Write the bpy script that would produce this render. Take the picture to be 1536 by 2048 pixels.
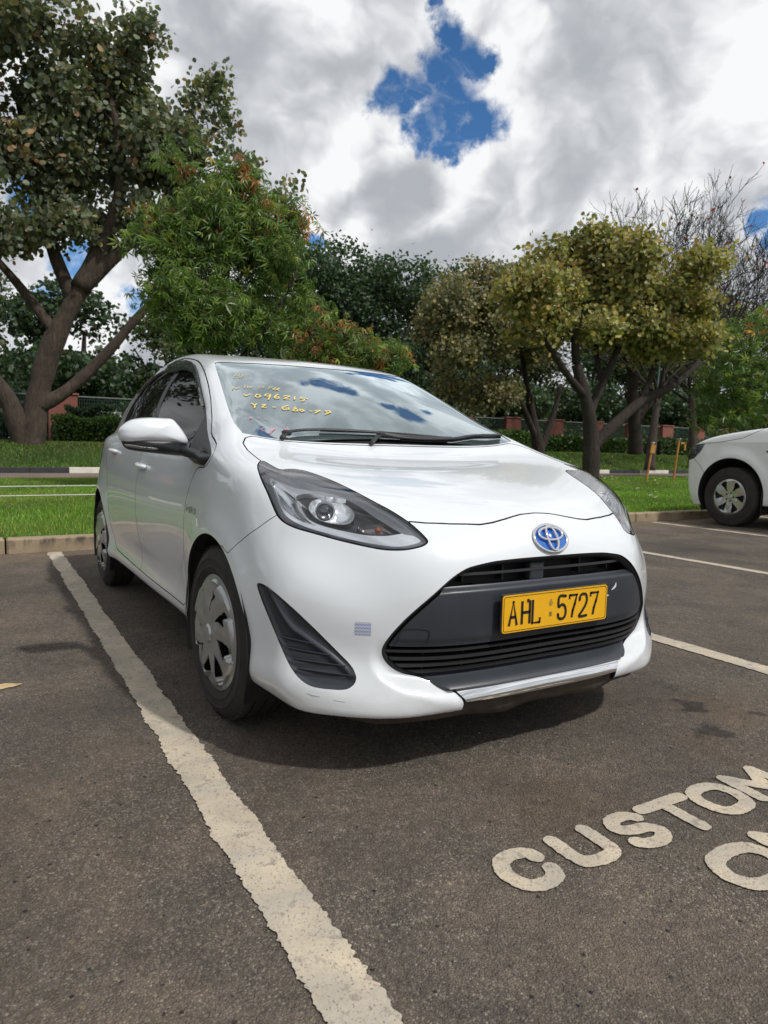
import bpy, bmesh, math, random
import numpy as np
from mathutils import Vector, Matrix, Euler
for o in list(bpy.data.objects): bpy.data.objects.remove(o)
SC=bpy.context.scene; COL=SC.collection
rng=np.random.default_rng(7); random.seed(7)
# ---------------- camera ----------------
cam=bpy.data.cameras.new('camera'); camo=bpy.data.objects.new('camera',cam); COL.objects.link(camo); SC.camera=camo
CP=np.array([2.328847, -1.510778, 0.953886, 2.612811, -0.092327, 0.021955, 1383.237493])  # position, yaw, pitch, roll, focal length in pixels of a 1536-wide frame
def _R(yaw,pitch,roll):
    f=np.array([math.cos(yaw)*math.cos(pitch),math.sin(yaw)*math.cos(pitch),math.sin(pitch)])
    r=np.cross(f,[0,0,1]);r/=np.linalg.norm(r);u=np.cross(r,f)
    return np.array([r*math.cos(roll)+u*math.sin(roll),-r*math.sin(roll)+u*math.cos(roll),-f])
RM=_R(*CP[3:6])
M=Matrix([[RM[0][i],RM[1][i],RM[2][i]] for i in range(3)])
camo.matrix_world=Matrix.Translation(Vector(CP[:3]))@M.to_4x4()
cam.sensor_fit='HORIZONTAL'; cam.sensor_width=36.0; cam.lens=36.0*CP[6]/1536.0
cam.clip_start=.05; cam.clip_end=2000
cam.dof.use_dof=True; cam.dof.focus_distance=2.3; cam.dof.aperture_fstop=9.0
# ---------------- sun, sky, exposure ----------------
SUNV=Vector((.74,.34,1.0)).normalized()
sl=bpy.data.lights.new('sun','SUN'); sl.energy=2.75; sl.angle=math.radians(2.2); sl.color=(1.0,.97,.92)
so=bpy.data.objects.new('sun',sl); COL.objects.link(so); so.rotation_euler=SUNV.to_track_quat('Z','Y').to_euler(); so.location=(0,0,20)
SC.view_settings.view_transform='Standard'; SC.view_settings.look='None'; SC.view_settings.gamma=1; SC.view_settings.exposure=0.06
try: SC.view_settings.use_curve_mapping=False
except Exception: pass
W=bpy.data.worlds.new('World'); SC.world=W; W.use_nodes=True
W.cycles.sampling_method='MANUAL'; W.cycles.sample_map_resolution=512
class NT:
    def __init__(s,nt): s.nt=nt; s.n=nt.nodes; s.l=nt.links
    def __call__(s,typ,ins=None,**kw):
        n=s.n.new(typ)
        for k,v in kw.items(): setattr(n,k,v)
        if ins:
            for k,v in ins.items():
                sk=n.inputs[k]
                if isinstance(v,bpy.types.NodeSocket): s.l.new(v,sk)
                else: sk.default_value=v
        return n
    def math(s,op,a,b=None,c=None,clamp=False):
        ins={0:a}
        if b is not None: ins[1]=b
        if c is not None: ins[2]=c
        n=s('ShaderNodeMath',ins,operation=op); n.use_clamp=clamp; return n.outputs[0]
    def vmath(s,op,a,b=None,scale=None):
        ins={0:a}
        if b is not None: ins[1]=b
        n=s('ShaderNodeVectorMath',ins,operation=op)
        if scale is not None: n.inputs['Scale'].default_value=scale
        return n.outputs['Value' if op in('LENGTH','DISTANCE','DOT_PRODUCT') else 'Vector']
    def noise(s,vec,scale,detail=6,rough=.55,dist=0,lac=2.0):
        n=s('ShaderNodeTexNoise',{'Vector':vec,'Scale':scale,'Detail':detail,'Roughness':rough,'Distortion':dist,'Lacunarity':lac}); return n.outputs['Fac']
    def ramp(s,fac,stops,interp='LINEAR'):
        n=s('ShaderNodeValToRGB',{'Fac':fac}); cr=n.color_ramp; cr.interpolation=interp
        while len(cr.elements)<len(stops): cr.elements.new(.5)
        for e,(p,c) in zip(cr.elements,stops): e.position=p; e.color=(*c,1) if len(c)==3 else c
        return n.outputs['Color']
    def mix(s,fac,a,b,bt='MIX'):
        n=s('ShaderNodeMix',data_type='RGBA',blend_type=bt); n.inputs['Factor'].default_value=0
        for k,v in ((0,fac),(6,a),(7,b)):
            if isinstance(v,bpy.types.NodeSocket): s.l.new(v,n.inputs[k])
            else: n.inputs[k].default_value=v if k==0 else ((*v,1) if len(v)==3 else v)
        return n.outputs[2]
    def mapr(s,v,a,b,c,d,interp='LINEAR'):
        n=s('ShaderNodeMapRange',{0:v,1:a,2:b,3:c,4:d}); n.interpolation_type=interp; return n.outputs[0]
# openings of blue between the clouds: (direction, angular size)
SKYHOLES=[((-0.7053,0.4748,0.5264),0.0172),((-0.7165,0.4798,0.5064),0.0187),((-0.7187,0.5002,0.483),0.0225),((-0.7202,0.5209,0.4583),0.0253),((-0.7061,0.5364,0.4623),0.0179),((-0.7428,0.5003,0.445),0.0293),((-0.7644,0.4819,0.4284),0.026),((-0.7803,0.4515,0.4328),0.0279),((-0.7449,0.5177,0.4209),0.0371),((-0.7267,0.551,0.4103),0.0278),((-0.7659,0.5025,0.4012),0.0283),((-0.7551,0.5302,0.3856),0.0221),((-0.7345,0.5497,0.3979),0.0249),((-0.9071,0.06,0.4167),0.0176),((-0.9246,0.0859,0.3711),0.0217),((-0.9565,0.0598,0.2856),0.0274),((-0.968,0.1094,0.2259),0.0351),((-0.9827,0.0754,0.1691),0.0346),((-0.9683,0.1684,0.1843),0.0247),((-0.5168,0.8089,0.2804),0.018),((-0.5082,0.8236,0.2518),0.0158),((-0.8718,0.4008,0.2816),0.0173),((-0.9592,0.2302,0.1643),0.0259),((-0.6264,0.4167,0.6588),0.042),((-0.6107,0.4445,0.6554),0.03),((-0.5295,0.5535,0.6428),0.026),((-0.5498,0.5261,0.6488),0.02),((-0.5588,0.5867,0.5861),0.022)]
def build_sky():
    t=NT(W.node_tree); t.n.clear()
    sky=t('ShaderNodeTexSky'); sky.sky_type='NISHITA'; sky.sun_disc=False
    sky.sun_elevation=math.asin(SUNV.z); sky.sun_rotation=math.atan2(SUNV.x,SUNV.y); sky.air_density=1.0; sky.dust_density=.3; sky.ozone_density=3.0; sky.altitude=1400
    hs=t('ShaderNodeHueSaturation',{'Saturation':1.22,'Value':1.0,'Color':sky.outputs[0]})
    b1=t('ShaderNodeBackground',{'Color':hs.outputs[0],'Strength':.115})
    tc=t('ShaderNodeTexCoord'); D=t.vmath('NORMALIZE',tc.outputs['Generated'])
    wq=t('ShaderNodeTexNoise',{'Vector':D,'Scale':4.,'Detail':4.,'Roughness':.55}).outputs['Color']
    q=t.vmath('ADD',t.vmath('MULTIPLY',D,(1.,1.,1.35)),t.vmath('SCALE',t.vmath('SUBTRACT',wq,(.5,.5,.5)),scale=.16))
    def puffs(vec):
        """billowing heaps: rounded tops with creases between them, four octaves"""
        tot=None
        for sc,am in ((2.9,.56),(6.3,.26),(14.,.12),(31.,.055),(66.,.025)):
            n=t.math('ABSOLUTE',t.math('MULTIPLY_ADD',t.noise(vec,sc,0,.5),2.,-1.)); n=t.math('MULTIPLY',n,am*1.6)
            tot=n if tot is None else t.math('ADD',tot,n)
        return tot
    n1=puffs(q); n2=puffs(t.vmath('ADD',q,(.024,.022,-.034)))
    fray=t.math('SUBTRACT',t.noise(D,22,6,.65),.5)
    # gaps of blue sky: rounded openings with frayed edges
    wv=t('ShaderNodeTexNoise',{'Vector':D,'Scale':11.,'Detail':6.,'Roughness':.62}).outputs['Color']
    warp=t.vmath('SUBTRACT',wv,(.5,.5,.5)); Dw=t.vmath('ADD',D,t.vmath('SCALE',warp,scale=.10))
    hole=None
    for (d,r) in SKYHOLES:
        dd=t.vmath('DISTANCE',Dw,tuple(d)); v=t.math('SUBTRACT',1.0,t.math('DIVIDE',dd,r))
        hole=v if hole is None else t.math('SMOOTH_MAX',hole,v,.25)
    hs_=t.math('ADD',hole,t.math('MULTIPLY',fray,1.15))
    hs_=t.math('SUBTRACT',hs_,t.math('MULTIPLY',t.math('SUBTRACT',n1,.30),1.2))
    wisp=t.mapr(t.noise(t.vmath('MULTIPLY',D,(1.,1.,1.6)),9,7,.66,.8),.50,.74,0,.55,'SMOOTHSTEP')
    fac=t.math('MAXIMUM',t.mapr(hs_,-.26,.42,1,0,'SMOOTHSTEP'),wisp)
    lit=t.math('SUBTRACT',n1,n2)
    edge=t.mapr(hole,-1.7,-.05,0,1,'SMOOTHSTEP')
    big=t.noise(q,1.9,5,.55)
    sh=t.math('ADD',t.math('MULTIPLY',lit,2.1),.49)
    sh=t.math('ADD',sh,t.math('MULTIPLY',edge,.24))
    sh=t.math('ADD',sh,t.math('MULTIPLY',t.math('SUBTRACT',big,.5),1.15))
    sh=t.math('ADD',sh,t.math('MULTIPLY',t.math('SUBTRACT',n1,.28),.55))
    col=t.ramp(sh,[(.0,(.42,.445,.48)),(.30,(.49,.51,.54)),(.55,(.60,.615,.645)),(.82,(.79,.805,.825)),(1.0,(.91,.915,.925))])
    b2=t('ShaderNodeBackground',{'Color':col,'Strength':1.0})
    ms=t('ShaderNodeMixShader',{0:fac,1:b1.outputs[0],2:b2.outputs[0]})
    out=t('ShaderNodeOutputWorld'); t.l.new(ms.outputs[0],out.inputs[0])
build_sky()
# ---------------- helpers ----------------
def newmat(name):
    m=bpy.data.materials.new(name); m.use_nodes=True; t=NT(m.node_tree); t.n.clear()
    out=t('ShaderNodeOutputMaterial'); return m,t,out
def pmat(name,col,rough=.5,metal=0.,coat=0.,coatr=.03,spec=.5,bump=None,var=None,sheen=0,trans=0,sub=0,emis=None):
    """principled material; var=(scale,amount) colour mottling, bump=(scale,strength,dist)"""
    m,t,out=newmat(name); tc=t('ShaderNodeTexCoord').outputs['Object']
    c=(*col,1)
    b=t('ShaderNodeBsdfPrincipled',{'Base Color':c,'Roughness':rough,'Metallic':metal,'Coat Weight':coat,'Coat Roughness':coatr,'Specular IOR Level':spec})
    if var:
        n=t.noise(tc,var[0],5,.6); lo=tuple(x*(1-var[1]) for x in col); hi=tuple(min(1,x*(1+var[1])) for x in col)
        t.l.new(t.ramp(n,[(.3,lo),(.7,hi)]),b.inputs['Base Color'])
    if bump:
        n=t.noise(tc,bump[0],4,.6); bp=t('ShaderNodeBump',{'Strength':bump[1],'Distance':bump[2],'Height':n}); t.l.new(bp.outputs[0],b.inputs['Normal'])
    if trans: b.inputs['Transmission Weight'].default_value=trans
    if emis: b.inputs['Emission Color'].default_value=(*emis,1); b.inputs['Emission Strength'].default_value=1
    t.l.new(b.outputs[0],out.inputs[0]); return m
def link(o,parent=None):
    COL.objects.link(o)
    if parent is not None:
        o.parent=parent; o.matrix_parent_inverse=parent_inv(parent)
    return o
def parent_inv(p):
    m=p.matrix_basis.copy(); q=p
    while q.parent is not None: m=q.parent.matrix_basis@(q.matrix_parent_inverse@m); q=q.parent
    return m.inverted()
def tag(o,label=None,cat=None,group=None,kind=None):
    if label: o['label']=label
    if cat: o['category']=cat
    if group: o['group']=group
    if kind: o['kind']=kind
    return o
def thing(name,loc,label,cat,group=None):
    o=bpy.data.objects.new(name,None); o.empty_display_size=.2; o.location=loc; COL.objects.link(o); return tag(o,label,cat,group)
def mesh(name,V,Fc,mats,normals=None,smooth=True,midx=None):
    me=bpy.data.meshes.new(name)
    V=np.asarray(V,dtype=float)
    if isinstance(Fc,np.ndarray) and Fc.ndim==2:
        k=Fc.shape[1]; n=len(Fc)
        me.vertices.add(len(V)); me.vertices.foreach_set('co',V.astype(np.float32).ravel())
        me.loops.add(n*k); me.loops.foreach_set('vertex_index',Fc.astype(np.int32).ravel())
        me.polygons.add(n); me.polygons.foreach_set('loop_start',np.arange(0,n*k,k,dtype=np.int32)); me.polygons.foreach_set('loop_total',np.full(n,k,dtype=np.int32))
        me.update(calc_edges=True)
    else: me.from_pydata([tuple(v) for v in V],[],[tuple(int(i) for i in f) for f in Fc]); me.update()
    if not isinstance(mats,(list,tuple)): mats=[mats]
    for m in mats: me.materials.append(m)
    if midx is not None: me.polygons.foreach_set('material_index',np.asarray(midx,dtype=np.int32))
    me.polygons.foreach_set('use_smooth',np.full(len(me.polygons),bool(smooth)))
    if normals is not None and smooth: me.normals_split_custom_set_from_vertices([tuple(n) for n in normals])
    me.validate(clean_customdata=False)
    return me
def obj(name,V,Fc,mats,parent=None,**kw):
    me=mesh(name,V,Fc,mats,**kw); o=bpy.data.objects.new(name,me); return link(o,parent)
class MB:
    """collects simple shapes into one mesh"""
    def __init__(s): s.v=[]; s.f=[]; s.m=[]; s.cur=0
    def add(s,V,F_):
        b=len(s.v); s.v+= [tuple(v) for v in V]; s.f+=[tuple(i+b for i in f) for f in F_]; s.m+=[s.cur]*len(F_); return s
    def box(s,c,d,rot=None,bev=0):
        hx,hy,hz=[a/2 for a in d]
        if bev:
            b=min(bev,hx*.9,hy*.9,hz*.9)
            P=[]
            for sx in(-1,1):
                for sy in(-1,1):
                    for sz in(-1,1):
                        P+= [(sx*hx,sy*(hy-b),sz*(hz-b)),(sx*(hx-b),sy*hy,sz*(hz-b)),(sx*(hx-b),sy*(hy-b),sz*hz)]
            bm=bmesh.new(); [bm.verts.new(p) for p in P]; bmesh.ops.convex_hull(bm,input=bm.verts); bm.verts.index_update()
            V=[tuple(v.co) for v in bm.verts]; Fs=[[v.index for v in f.verts] for f in bm.faces]; bm.free()
        else:
            V=[(x,y,z) for x in(-hx,hx) for y in(-hy,hy) for z in(-hz,hz)]
            Fs=[(0,1,3,2),(4,6,7,5),(0,4,5,1),(2,3,7,6),(0,2,6,4),(1,5,7,3)]
        R=rot if rot is not None else Matrix.Identity(3)
        V=[tuple(R@Vector(v)+Vector(c)) for v in V]; return s.add(V,Fs)
    def tube(s,pts,r,seg=8,cap=True,flat=1.0):
        pts=[Vector(p) for p in pts]; n=len(pts); rr=r if hasattr(r,'__len__') else [r]*n
        V=[]; up=None
        for i,p in enumerate(pts):
            d=(pts[min(i+1,n-1)]-pts[max(i-1,0)]).normalized()
            if up is None: up=Vector((0,0,1)) if abs(d.z)<.9 else Vector((1,0,0))
            a=d.cross(up)
            if a.length<1e-4: a=d.orthogonal()
            a.normalize(); b=a.cross(d).normalized(); up=b
            for k in range(seg):
                th=2*math.pi*k/seg; V.append(p+a*math.cos(th)*rr[i]+b*math.sin(th)*rr[i]*flat)
        F_=[(i*seg+k,i*seg+(k+1)%seg,(i+1)*seg+(k+1)%seg,(i+1)*seg+k) for i in range(n-1) for k in range(seg)]
        if cap: F_+=[tuple(range(seg))[::-1],tuple((n-1)*seg+k for k in range(seg))]
        return s.add(V,F_)
    def lathe(s,prof,seg=32,c=(0,0,0),axis='Y'):
        V=[]
        for (r,h) in prof:
            for k in range(seg):
                th=2*math.pi*k/seg; a,b=r*math.cos(th),r*math.sin(th)
                V.append({'Y':(a,h,b),'Z':(a,b,h),'X':(h,a,b)}[axis])
        V=[(v[0]+c[0],v[1]+c[1],v[2]+c[2]) for v in V]
        n=len(prof); return s.add(V,[(i*seg+k,i*seg+(k+1)%seg,(i+1)*seg+(k+1)%seg,(i+1)*seg+k) for i in range(n-1) for k in range(seg)])
    def obj(s,name,mats,parent=None,smooth=False,auto=None):
        me=mesh(name,s.v,s.f,mats,smooth=smooth,midx=s.m)
        bm=bmesh.new(); bm.from_mesh(me); bmesh.ops.recalc_face_normals(bm,faces=bm.faces)
        if auto is not None:
            for e in bm.edges:
                if len(e.link_faces)==2 and e.calc_face_angle(0)>auto: e.smooth=False
        bm.to_mesh(me); bm.free()
        o=bpy.data.objects.new(name,me); return link(o,parent)
def clone(root,loc=None,rotz=None,scale=None,label=None,group=None):
    """copy of a thing with its parts and sub-parts (shared mesh data)"""
    def rec(o,par):
        c=o.copy(); COL.objects.link(c)
        if par is not None: c.parent=par; c.matrix_parent_inverse=o.matrix_parent_inverse.copy()
        for ch in KIDS.get(o.name,[]) : rec(ch,c)
        return c
    KIDS={}
    for q in COL.objects:
        if q.parent is not None: KIDS.setdefault(q.parent.name,[]).append(q)
    r=rec(root,None)
    if loc is not None: r.location=loc
    if rotz is not None: r.rotation_euler=(0,0,rotz)
    if scale is not None: r.scale=(scale,)*3 if not hasattr(scale,'__len__') else scale
    if label: r['label']=label
    if group: r['group']=group
    return r

# ================= smooth body surface: splines + distance field =================
def _nat(xs):
    # cardinal natural cubic spline: returns matrix M giving second derivs from values
    n=len(xs);h=np.diff(xs);A=np.zeros((n,n));B=np.zeros((n,n));A[0,0]=A[-1,-1]=1
    for i in range(1,n-1):
        A[i,i-1]=h[i-1];A[i,i]=2*(h[i-1]+h[i]);A[i,i+1]=h[i]
        B[i,i-1]=6/h[i-1];B[i,i]=-6/h[i-1]-6/h[i];B[i,i+1]=6/h[i]
    return np.linalg.solve(A,B)
class Sp:
    """natural cubic spline basis on sorted knots, linear extrapolation"""
    def __init__(s,xs): s.x=np.array(xs,float);s.M=_nat(s.x)
    def basis(s,t):
        if not hasattr(s,'tab'):
            s.t0=s.x[0]-1.5; s.h=.001; s.tab=s._basis(np.arange(s.t0,s.x[-1]+1.5,s.h))
        a=np.clip((np.asarray(t,float)-s.t0)/s.h,0,len(s.tab)-1.01); i=a.astype(int); a=(a-i)[:,None]
        return s.tab[i]*(1-a)+s.tab[i+1]*a
    def _basis(s,t):
        t=np.asarray(t,float);x=s.x;n=len(x)
        tc=np.clip(t,x[0],x[-1]);i=np.clip(np.searchsorted(x,tc,side='right')-1,0,n-2);h=x[i+1]-x[i]
        a=(x[i+1]-tc)/h;b=1-a
        E=np.eye(n);W=a[:,None]*E[i]+b[:,None]*E[i+1]+((a**3-a)*h*h/6)[:,None]*s.M[i]+((b**3-b)*h*h/6)[:,None]*s.M[i+1]
        # linear extrapolation
        lo=t<x[0];hi=t>x[-1]
        if lo.any():
            h0=x[1]-x[0];d=(E[1]-E[0])/h0-h0/6*(2*s.M[0]+s.M[1]);W[lo]+=(t[lo]-x[0])[:,None]*d
        if hi.any():
            h0=x[-1]-x[-2];d=(E[-1]-E[-2])/h0+h0/6*(2*s.M[-1]+s.M[-2]);W[hi]+=(t[hi]-x[-1])[:,None]*d
        return W
class C1:
    def __init__(s,pts): pts=sorted(pts);s.b=Sp([p[0] for p in pts]);s.v=np.array([p[1] for p in pts],float)
    def __call__(s,t):
        if getattr(s,'tv',None) is None: s.tt=np.arange(s.b.x[0]-1.5,s.b.x[-1]+1.5,.001); s.tv=s.b._basis(s.tt)@s.v
        return np.interp(t,s.tt,s.tv)
class C2:
    def __init__(s,us,vs,P):
        o=np.argsort(us);s.u=Sp(np.array(us)[o]);s.w=Sp(vs);s.P=np.array(P,float)[:,o]   # P[iv][iu]
    def __call__(s,u,v): return ((s.w.basis(v)@s.P)*s.u.basis(u)).sum(1)
def smax(a,b,k):
    h=np.maximum(k-np.abs(a-b),0)/k
    return np.maximum(a,b)+h*h*h*k/6
def smin(a,b,k): return -smax(-a,-b,k)
def sstep(a,b,x): t=np.clip((x-a)/(b-a),0,1);return t*t*(3-2*t)
# ---- front face x=F(y,z)
FY=[0,.2,.32,.42,.52,.62,.72,.82,.9]
FZ=[.1,.2,.27,.35,.45,.56,.66,.74,.82,.95]
FC=[.70,.775,.797,.797,.795,.79,.772,.725,.64,.48]
D0=np.array([0,.004,.014,.03,.06,.105,.18,.30,.42])
Dz=[1.1,1.0,1.0,1.02,1.0,1.0,1.1,1.25,1.35,1.4]
FP=[[c-d*m for d in D0] for c,m in zip(FC,Dz)]
F=C2(FY,FZ,FP)
# ---- side y=S(x,z)
SX=[.95,.6,.3,0,-.4,-1.0,-1.7,-2.2,-2.55,-2.9,-3.25]
SZ=[.1,.2,.25,.33,.45,.6,.75,.87,.97,1.05]
S0=np.array([.70,.785,.828,.842,.826,.822,.828,.838,.8475,.83,.76])
flo=np.array([.00,.00,.00,.00,-.018,-.02,-.02,-.01,0,0,0])
SO=[-.10,-.05,-.02,-.018,-.008,0,-.008,-.03,-.07,-.14]
fw =[1,1,.3,1,1.3,.4,0,0,0,0]
# upper fender narrowing towards the headlight
ft=np.array([-.05,-.03,-.012,0,0,0,0,0,0,0,0]); fz=[.0,.1,.2,.3,.4,.6,1.0,1.2,1.4,1.5]
SP=[[s+o+f*w+t*q for s,f,t in zip(S0,flo,ft)] for o,w,q in zip(SO,fw,fz)]
S=C2(SX,SZ,SP)
Tc=C1([(-.6,1.015),(-.3,.985),(-.137,.964),(.1,.925),(.3,.885),(.5,.832),(.65,.778),(.76,.72),(.9,.62)])
Tk=C1([(-.6,0),(-.2,0),(.1,.07),(.3,.10),(.5,.16),(.7,.24),(.9,.25)])
# rear deck shoulder height
Gc=C1([(.6,.60),(.2,.80),(-.15,.985),(-.5,1.170),(-.8,1.325),(-.97,1.392),(-1.15,1.427),(-1.5,1.452),(-1.9,1.452),(-2.4,1.42),(-2.9,1.355),(-3.2,1.30)])
Gk=C1([(.3,.10),(-.15,.12),(-.5,.16),(-.9,.17),(-1.2,.14),(-2,.12),(-3,.14)])
Gs=C1([(.5,.58),(.1,.665),(-.25,.725),(-.6,.757),(-1.1,.772),(-1.7,.772),(-2.2,.745),(-2.6,.70),(-3.1,.60)])
Bx=C1([(.1,-3.12),(.3,-3.2),(.55,-3.235),(.8,-3.225),(1.0,-3.15),(1.2,-3.08),(1.35,-3.0),(1.5,-2.9)])
F.P=np.array([[0.6938, 0.6979, 0.6968, 0.6896, 0.6628, 0.6074, 0.5096, 0.363, 0.218], [0.7694, 0.7696, 0.7637, 0.7531, 0.7287, 0.6674, 0.5755, 0.4511, 0.3242], [0.7915, 0.7897, 0.78, 0.7616, 0.7222, 0.6589, 0.5822, 0.4577, 0.3348], [0.7904, 0.7901, 0.7796, 0.7536, 0.7017, 0.6286, 0.5491, 0.4348, 0.3152], [0.7894, 0.7897, 0.7797, 0.7541, 0.6991, 0.6309, 0.5416, 0.4241, 0.3118], [0.7902, 0.7882, 0.7756, 0.7481, 0.6875, 0.6113, 0.5289, 0.4114, 0.3027], [0.7777, 0.7629, 0.7456, 0.7135, 0.6503, 0.5606, 0.4731, 0.3628, 0.2463], [0.7379, 0.7051, 0.6814, 0.6506, 0.5948, 0.5212, 0.4262, 0.283, 0.1444], [0.649, 0.621, 0.5927, 0.5621, 0.516, 0.4557, 0.3526, 0.1893, 0.0296], [0.4812, 0.4608, 0.4347, 0.4072, 0.3681, 0.3107, 0.2079, 0.0368, -0.1366]])
S.P=np.array([[0.6679, 0.736, 0.7515, 0.7298, 0.7079, 0.7012, 0.7077, 0.7423, 0.7294, 0.6877, 0.604], [0.7081, 0.781, 0.801, 0.7832, 0.7633, 0.7558, 0.7609, 0.7946, 0.7793, 0.7338, 0.6454], [0.7274, 0.8051, 0.8299, 0.8235, 0.8136, 0.8058, 0.8041, 0.8276, 0.8097, 0.7594, 0.6665], [0.7178, 0.7997, 0.8291, 0.821, 0.8085, 0.8042, 0.8091, 0.8358, 0.8097, 0.7556, 0.6595], [0.7161, 0.8015, 0.8338, 0.8272, 0.8164, 0.812, 0.8128, 0.8423, 0.8146, 0.7584, 0.6613], [0.7147, 0.8016, 0.836, 0.8379, 0.8343, 0.8284, 0.824, 0.8343, 0.8107, 0.7552, 0.6572], [0.7047, 0.7888, 0.8231, 0.8285, 0.8258, 0.8178, 0.8126, 0.8185, 0.7906, 0.7311, 0.6279], [0.6967, 0.7676, 0.8033, 0.8065, 0.8007, 0.7906, 0.7857, 0.795, 0.7657, 0.7021, 0.5948], [0.6959, 0.7604, 0.7816, 0.7741, 0.7629, 0.7525, 0.7482, 0.7577, 0.7269, 0.6575, 0.5438], [0.6815, 0.7473, 0.7425, 0.7164, 0.698, 0.6903, 0.6947, 0.7018, 0.6618, 0.5864, 0.4672]])
Tc.v=np.array([1.0502, 0.98, 0.925, 0.8883, 0.8596, 0.8198, 0.7777, 0.7384, 0.6536])
Tk.v=np.array([-0.1664, -0.126, -0.034, 0.0131, 0.105, 0.2263, 0.274])
Gc.v=np.array([1.228, 1.31, 1.4071, 1.4619, 1.4506, 1.406, 1.3707, 1.3053, 1.1603, 0.9656, 0.7695, 0.5617])
Gk.v=np.array([0.0682, 0.0446, 0.0712, 0.1201, 0.1022, 0.0535, 0.0295])
Gs.v=np.array([0.6737, 0.723, 0.7529, 0.7676, 0.7483, 0.7308, 0.7114, 0.6573, 0.5788])
# ---- recess round the grille mouth
def poly_sd(P,poly,closed=True):
    """signed distance to 2D polygon (negative inside), or plain distance to a polyline"""
    P=np.asarray(P,float); poly=np.asarray(poly,float); out=np.empty(len(P))
    A=poly if closed else poly[:-1]; B=np.roll(poly,-1,0) if closed else poly[1:]
    D=B-A; L2=(D**2).sum(1)+1e-18
    for i in range(0,len(P),20000):
        p=P[i:i+20000,None,:]; w=p-A; t=np.clip((w*D).sum(2)/L2,0,1); d=np.sqrt(((w-D*t[...,None])**2).sum(2).min(1))
        if closed:
            c=(A[:,1]>p[...,1])!=(B[:,1]>p[...,1]); xi=A[:,0]+(p[...,1]-A[:,1])*D[:,0]/np.where(D[:,1]==0,1e-12,D[:,1])
            ins=(c&(p[...,0]<xi)).sum(1)%2==1; d=np.where(ins,-d,d)
        out[i:i+20000]=d
    return out
def smoothpoly(pts,n=8,closed=True,it=1):
    """Catmull-Rom resample"""
    P=np.asarray(pts,float); N=len(P); out=[]
    for i in range(N if closed else N-1):
        if closed: a,b,c,d=P[(i-1)%N],P[i],P[(i+1)%N],P[(i+2)%N]
        else: a,b,c,d=P[max(i-1,0)],P[i],P[i+1],P[min(i+2,N-1)]
        for k in range(n):
            t=k/n; out.append(.5*((2*b)+(c-a)*t+(2*a-5*b+4*c-d)*t*t+(3*b-a-3*c+d)*t**3))
    if not closed: out.append(P[-1])
    return np.array(out)
_mr=[(0,.638),(.116,.637),(.204,.634),(.248,.630),(.304,.621),(.333,.611),(.359,.597),(.386,.578),(.424,.545),(.457,.514),(.489,.480),(.516,.445),(.533,.418),(.541,.398),(.543,.381),(.538,.362),(.523,.340),(.502,.322),(.477,.309),(.456,.303),(.436,.298),(.416,.290),(.390,.277),(.365,.266),(.341,.252),(.324,.237),(.318,.222),(.315,.10)]
_rt=smoothpoly(_mr[:-2],4,closed=False)
MOUTH=np.vstack([_rt,[_mr[-2],_mr[-1]]]); MOUTH=np.vstack([MOUTH,[(-a,b) for a,b in MOUTH[::-1][:-1]]])
_rz=C1([(.10,0),(.20,0),(.225,.004),(.237,.010),(.254,.022),(.270,.036),(.290,.050),(.306,.050),(.32,.038),(.341,.024),(.363,.013),(.39,.005),(.42,.0),(.5,0),(.7,0)])
_ry=np.arange(0,.9,.004); _rzz=np.arange(.1,.72,.004)
_YY,_ZZ=np.meshgrid(_ry,_rzz,indexing='ij')
_pd=poly_sd(np.stack([_YY.ravel(),_ZZ.ravel()],1),MOUTH).reshape(_YY.shape)
_w=.030+.022*sstep(.40,.30,_ZZ)
_REC=np.maximum(_rz(_ZZ.ravel()).reshape(_YY.shape),0)*(1-sstep(0,1,np.clip(_pd/_w,0,1)))*sstep(.285,.33,_YY+.0*_ZZ)
def bilin(T,u0,v0,h,u,v):
    a=np.clip((u-u0)/h,0,T.shape[0]-1.001); b=np.clip((v-v0)/h,0,T.shape[1]-1.001); i=a.astype(int); j=b.astype(int); a=a-i; b=b-j
    return (T[i,j]*(1-a)*(1-b)+T[i+1,j]*a*(1-b)+T[i,j+1]*(1-a)*b+T[i+1,j+1]*a*b)
def recess(y,z): return np.where((z<.45)&(np.abs(y)>.27),bilin(_REC,0,.1,.004,np.abs(y),z),0)
def lower(x,y,z):
    y=np.abs(y)
    s=S(x,z)
    for cx in (0,-2.55):       # wheel arch flare
        r=np.hypot(x-cx,z-.31);s=s+.014*np.exp(-((r-.34)/.07)**2)*sstep(.1,.3,z)
    ds=(y-s)
    df=(x-F(y,z)+recess(y,z))*.85
    k=.04+.08*sstep(.35,.75,z)
    d=smax(ds,df,k)
    t=Tc(x)-Tk(x)*y*y
    # shoulder for rear
    t=np.where(x<-.6,1.015,t)
    dt=(z-t)*.95
    d=smax(d,dt,.09+.08*sstep(.3,-.4,x))
    return d
def upper(x,y,z):
    y=np.abs(y)
    dt=(z-(Gc(x)-Gk(x)*y*y))*.88
    tz=z-.95
    dsd=(y-(Gs(x)-(np.sqrt(tz*tz+.0009)-.03)*.44-.4*np.maximum(z-1.15,0)**2))*.92
    return np.maximum(smax(dt,dsd,.085),x-.25)
def zlow(x): return .19+.045*sstep(.5,.2,x)
def sdf(P):
    x,y,z=P[:,0],P[:,1],P[:,2]
    d=smin(lower(x,y,z),upper(x,y,z),.05)
    d=smax(d,(zlow(x)-z),.03)
    d=smax(d,(Bx(z)+.25*y*y*y*y+.09*y*y-x),.12)
    return d
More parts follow.
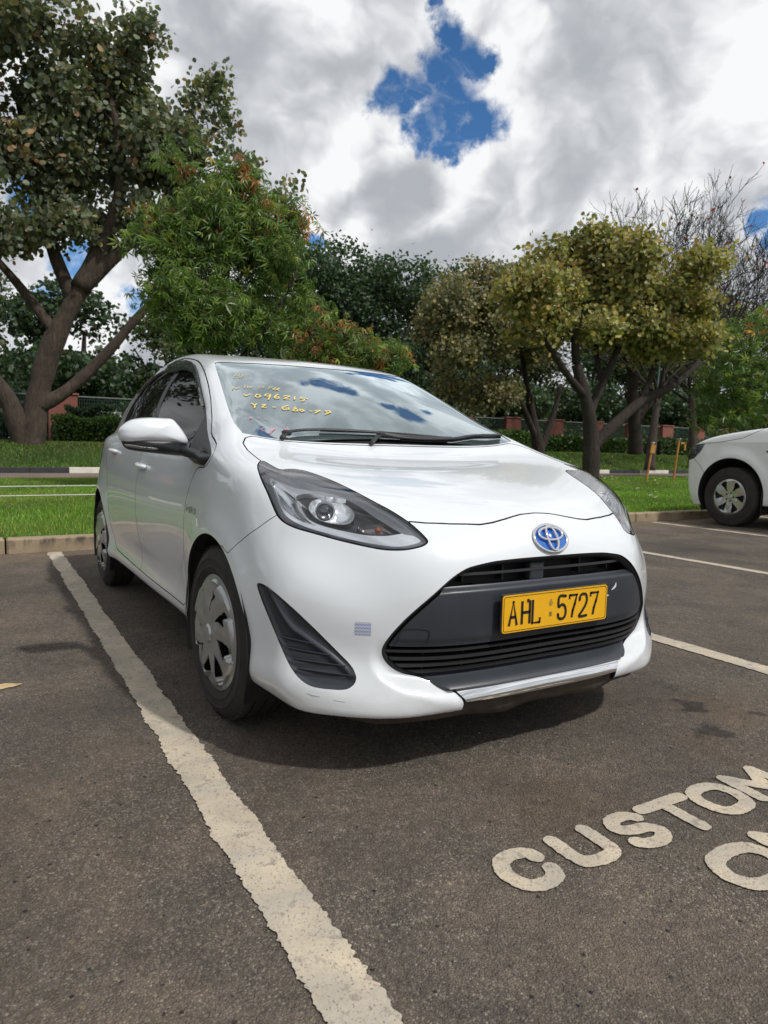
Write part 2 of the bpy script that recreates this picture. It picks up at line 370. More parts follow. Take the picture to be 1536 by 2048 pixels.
def grad(P,e=1e-4):
    g=np.stack([sdf(P+np.array(v)*e)-sdf(P-np.array(v)*e) for v in np.eye(3)],1)
    return g/(np.linalg.norm(g,axis=1,keepdims=True)+1e-12)

# outlines on the body surface (metres, car frame)
TR={
'HL':[[0.1636,-0.7265,0.8879],[0.1124,-0.6928,0.9017],[0.1586,-0.684,0.8908],[0.2163,-0.672,0.8767],[0.2069,-0.6293,0.8785],[0.22,-0.5953,0.8751],[0.2636,-0.5705,0.8647],[0.3244,-0.5458,0.8495],[0.3885,-0.5248,0.8313],[0.4505,-0.5046,0.8118],[0.5075,-0.4836,0.7909],[0.5614,-0.4582,0.7687],[0.6209,-0.4337,0.7405],[0.6557,-0.421,0.7195],[0.6837,-0.4109,0.699],[0.6944,-0.4105,0.6878],[0.6941,-0.4319,0.6771],[0.6768,-0.4749,0.6681],[0.6466,-0.5184,0.6663],[0.6094,-0.5584,0.6724],[0.5432,-0.6246,0.6887],[0.4884,-0.6784,0.7044],[0.4513,-0.7095,0.7143],[0.4161,-0.7304,0.726],[0.3853,-0.7419,0.7438],[0.3532,-0.7454,0.771],[0.3023,-0.7463,0.8128],[0.243,-0.7448,0.8521]],
'HLCH':[[0.2588,-0.724,0.8571],[0.2922,-0.706,0.8497],[0.3236,-0.6897,0.8408],[0.3591,-0.6634,0.8311],[0.4005,-0.5988,0.8223],[0.4336,-0.5642,0.8126],[0.465,-0.5461,0.8013],[0.5098,-0.5272,0.782],[0.5578,-0.511,0.758],[0.6052,-0.4874,0.7328],[0.6465,-0.4615,0.7104],[0.6659,-0.4356,0.7051],[0.687,-0.4243,0.69],[0.6734,-0.473,0.6747],[0.6437,-0.5168,0.673],[0.5818,-0.5841,0.6819],[0.5153,-0.6511,0.6984],[0.4657,-0.6961,0.7146],[0.4148,-0.726,0.7361],[0.3721,-0.7368,0.766],[0.3121,-0.7359,0.8183]],
'HLPOD':[[0.3962,-0.693,0.7951],[0.3946,-0.6784,0.806],[0.4008,-0.6567,0.8117],[0.417,-0.623,0.8116],[0.4399,-0.5965,0.8052],[0.4577,-0.5677,0.8012],[0.4769,-0.5396,0.7964],[0.5178,-0.523,0.7788],[0.5646,-0.5064,0.7549],[0.6084,-0.4851,0.7313],[0.6485,-0.4627,0.7078],[0.6444,-0.485,0.6994],[0.6324,-0.5108,0.6944],[0.6036,-0.5515,0.6913],[0.5642,-0.5953,0.6964],[0.5226,-0.6388,0.7049],[0.4885,-0.6707,0.718],[0.4559,-0.692,0.7373],[0.4278,-0.6981,0.7624]],
'HLREF':[[0.2778,-0.723,0.849],[0.3142,-0.7105,0.8374],[0.3635,-0.6977,0.8154],[0.3913,-0.6938,0.7985],[0.4135,-0.6989,0.776],[0.4404,-0.6973,0.7488],[0.4737,-0.6839,0.7223],[0.4973,-0.6667,0.7079],[0.4646,-0.6956,0.7174],[0.4173,-0.7231,0.7381],[0.3747,-0.7339,0.768],[0.3158,-0.7333,0.8185]],
'HLRING':[[0.4529,-0.6751,0.7604],[0.4387,-0.6659,0.7811],[0.4274,-0.6441,0.8003],[0.4294,-0.6122,0.8074],[0.4559,-0.5751,0.8012],[0.4906,-0.5549,0.7866],[0.528,-0.554,0.7639],[0.5481,-0.5695,0.7407],[0.5498,-0.5884,0.7252],[0.5356,-0.6134,0.7184],[0.5061,-0.6471,0.7227],[0.48,-0.6671,0.737]],
'HLLENS':[[0.4514,-0.6163,0.7941],[0.4975,-0.6054,0.7662],[0.5028,-0.6398,0.7366],[0.4659,-0.6551,0.7647]],
'HLTURN':[[0.5713,-0.5671,0.7177],[0.5799,-0.5393,0.7284],[0.6018,-0.4938,0.7327],[0.6352,-0.4715,0.7156],[0.6411,-0.4831,0.7042],[0.6198,-0.5241,0.6981],[0.5934,-0.5583,0.6983]],
'DRL':[[0.376,-0.8053,0.5368],[0.3864,-0.802,0.5445],[0.4079,-0.7956,0.5438],[0.4363,-0.7865,0.536],[0.474,-0.77,0.5176],[0.5191,-0.7403,0.484],[0.5598,-0.7009,0.4385],[0.5863,-0.6698,0.4015],[0.6122,-0.6387,0.3645],[0.6327,-0.6181,0.3383],[0.6448,-0.6104,0.3189],[0.6521,-0.6095,0.3025],[0.6532,-0.617,0.2881],[0.6483,-0.6317,0.2765],[0.6378,-0.6498,0.2721],[0.6227,-0.671,0.272],[0.5995,-0.6997,0.2731],[0.5782,-0.7212,0.2778],[0.5573,-0.7375,0.2898],[0.5341,-0.7509,0.3094],[0.5059,-0.7621,0.3406],[0.4701,-0.7765,0.3952],[0.4344,-0.7914,0.4538],[0.3996,-0.8014,0.5023]],
'DRLR':[[0.425,-0.7907,0.5364],[0.468,-0.7758,0.4867],[0.4916,-0.7624,0.4528],[0.5135,-0.7457,0.4266],[0.5323,-0.7281,0.4131],[0.5597,-0.7002,0.3899],[0.5915,-0.6659,0.362],[0.6249,-0.6328,0.3296],[0.6409,-0.6204,0.3113]],
'DRLS':[[0.4798,-0.7713,0.3998],[0.5597,-0.7002,0.3886],[0.4985,-0.7616,0.3709],[0.595,-0.6619,0.3597],[0.5183,-0.7525,0.3427],[0.6257,-0.6304,0.3322],[0.5385,-0.7438,0.3177],[0.6406,-0.6231,0.3076],[0.5619,-0.7284,0.301],[0.6401,-0.6341,0.292],[0.4735,-0.7746,0.4203],[0.5157,-0.7438,0.4202]],
'HOODR':[[-0.1826,-0.6235,0.9878],[-0.1603,-0.6584,0.9812],[-0.1031,-0.6873,0.9606],[-0.0234,-0.6978,0.9362],[0.0957,-0.6986,0.9059]],
'SEAM':[[0.6237,-0.4271,0.7406],[0.6448,-0.3865,0.7369],[0.6707,-0.3149,0.7341],[0.6957,-0.2227,0.7319],[0.6981,-0.1772,0.7366],[0.6947,-0.126,0.7452],[0.6864,-0.0593,0.7563],[0.6842,0.0215,0.7601]],
'WSR':[[-0.1798,-0.6517,0.9889],[-0.3046,-0.6554,1.0376],[-0.5635,-0.6106,1.1492],[-0.8131,-0.5655,1.2678],[-0.9724,-0.5321,1.3367],[-0.9871,-0.5034,1.3475],[-0.9647,-0.4118,1.3503],[-0.935,-0.2775,1.351],[-0.9081,-0.1223,1.3485]],
'FRIT':[[-0.2147,-0.5247,0.9949],[-0.2278,-0.5681,1.0035],[-0.2489,-0.6015,1.0156],[-0.2922,-0.6172,1.0353],[-0.3606,-0.6253,1.0613],[-0.4333,-0.6192,1.0908],[-0.5315,-0.6021,1.1372],[-0.6583,-0.577,1.1993],[-0.7812,-0.5543,1.2575]],
'FRAME':[[-1.5318,-0.5372,1.4149],[-1.3046,-0.546,1.3867],[-1.1453,-0.5587,1.3555],[-0.9644,-0.5871,1.2991],[-0.7833,-0.62,1.2218],[-0.6341,-0.652,1.1463],[-0.5261,-0.6792,1.0842]],
'DLO':[[-2.3635,-0.6914,1.093],[-2.4782,-0.6583,1.1491],[-2.6222,-0.5994,1.2471],[-2.6098,-0.5684,1.3286],[-2.1648,-0.566,1.3648],[-1.7805,-0.5657,1.3863],[-1.6127,-0.5498,1.4055],[-1.4925,-0.5499,1.3994],[-1.2303,-0.5658,1.3579],[-1.0631,-0.591,1.3071],[-0.8785,-0.6274,1.2278],[-0.6612,-0.6681,1.1233],[-0.6087,-0.6787,1.0954],[-0.454,-0.7186,1.0183],[-0.2348,-0.7661,0.9414],[-0.1882,-0.7815,0.9088],[-0.2374,-0.788,0.8854],[-0.3462,-0.7865,0.8745],[-0.5172,-0.7788,0.8875]],
'VISOR':[[-2.5437,-0.6079,1.2439],[-2.4182,-0.6065,1.2661],[-2.2264,-0.6074,1.2888],[-2.0253,-0.6015,1.3176],[-1.8499,-0.5939,1.3394],[-1.6648,-0.5919,1.3442],[-1.4808,-0.5984,1.3262],[-1.3186,-0.5926,1.326],[-1.1004,-0.6004,1.2954],[-0.9441,-0.6238,1.2407],[-0.8009,-0.6496,1.1771],[-0.6976,-0.6696,1.124],[-0.6213,-0.6784,1.0977]],
'BPIL':[[-1.4443,-0.602,1.3179],[-1.4762,-0.6254,1.2777],[-1.4795,-0.6556,1.2195],[-1.4677,-0.6941,1.1349],[-1.4468,-0.714,1.0874]],
'HANDLE':[[-1.605,-0.8059,0.8455],[-1.2945,-0.8091,0.8168],[-1.4221,-0.8197,0.773],[-2.4289,-0.7923,0.9245],[-2.229,-0.7996,0.8984]],
'BADGE':[[-0.3959,-0.8178,0.7154],[-0.2123,-0.8235,0.7161],[-0.24,-0.8251,0.6954],[-0.3828,-0.8193,0.705]],
'STICK':[[0.6388,-0.6101,0.4634],[0.6643,-0.5727,0.4638],[0.6643,-0.5718,0.4263],[0.6393,-0.6065,0.4285]],
'WIP1':[[-0.1829,-0.5132,0.9794],[-0.2062,-0.4791,0.9899],[-0.2282,-0.4237,1.0014],[-0.236,-0.3202,1.0084],[-0.2286,-0.1874,1.0082],[-0.2167,-0.0512,1.0037],[-0.201,0.0135,0.9948],[-0.1953,0.1626,0.99],[-0.2032,0.3014,0.9912]],
'WIP2':[[-0.1523,-0.1389,0.9665],[-0.198,-0.0616,0.9929],[-0.1829,0.0276,0.9847],[-0.1794,0.1523,0.9812],[-0.1957,0.3098,0.9869],[-0.2338,0.4496,1.0038],[-0.2351,0.6127,1.0103]],
'BLADE1':[[-0.2434,-0.3168,1.0126],[-0.2359,-0.1837,1.0125],[-0.2317,-0.0428,1.0124],[-0.2258,0.0532,1.0087],[-0.2174,0.2032,1.0019],[-0.2107,0.2929,0.9954]],
'SHARD':[[0.7796,0.3205,0.4604],[0.7746,0.3522,0.4734],[0.77,0.3721,0.482],[0.7702,0.3714,0.4669],[0.774,0.3539,0.4618],[0.7861,0.2649,0.4376],[0.7847,0.2792,0.4432],[0.7821,0.3025,0.4384]],
'CHIP':[[0.577,-0.7273,0.2564],[0.5901,-0.7146,0.2527],[0.6044,-0.6994,0.2505]],
'CHIP2':[[0.6311,-0.6684,0.244],[0.6505,-0.6435,0.2405]],
'EMB':[[0.7519,-0.0621,0.6998],[0.7652,0.0763,0.6763],[0.7282,0.0242,0.731],[0.78,-0.0079,0.6484]],
'HW':[[[-0.7607,-0.5098,1.2553],[-0.8028,-0.4842,1.2775],[-0.8002,-0.465,1.2786],[-0.7815,-0.4772,1.2686],[-0.7804,-0.4955,1.2661],[-0.7755,-0.4753,1.2664],[-0.7589,-0.4847,1.2576],[-0.7604,-0.5079,1.2554]],[[-0.7557,-0.4759,1.2572],[-0.7936,-0.4531,1.277],[-0.7856,-0.4276,1.2763]],[[-0.7748,-0.4647,1.2671],[-0.7721,-0.4423,1.2685]],[[-0.6337,-0.5565,1.1917],[-0.6676,-0.5399,1.2095],[-0.6351,-0.539,1.1947],[-0.652,-0.5278,1.2037],[-0.6429,-0.527,1.1995],[-0.6543,-0.5136,1.2066]],[[-0.6388,-0.4996,1.201],[-0.6738,-0.4858,1.2189]],[[-0.6556,-0.492,1.2099],[-0.6538,-0.479,1.2106]],[[-0.637,-0.4867,1.2017],[-0.6694,-0.4737,1.2182]],[[-0.636,-0.4793,1.202],[-0.6554,-0.4699,1.2124],[-0.639,-0.4678,1.2048],[-0.6567,-0.4593,1.2139]],[[-0.6227,-0.4413,1.1999],[-0.6572,-0.4229,1.218],[-0.6467,-0.4069,1.2146],[-0.6332,-0.4139,1.2078],[-0.6348,-0.431,1.2068]],[[-0.6144,-0.3991,1.2001],[-0.6488,-0.3782,1.2185],[-0.6409,-0.3672,1.2156],[-0.629,-0.3857,1.2085]],[[-0.6296,-0.3574,1.211],[-0.617,-0.3763,1.2035],[-0.6053,-0.3688,1.1984]],[[-0.6244,-0.3414,1.2098],[-0.6117,-0.3612,1.2022],[-0.6009,-0.3526,1.1976]],[[-0.5797,-0.5216,1.1707],[-0.5619,-0.5201,1.1627],[-0.5787,-0.4954,1.1733]],[[-0.5747,-0.4624,1.1749],[-0.5569,-0.4802,1.1646],[-0.543,-0.4795,1.1578],[-0.5429,-0.4643,1.1594],[-0.5583,-0.4556,1.1679],[-0.5725,-0.4651,1.1736]],[[-0.5687,-0.4279,1.1755],[-0.5525,-0.4378,1.1668],[-0.547,-0.4224,1.1655],[-0.5628,-0.4068,1.1746],[-0.5721,-0.4189,1.178],[-0.5663,-0.4288,1.1742]],[[-0.5612,-0.4074,1.1737],[-0.5156,-0.4362,1.1488]],[[-0.5644,-0.3708,1.1785],[-0.5449,-0.396,1.1669],[-0.5254,-0.4016,1.1565],[-0.5242,-0.3846,1.1574],[-0.5397,-0.3785,1.1658],[-0.5385,-0.3965,1.1636]],[[-0.5433,-0.3574,1.169],[-0.5501,-0.3328,1.1744],[-0.5402,-0.3257,1.1699],[-0.5209,-0.3683,1.157],[-0.5161,-0.3348,1.1571]],[[-0.5394,-0.3032,1.1711],[-0.5092,-0.3185,1.1547]],[[-0.5164,-0.2503,1.1624],[-0.5364,-0.2742,1.1714],[-0.5208,-0.2829,1.1627],[-0.512,-0.2685,1.1594],[-0.4945,-0.2821,1.1494],[-0.5008,-0.2934,1.152]],[[-0.4922,-0.5199,1.1291],[-0.4678,-0.5137,1.1178],[-0.486,-0.498,1.1282]],[[-0.4677,-0.513,1.1178],[-0.4474,-0.5216,1.1068]],[[-0.4722,-0.4824,1.1231],[-0.4747,-0.4609,1.126],[-0.4491,-0.4908,1.1105],[-0.4484,-0.4669,1.1123]],[[-0.4494,-0.4429,1.1149],[-0.4453,-0.4279,1.114]],[[-0.4606,-0.3652,1.1266],[-0.4436,-0.4009,1.1153],[-0.4229,-0.4053,1.1044],[-0.4243,-0.3799,1.1067],[-0.4383,-0.3723,1.1147],[-0.4359,-0.3944,1.1117]],[[-0.4404,-0.3385,1.1181],[-0.4374,-0.3515,1.1156],[-0.4265,-0.3502,1.1099],[-0.419,-0.3398,1.1066],[-0.4073,-0.3485,1.1001],[-0.4123,-0.3657,1.1016],[-0.4233,-0.3573,1.1077],[-0.4319,-0.3402,1.1134]],[[-0.4255,-0.3215,1.1112],[-0.4153,-0.3336,1.1049],[-0.4038,-0.3288,1.0994],[-0.4111,-0.312,1.104],[-0.424,-0.3201,1.1105]],[[-0.4106,-0.2926,1.1049],[-0.4062,-0.2796,1.1031]],[[-0.4102,-0.2672,1.106],[-0.41,-0.2493,1.1068],[-0.4142,-0.2354,1.1094],[-0.3996,-0.258,1.1007],[-0.3887,-0.2748,1.0942]],[[-0.4142,-0.2173,1.1102],[-0.4074,-0.1942,1.1074],[-0.3969,-0.1972,1.1015],[-0.3788,-0.2318,1.0904]],[[-0.4107,-0.2169,1.1083],[-0.3926,-0.2133,1.0988],[-0.3955,-0.1958,1.1008]]],
'HP':[[[-0.3442,-0.5786,1.0561],[-0.3699,-0.5644,1.0674],[-0.3496,-0.5679,1.0583]],[[-0.3551,-0.543,1.0611],[-0.3626,-0.5295,1.0653]],[[-0.3517,-0.5156,1.0605],[-0.3439,-0.5059,1.0572]],[[-0.2716,-0.5451,1.0227],[-0.2538,-0.5638,1.0153],[-0.2363,-0.5615,1.007]],[[-0.2247,-0.5486,1.0008],[-0.2607,-0.5141,1.0169],[-0.2724,-0.499,1.0226],[-0.239,-0.5259,1.0065],[-0.222,-0.5445,0.9992]],[[-0.2643,-0.5127,1.0187],[-0.2694,-0.4931,1.021]],[[-0.253,-0.4817,1.0129],[-0.2572,-0.4657,1.0151]],[[-0.2538,-0.4653,1.0134],[-0.2779,-0.443,1.0262],[-0.2543,-0.4526,1.0138]]],
}

# ================= hatchback body from its distance field =================
H0=.0138
def extract(h):
    lo=np.array([-3.40,-1.0,.10]); n=np.ceil((np.array([.92,1.0,1.52])-lo)/h).astype(int)+1
    n=(n//4+2)*4+1
    cs=4; ax=[lo[i]+np.arange(0,n[i],cs)*h for i in range(3)]
    G=np.stack(np.meshgrid(*ax,indexing='ij'),-1); cv=sdf(G.reshape(-1,3)).reshape(G.shape[:3])
    near=np.abs(cv)<cs*h*2.2
    cell=np.zeros(tuple(s-1 for s in near.shape),bool)
    for a in(0,1):
        for b in(0,1):
            for c in(0,1): cell|=near[a:a+cell.shape[0],b:b+cell.shape[1],c:c+cell.shape[2]]
    val=np.repeat(np.repeat(np.repeat(cv,cs,0),cs,1),cs,2)[:n[0],:n[1],:n[2]].copy()
    mk=np.zeros(tuple(n),bool); ci=np.argwhere(cell)
    for a in range(cs+1):
        for b in range(cs+1):
            for c in range(cs+1): mk[ci[:,0]*cs+a,ci[:,1]*cs+b,ci[:,2]*cs+c]=True
    idx=np.argwhere(mk); P=lo+idx*h
    v=np.empty(len(P))
    for i in range(0,len(P),200000): v[i:i+200000]=sdf(P[i:i+200000])
    val[mk]=v
    ins=val<0
    c8=np.zeros(tuple(k-1 for k in n),np.int8)
    for a in(0,1):
        for b in(0,1):
            for c in(0,1): c8+=ins[a:a+n[0]-1,b:b+n[1]-1,c:c+n[2]-1]
    act=(c8>0)&(c8<8); vid=-np.ones(act.shape,int); ai=np.argwhere(act); vid[act]=np.arange(len(ai))
    V=lo+(ai+.5)*h; Q=[]
    for axi in range(3):
        sl0=[slice(0,-1) if k==axi else slice(1,-1) for k in range(3)]; sl1=[slice(1,None) if k==axi else slice(1,-1) for k in range(3)]
        A=ins[tuple(sl0)]; B=ins[tuple(sl1)]; e=np.argwhere(A!=B); s=A[A!=B]
        o=e.copy(); 
        for k in range(3):
            if k!=axi: o[:,k]+=1
        u=[k for k in range(3) if k!=axi]
        def cid(du,dv):
            q=o.copy(); q[:,u[0]]+=du; q[:,u[1]]+=dv; return vid[q[:,0],q[:,1],q[:,2]]
        q=np.stack([cid(-1,-1),cid(0,-1),cid(0,0),cid(-1,0)],1)
        fl=s if axi!=1 else ~s
        q[~fl]=q[~fl][:,::-1]; Q.append(q)
    Q=np.vstack(Q)
    def proj(V,it=3):
        for _ in range(it):
            s=sdf(V); g=np.stack([sdf(V+np.array(e)*1e-3)-s for e in np.eye(3)],1)/1e-3
            g2=(g**2).sum(1)+1e-6; V=V-g*np.clip(s/g2,-.02,.02)[:,None]
        return V
    V=proj(V,3); E=np.vstack([Q[:,[0,1]],Q[:,[1,2]],Q[:,[2,3]],Q[:,[3,0]]])
    for _ in range(3):
        S_=np.zeros_like(V); cnt=np.zeros(len(V)); np.add.at(S_,E[:,0],V[E[:,1]]); np.add.at(S_,E[:,1],V[E[:,0]]); np.add.at(cnt,E[:,0],1); np.add.at(cnt,E[:,1],1)
        V=proj(V*.4+S_/cnt[:,None]*.6,1)
    V=proj(V,2)
    return V,Q
def refine(V,T,reg):
    m=reg(V[T].mean(1)); A=T[m]; E=np.sort(np.vstack([A[:,[0,1]],A[:,[1,2]],A[:,[2,0]]]),1)
    U,inv,cnt=np.unique(E,axis=0,return_inverse=True,return_counts=True); inv=inv.ravel()+len(V)
    mid=(V[U[:,0]]+V[U[:,1]])/2; inner=cnt==2
    for _ in range(3):
        s=sdf(mid); g=np.stack([sdf(mid+np.array(e)*1e-3)-s for e in np.eye(3)],1)/1e-3; mid=np.where(inner[:,None],mid-g*np.clip(s/((g**2).sum(1)+1e-6),-.01,.01)[:,None],mid)
    n=len(A); a,b,c=inv[:n],inv[n:2*n],inv[2*n:]
    NTt=np.vstack([np.stack([A[:,0],a,c],1),np.stack([a,A[:,1],b],1),np.stack([c,b,A[:,2]],1),np.stack([a,b,c],1)])
    return np.vstack([V,mid]),np.vstack([T[~m],NTt])
def normals(P,e=1.5e-3):
    g=np.stack([sdf(P+np.array(v)*e)-sdf(P-np.array(v)*e) for v in np.eye(3)],1)
    return g/(np.linalg.norm(g,axis=1,keepdims=True)+1e-12)
class Shell:
    def __init__(s,V,T,N=None): s.V=V; s.T=T; s.N=normals(V) if N is None else N; s.lab=np.zeros(len(T),int)
    def cut(s,field,newlab,sel=None,keep=False):
        """split triangles of sel along field=0; the inside gets newlab"""
        if sel is None: sel=np.ones(len(s.T),bool)
        ti=np.where(sel)[0]
        if len(ti)==0: return
        vs=np.unique(s.T[ti]); f=np.zeros(len(s.V)); f[vs]=field(s.V[vs]); eps=2e-4
        f=np.where(np.abs(f)<eps,np.where(f<0,-eps,eps),f)
        fs=f[s.T[ti]]; neg=fs<0; k=neg.sum(1)
        allin=ti[k==3]; mixed=ti[(k==1)|(k==2)]
        s.lab[allin]=newlab
        if len(mixed)==0: return
        T=s.T[mixed]; ng=f[T]<0; one=np.where(ng.sum(1)==1,True,False)
        solo=np.where(one,ng.argmax(1),(~ng).argmax(1))
        r=np.arange(len(T)); a=T[r,solo]; b=T[r,(solo+1)%3]; c=T[r,(solo+2)%3]
        E=np.vstack([np.stack([a,b],1),np.stack([a,c],1)]); Es=np.sort(E,1)
        U,inv=np.unique(Es,axis=0,return_inverse=True); inv=inv.ravel()
        t=(f[U[:,0]]/(f[U[:,0]]-f[U[:,1]]))[:,None]
        nv=s.V[U[:,0]]*(1-t)+s.V[U[:,1]]*t; nn=s.N[U[:,0]]*(1-t)+s.N[U[:,1]]*t; nn/=np.linalg.norm(nn,axis=1,keepdims=True)+1e-12
        base=len(s.V); s.V=np.vstack([s.V,nv]); s.N=np.vstack([s.N,nn])
        ab=inv[:len(T)]+base; ac=inv[len(T):]+base
        old=s.lab[mixed]; ls=np.where(one,newlab,old); lo_=np.where(one,old,newlab)
        t1=np.stack([a,ab,ac],1); t2=np.stack([ab,b,c],1); t3=np.stack([ab,c,ac],1)
        km=np.ones(len(s.T),bool); km[mixed]=False
        s.T=np.vstack([s.T[km],t1,t2,t3]); s.lab=np.concatenate([s.lab[km],ls,lo_,lo_])
    def cen(s): return s.V[s.T].mean(1)
    def cnor(s): return s.N[s.T].mean(1)
    def sub(s,mask):
        T=s.T[mask]; u,inv=np.unique(T,return_inverse=True); return s.V[u],inv.reshape(-1,3),s.N[u]
def boundary(T):
    E=np.vstack([T[:,[0,1]],T[:,[1,2]],T[:,[2,0]]]); Es=np.sort(E,1); U,i,c=np.unique(Es,axis=0,return_index=True,return_counts=True)
    return E[i[c==1]]
def lipmesh(V,T,N,depth,minis=False):
    """adds an inward flange along open borders; returns V,T,N,matindex (flange verts are doubled for a hard edge)"""
    B=boundary(T)
    if len(B)==0 or depth==0: return V,T,N,np.zeros(len(T),int)
    u,inv=np.unique(B,return_inverse=True); inv=inv.reshape(-1,2); n=len(V)
    d=V[B[:,1]]-V[B[:,0]]; nn=N[B].mean(1); sd=np.cross(d,nn); sd/=np.linalg.norm(sd,axis=1,keepdims=True)+1e-12
    sn=np.zeros((len(u),3)); np.add.at(sn,inv[:,0],sd); np.add.at(sn,inv[:,1],sd); sn/=np.linalg.norm(sn,axis=1,keepdims=True)+1e-12
    V2=np.vstack([V,V[u],V[u]-N[u]*depth]); N2=np.vstack([N,sn,sn]); a=inv[:,0]+n; b=inv[:,1]+n; m=len(u)
    L=np.vstack([np.stack([b,a,a+m],1),np.stack([b,a+m,b+m],1)])
    return V2,np.vstack([T,L]),N2,np.concatenate([np.zeros(len(T),int),np.ones(len(L),int)])
class Frame:
    """2D frame tangent to the body; |y| mirrored"""
    def __init__(s,o,n,up=(0,0,1)):
        s.o=np.array(o,float); s.n=np.array(n,float)/np.linalg.norm(n); s.u=np.cross(up,s.n); s.u/=np.linalg.norm(s.u); s.v=np.cross(s.n,s.u)
    def uv(s,P,mirror=True):
        Q=np.array(P,float); 
        if mirror: Q=Q*[1,1,1]; Q[:,1]=-np.abs(Q[:,1])
        d=Q-s.o; return np.stack([d@s.u,d@s.v],1)
    def lift(s,uv,start=.25,off=0.):
        """project frame points along the frame normal onto the body"""
        P=s.o+uv[:,:1]*s.u+uv[:,1:2]*s.v; t=np.full(len(P),start)
        for _ in range(60):
            d=sdf(P+s.n*t[:,None]); t=t-np.clip(d*.75,-.05,.05)
        Q=P+s.n*t[:,None]; N=normals(Q); off=off(uv) if callable(off) else off
        return Q-N*(off if np.isscalar(off) else off[:,None]),N
def grid_patch(fr,fields,bbox,h,off=0.,start=.25):
    u=np.arange(bbox[0],bbox[2]+h,h); v=np.arange(bbox[1],bbox[3]+h,h); U,Vv=np.meshgrid(u,v,indexing='ij'); uv=np.stack([U.ravel(),Vv.ravel()],1)
    nu,nv=len(u),len(v); i=np.arange(nu-1)[:,None]*nv+np.arange(nv-1)[None]; i=i.ravel()
    Q=np.stack([i,i+nv,i+nv+1,i+1],1); T=np.vstack([Q[:,[0,1,2]],Q[:,[0,2,3]]])
    sh=Shell(np.c_[uv,np.zeros(len(uv))],T,N=np.tile([0,0,1.],(len(uv),1)))
    sh.lab[:]=1
    for f in fields:
        sh.cut(lambda P:-f(P[:,:2]),0,sel=sh.lab==1)
    V,T,N=sh.sub(sh.lab==1)
    P,Nn=fr.lift(V[:,:2],start,off)
    if off is not None and callable(off):   # normals of the offset surface
        fn=np.cross(P[T[:,1]]-P[T[:,0]],P[T[:,2]]-P[T[:,0]]); vn=np.zeros_like(P)
        for k in range(3): np.add.at(vn,T[:,k],fn)
        Nn=vn/(np.linalg.norm(vn,axis=1,keepdims=True)+1e-12)
    return P,T,Nn
def patch(name,fr,fields,bbox,h,mat,parent,off=0.,lip=0.,lipmat=None,start=.25,mirror=False):
    P,T,N=grid_patch(fr,fields,bbox,h,off,start)
    if len(T)==0: return None
    if mirror: P=P*[1,-1,1]; N=N*[1,-1,1]; T=T[:,::-1]
    V,T,N,mi=lipmesh(P,T,N,lip)
    return obj(name,V,T,[mat,lipmat or mat],parent,normals=N,midx=mi)
PF=lambda poly,closed=True: (lambda P:poly_sd(P,poly,closed))
def band(poly,w): return lambda P:poly_sd(P,poly,False)-w

# ---------------- stroke lettering ----------------
GL={'A':[[(0,0),(.5,1),(1,0)],[(.2,.36),(.8,.36)]],'H':[[(0,0),(0,1)],[(1,0),(1,1)],[(0,.5),(1,.5)]],'L':[[(0,1),(0,0),(.95,0),(1,.2)]],
'5':[[(.92,1),(.1,1),(.05,.55),(.45,.64),(.85,.55),(1,.3),(.85,.06),(.45,0),(.1,.06),(0,.22)]],'7':[[(0,.84),(0,1),(1,1),(.75,.6),(.5,.3),(.38,0)]],
'2':[[(.02,.74),(.1,.93),(.45,1),(.85,.95),(1,.74),(.85,.5),(.4,.22),(0,0),(1,0)]],
'C':[[(.95,.72),(.85,.92),(.5,1),(.16,.9),(0,.5),(.16,.1),(.5,0),(.85,.08),(.95,.3)]],
'U':[[(0,1),(0,.35),(.1,.08),(.5,0),(.9,.08),(1,.35),(1,1)]],
'S':[[(.95,.85),(.7,1),(.25,1),(.02,.78),(.2,.56),(.8,.45),(1,.22),(.75,.0),(.25,0),(.0,.16)]],
'T':[[(0,.97),(1,.97)],[(.5,.95),(.5,0)]],'O':[[(.5,1),(.14,.9),(0,.5),(.14,.1),(.5,0),(.86,.1),(1,.5),(.86,.9),(.5,1)]],
'M':[[(0,0),(.06,1),(.5,.3),(.94,1),(1,0)]],'N':[[(0,0),(0,1),(1,0),(1,1)]],
'B':[[(0,0),(0,1),(.7,.98),(.85,.75),(.6,.52),(0,.52)],[(.6,.52),(1,.3),(.8,.02),(0,0)]],'Y':[[(0,1),(.5,.5),(1,1)],[(.5,.5),(.5,0)]],'R':[[(0,0),(0,1),(.8,.97),(.95,.75),(.75,.52),(0,.5)],[(.5,.5),(1,0)]],'I':[[(.5,0),(.5,1)]],'D':[[(0,0),(0,1),(.6,.96),(1,.6),(1,.35),(.6,.03),(0,0)]]}
def ribbon(pts,w,closed=False,n=4):
    """flat 2D stroke -> quads with rounded joins: returns V2,F"""
    P=smoothpoly(pts,n,False) if n>1 and len(pts)>2 else np.asarray(pts,float)
    d=np.gradient(P,axis=0); d/=np.linalg.norm(d,axis=1,keepdims=True)+1e-9; nn=np.c_[-d[:,1],d[:,0]]
    V_=np.vstack([P+nn*w/2,P-nn*w/2]); m=len(P); return V_,[(i,i+1,m+i+1,m+i) for i in range(m-1)]
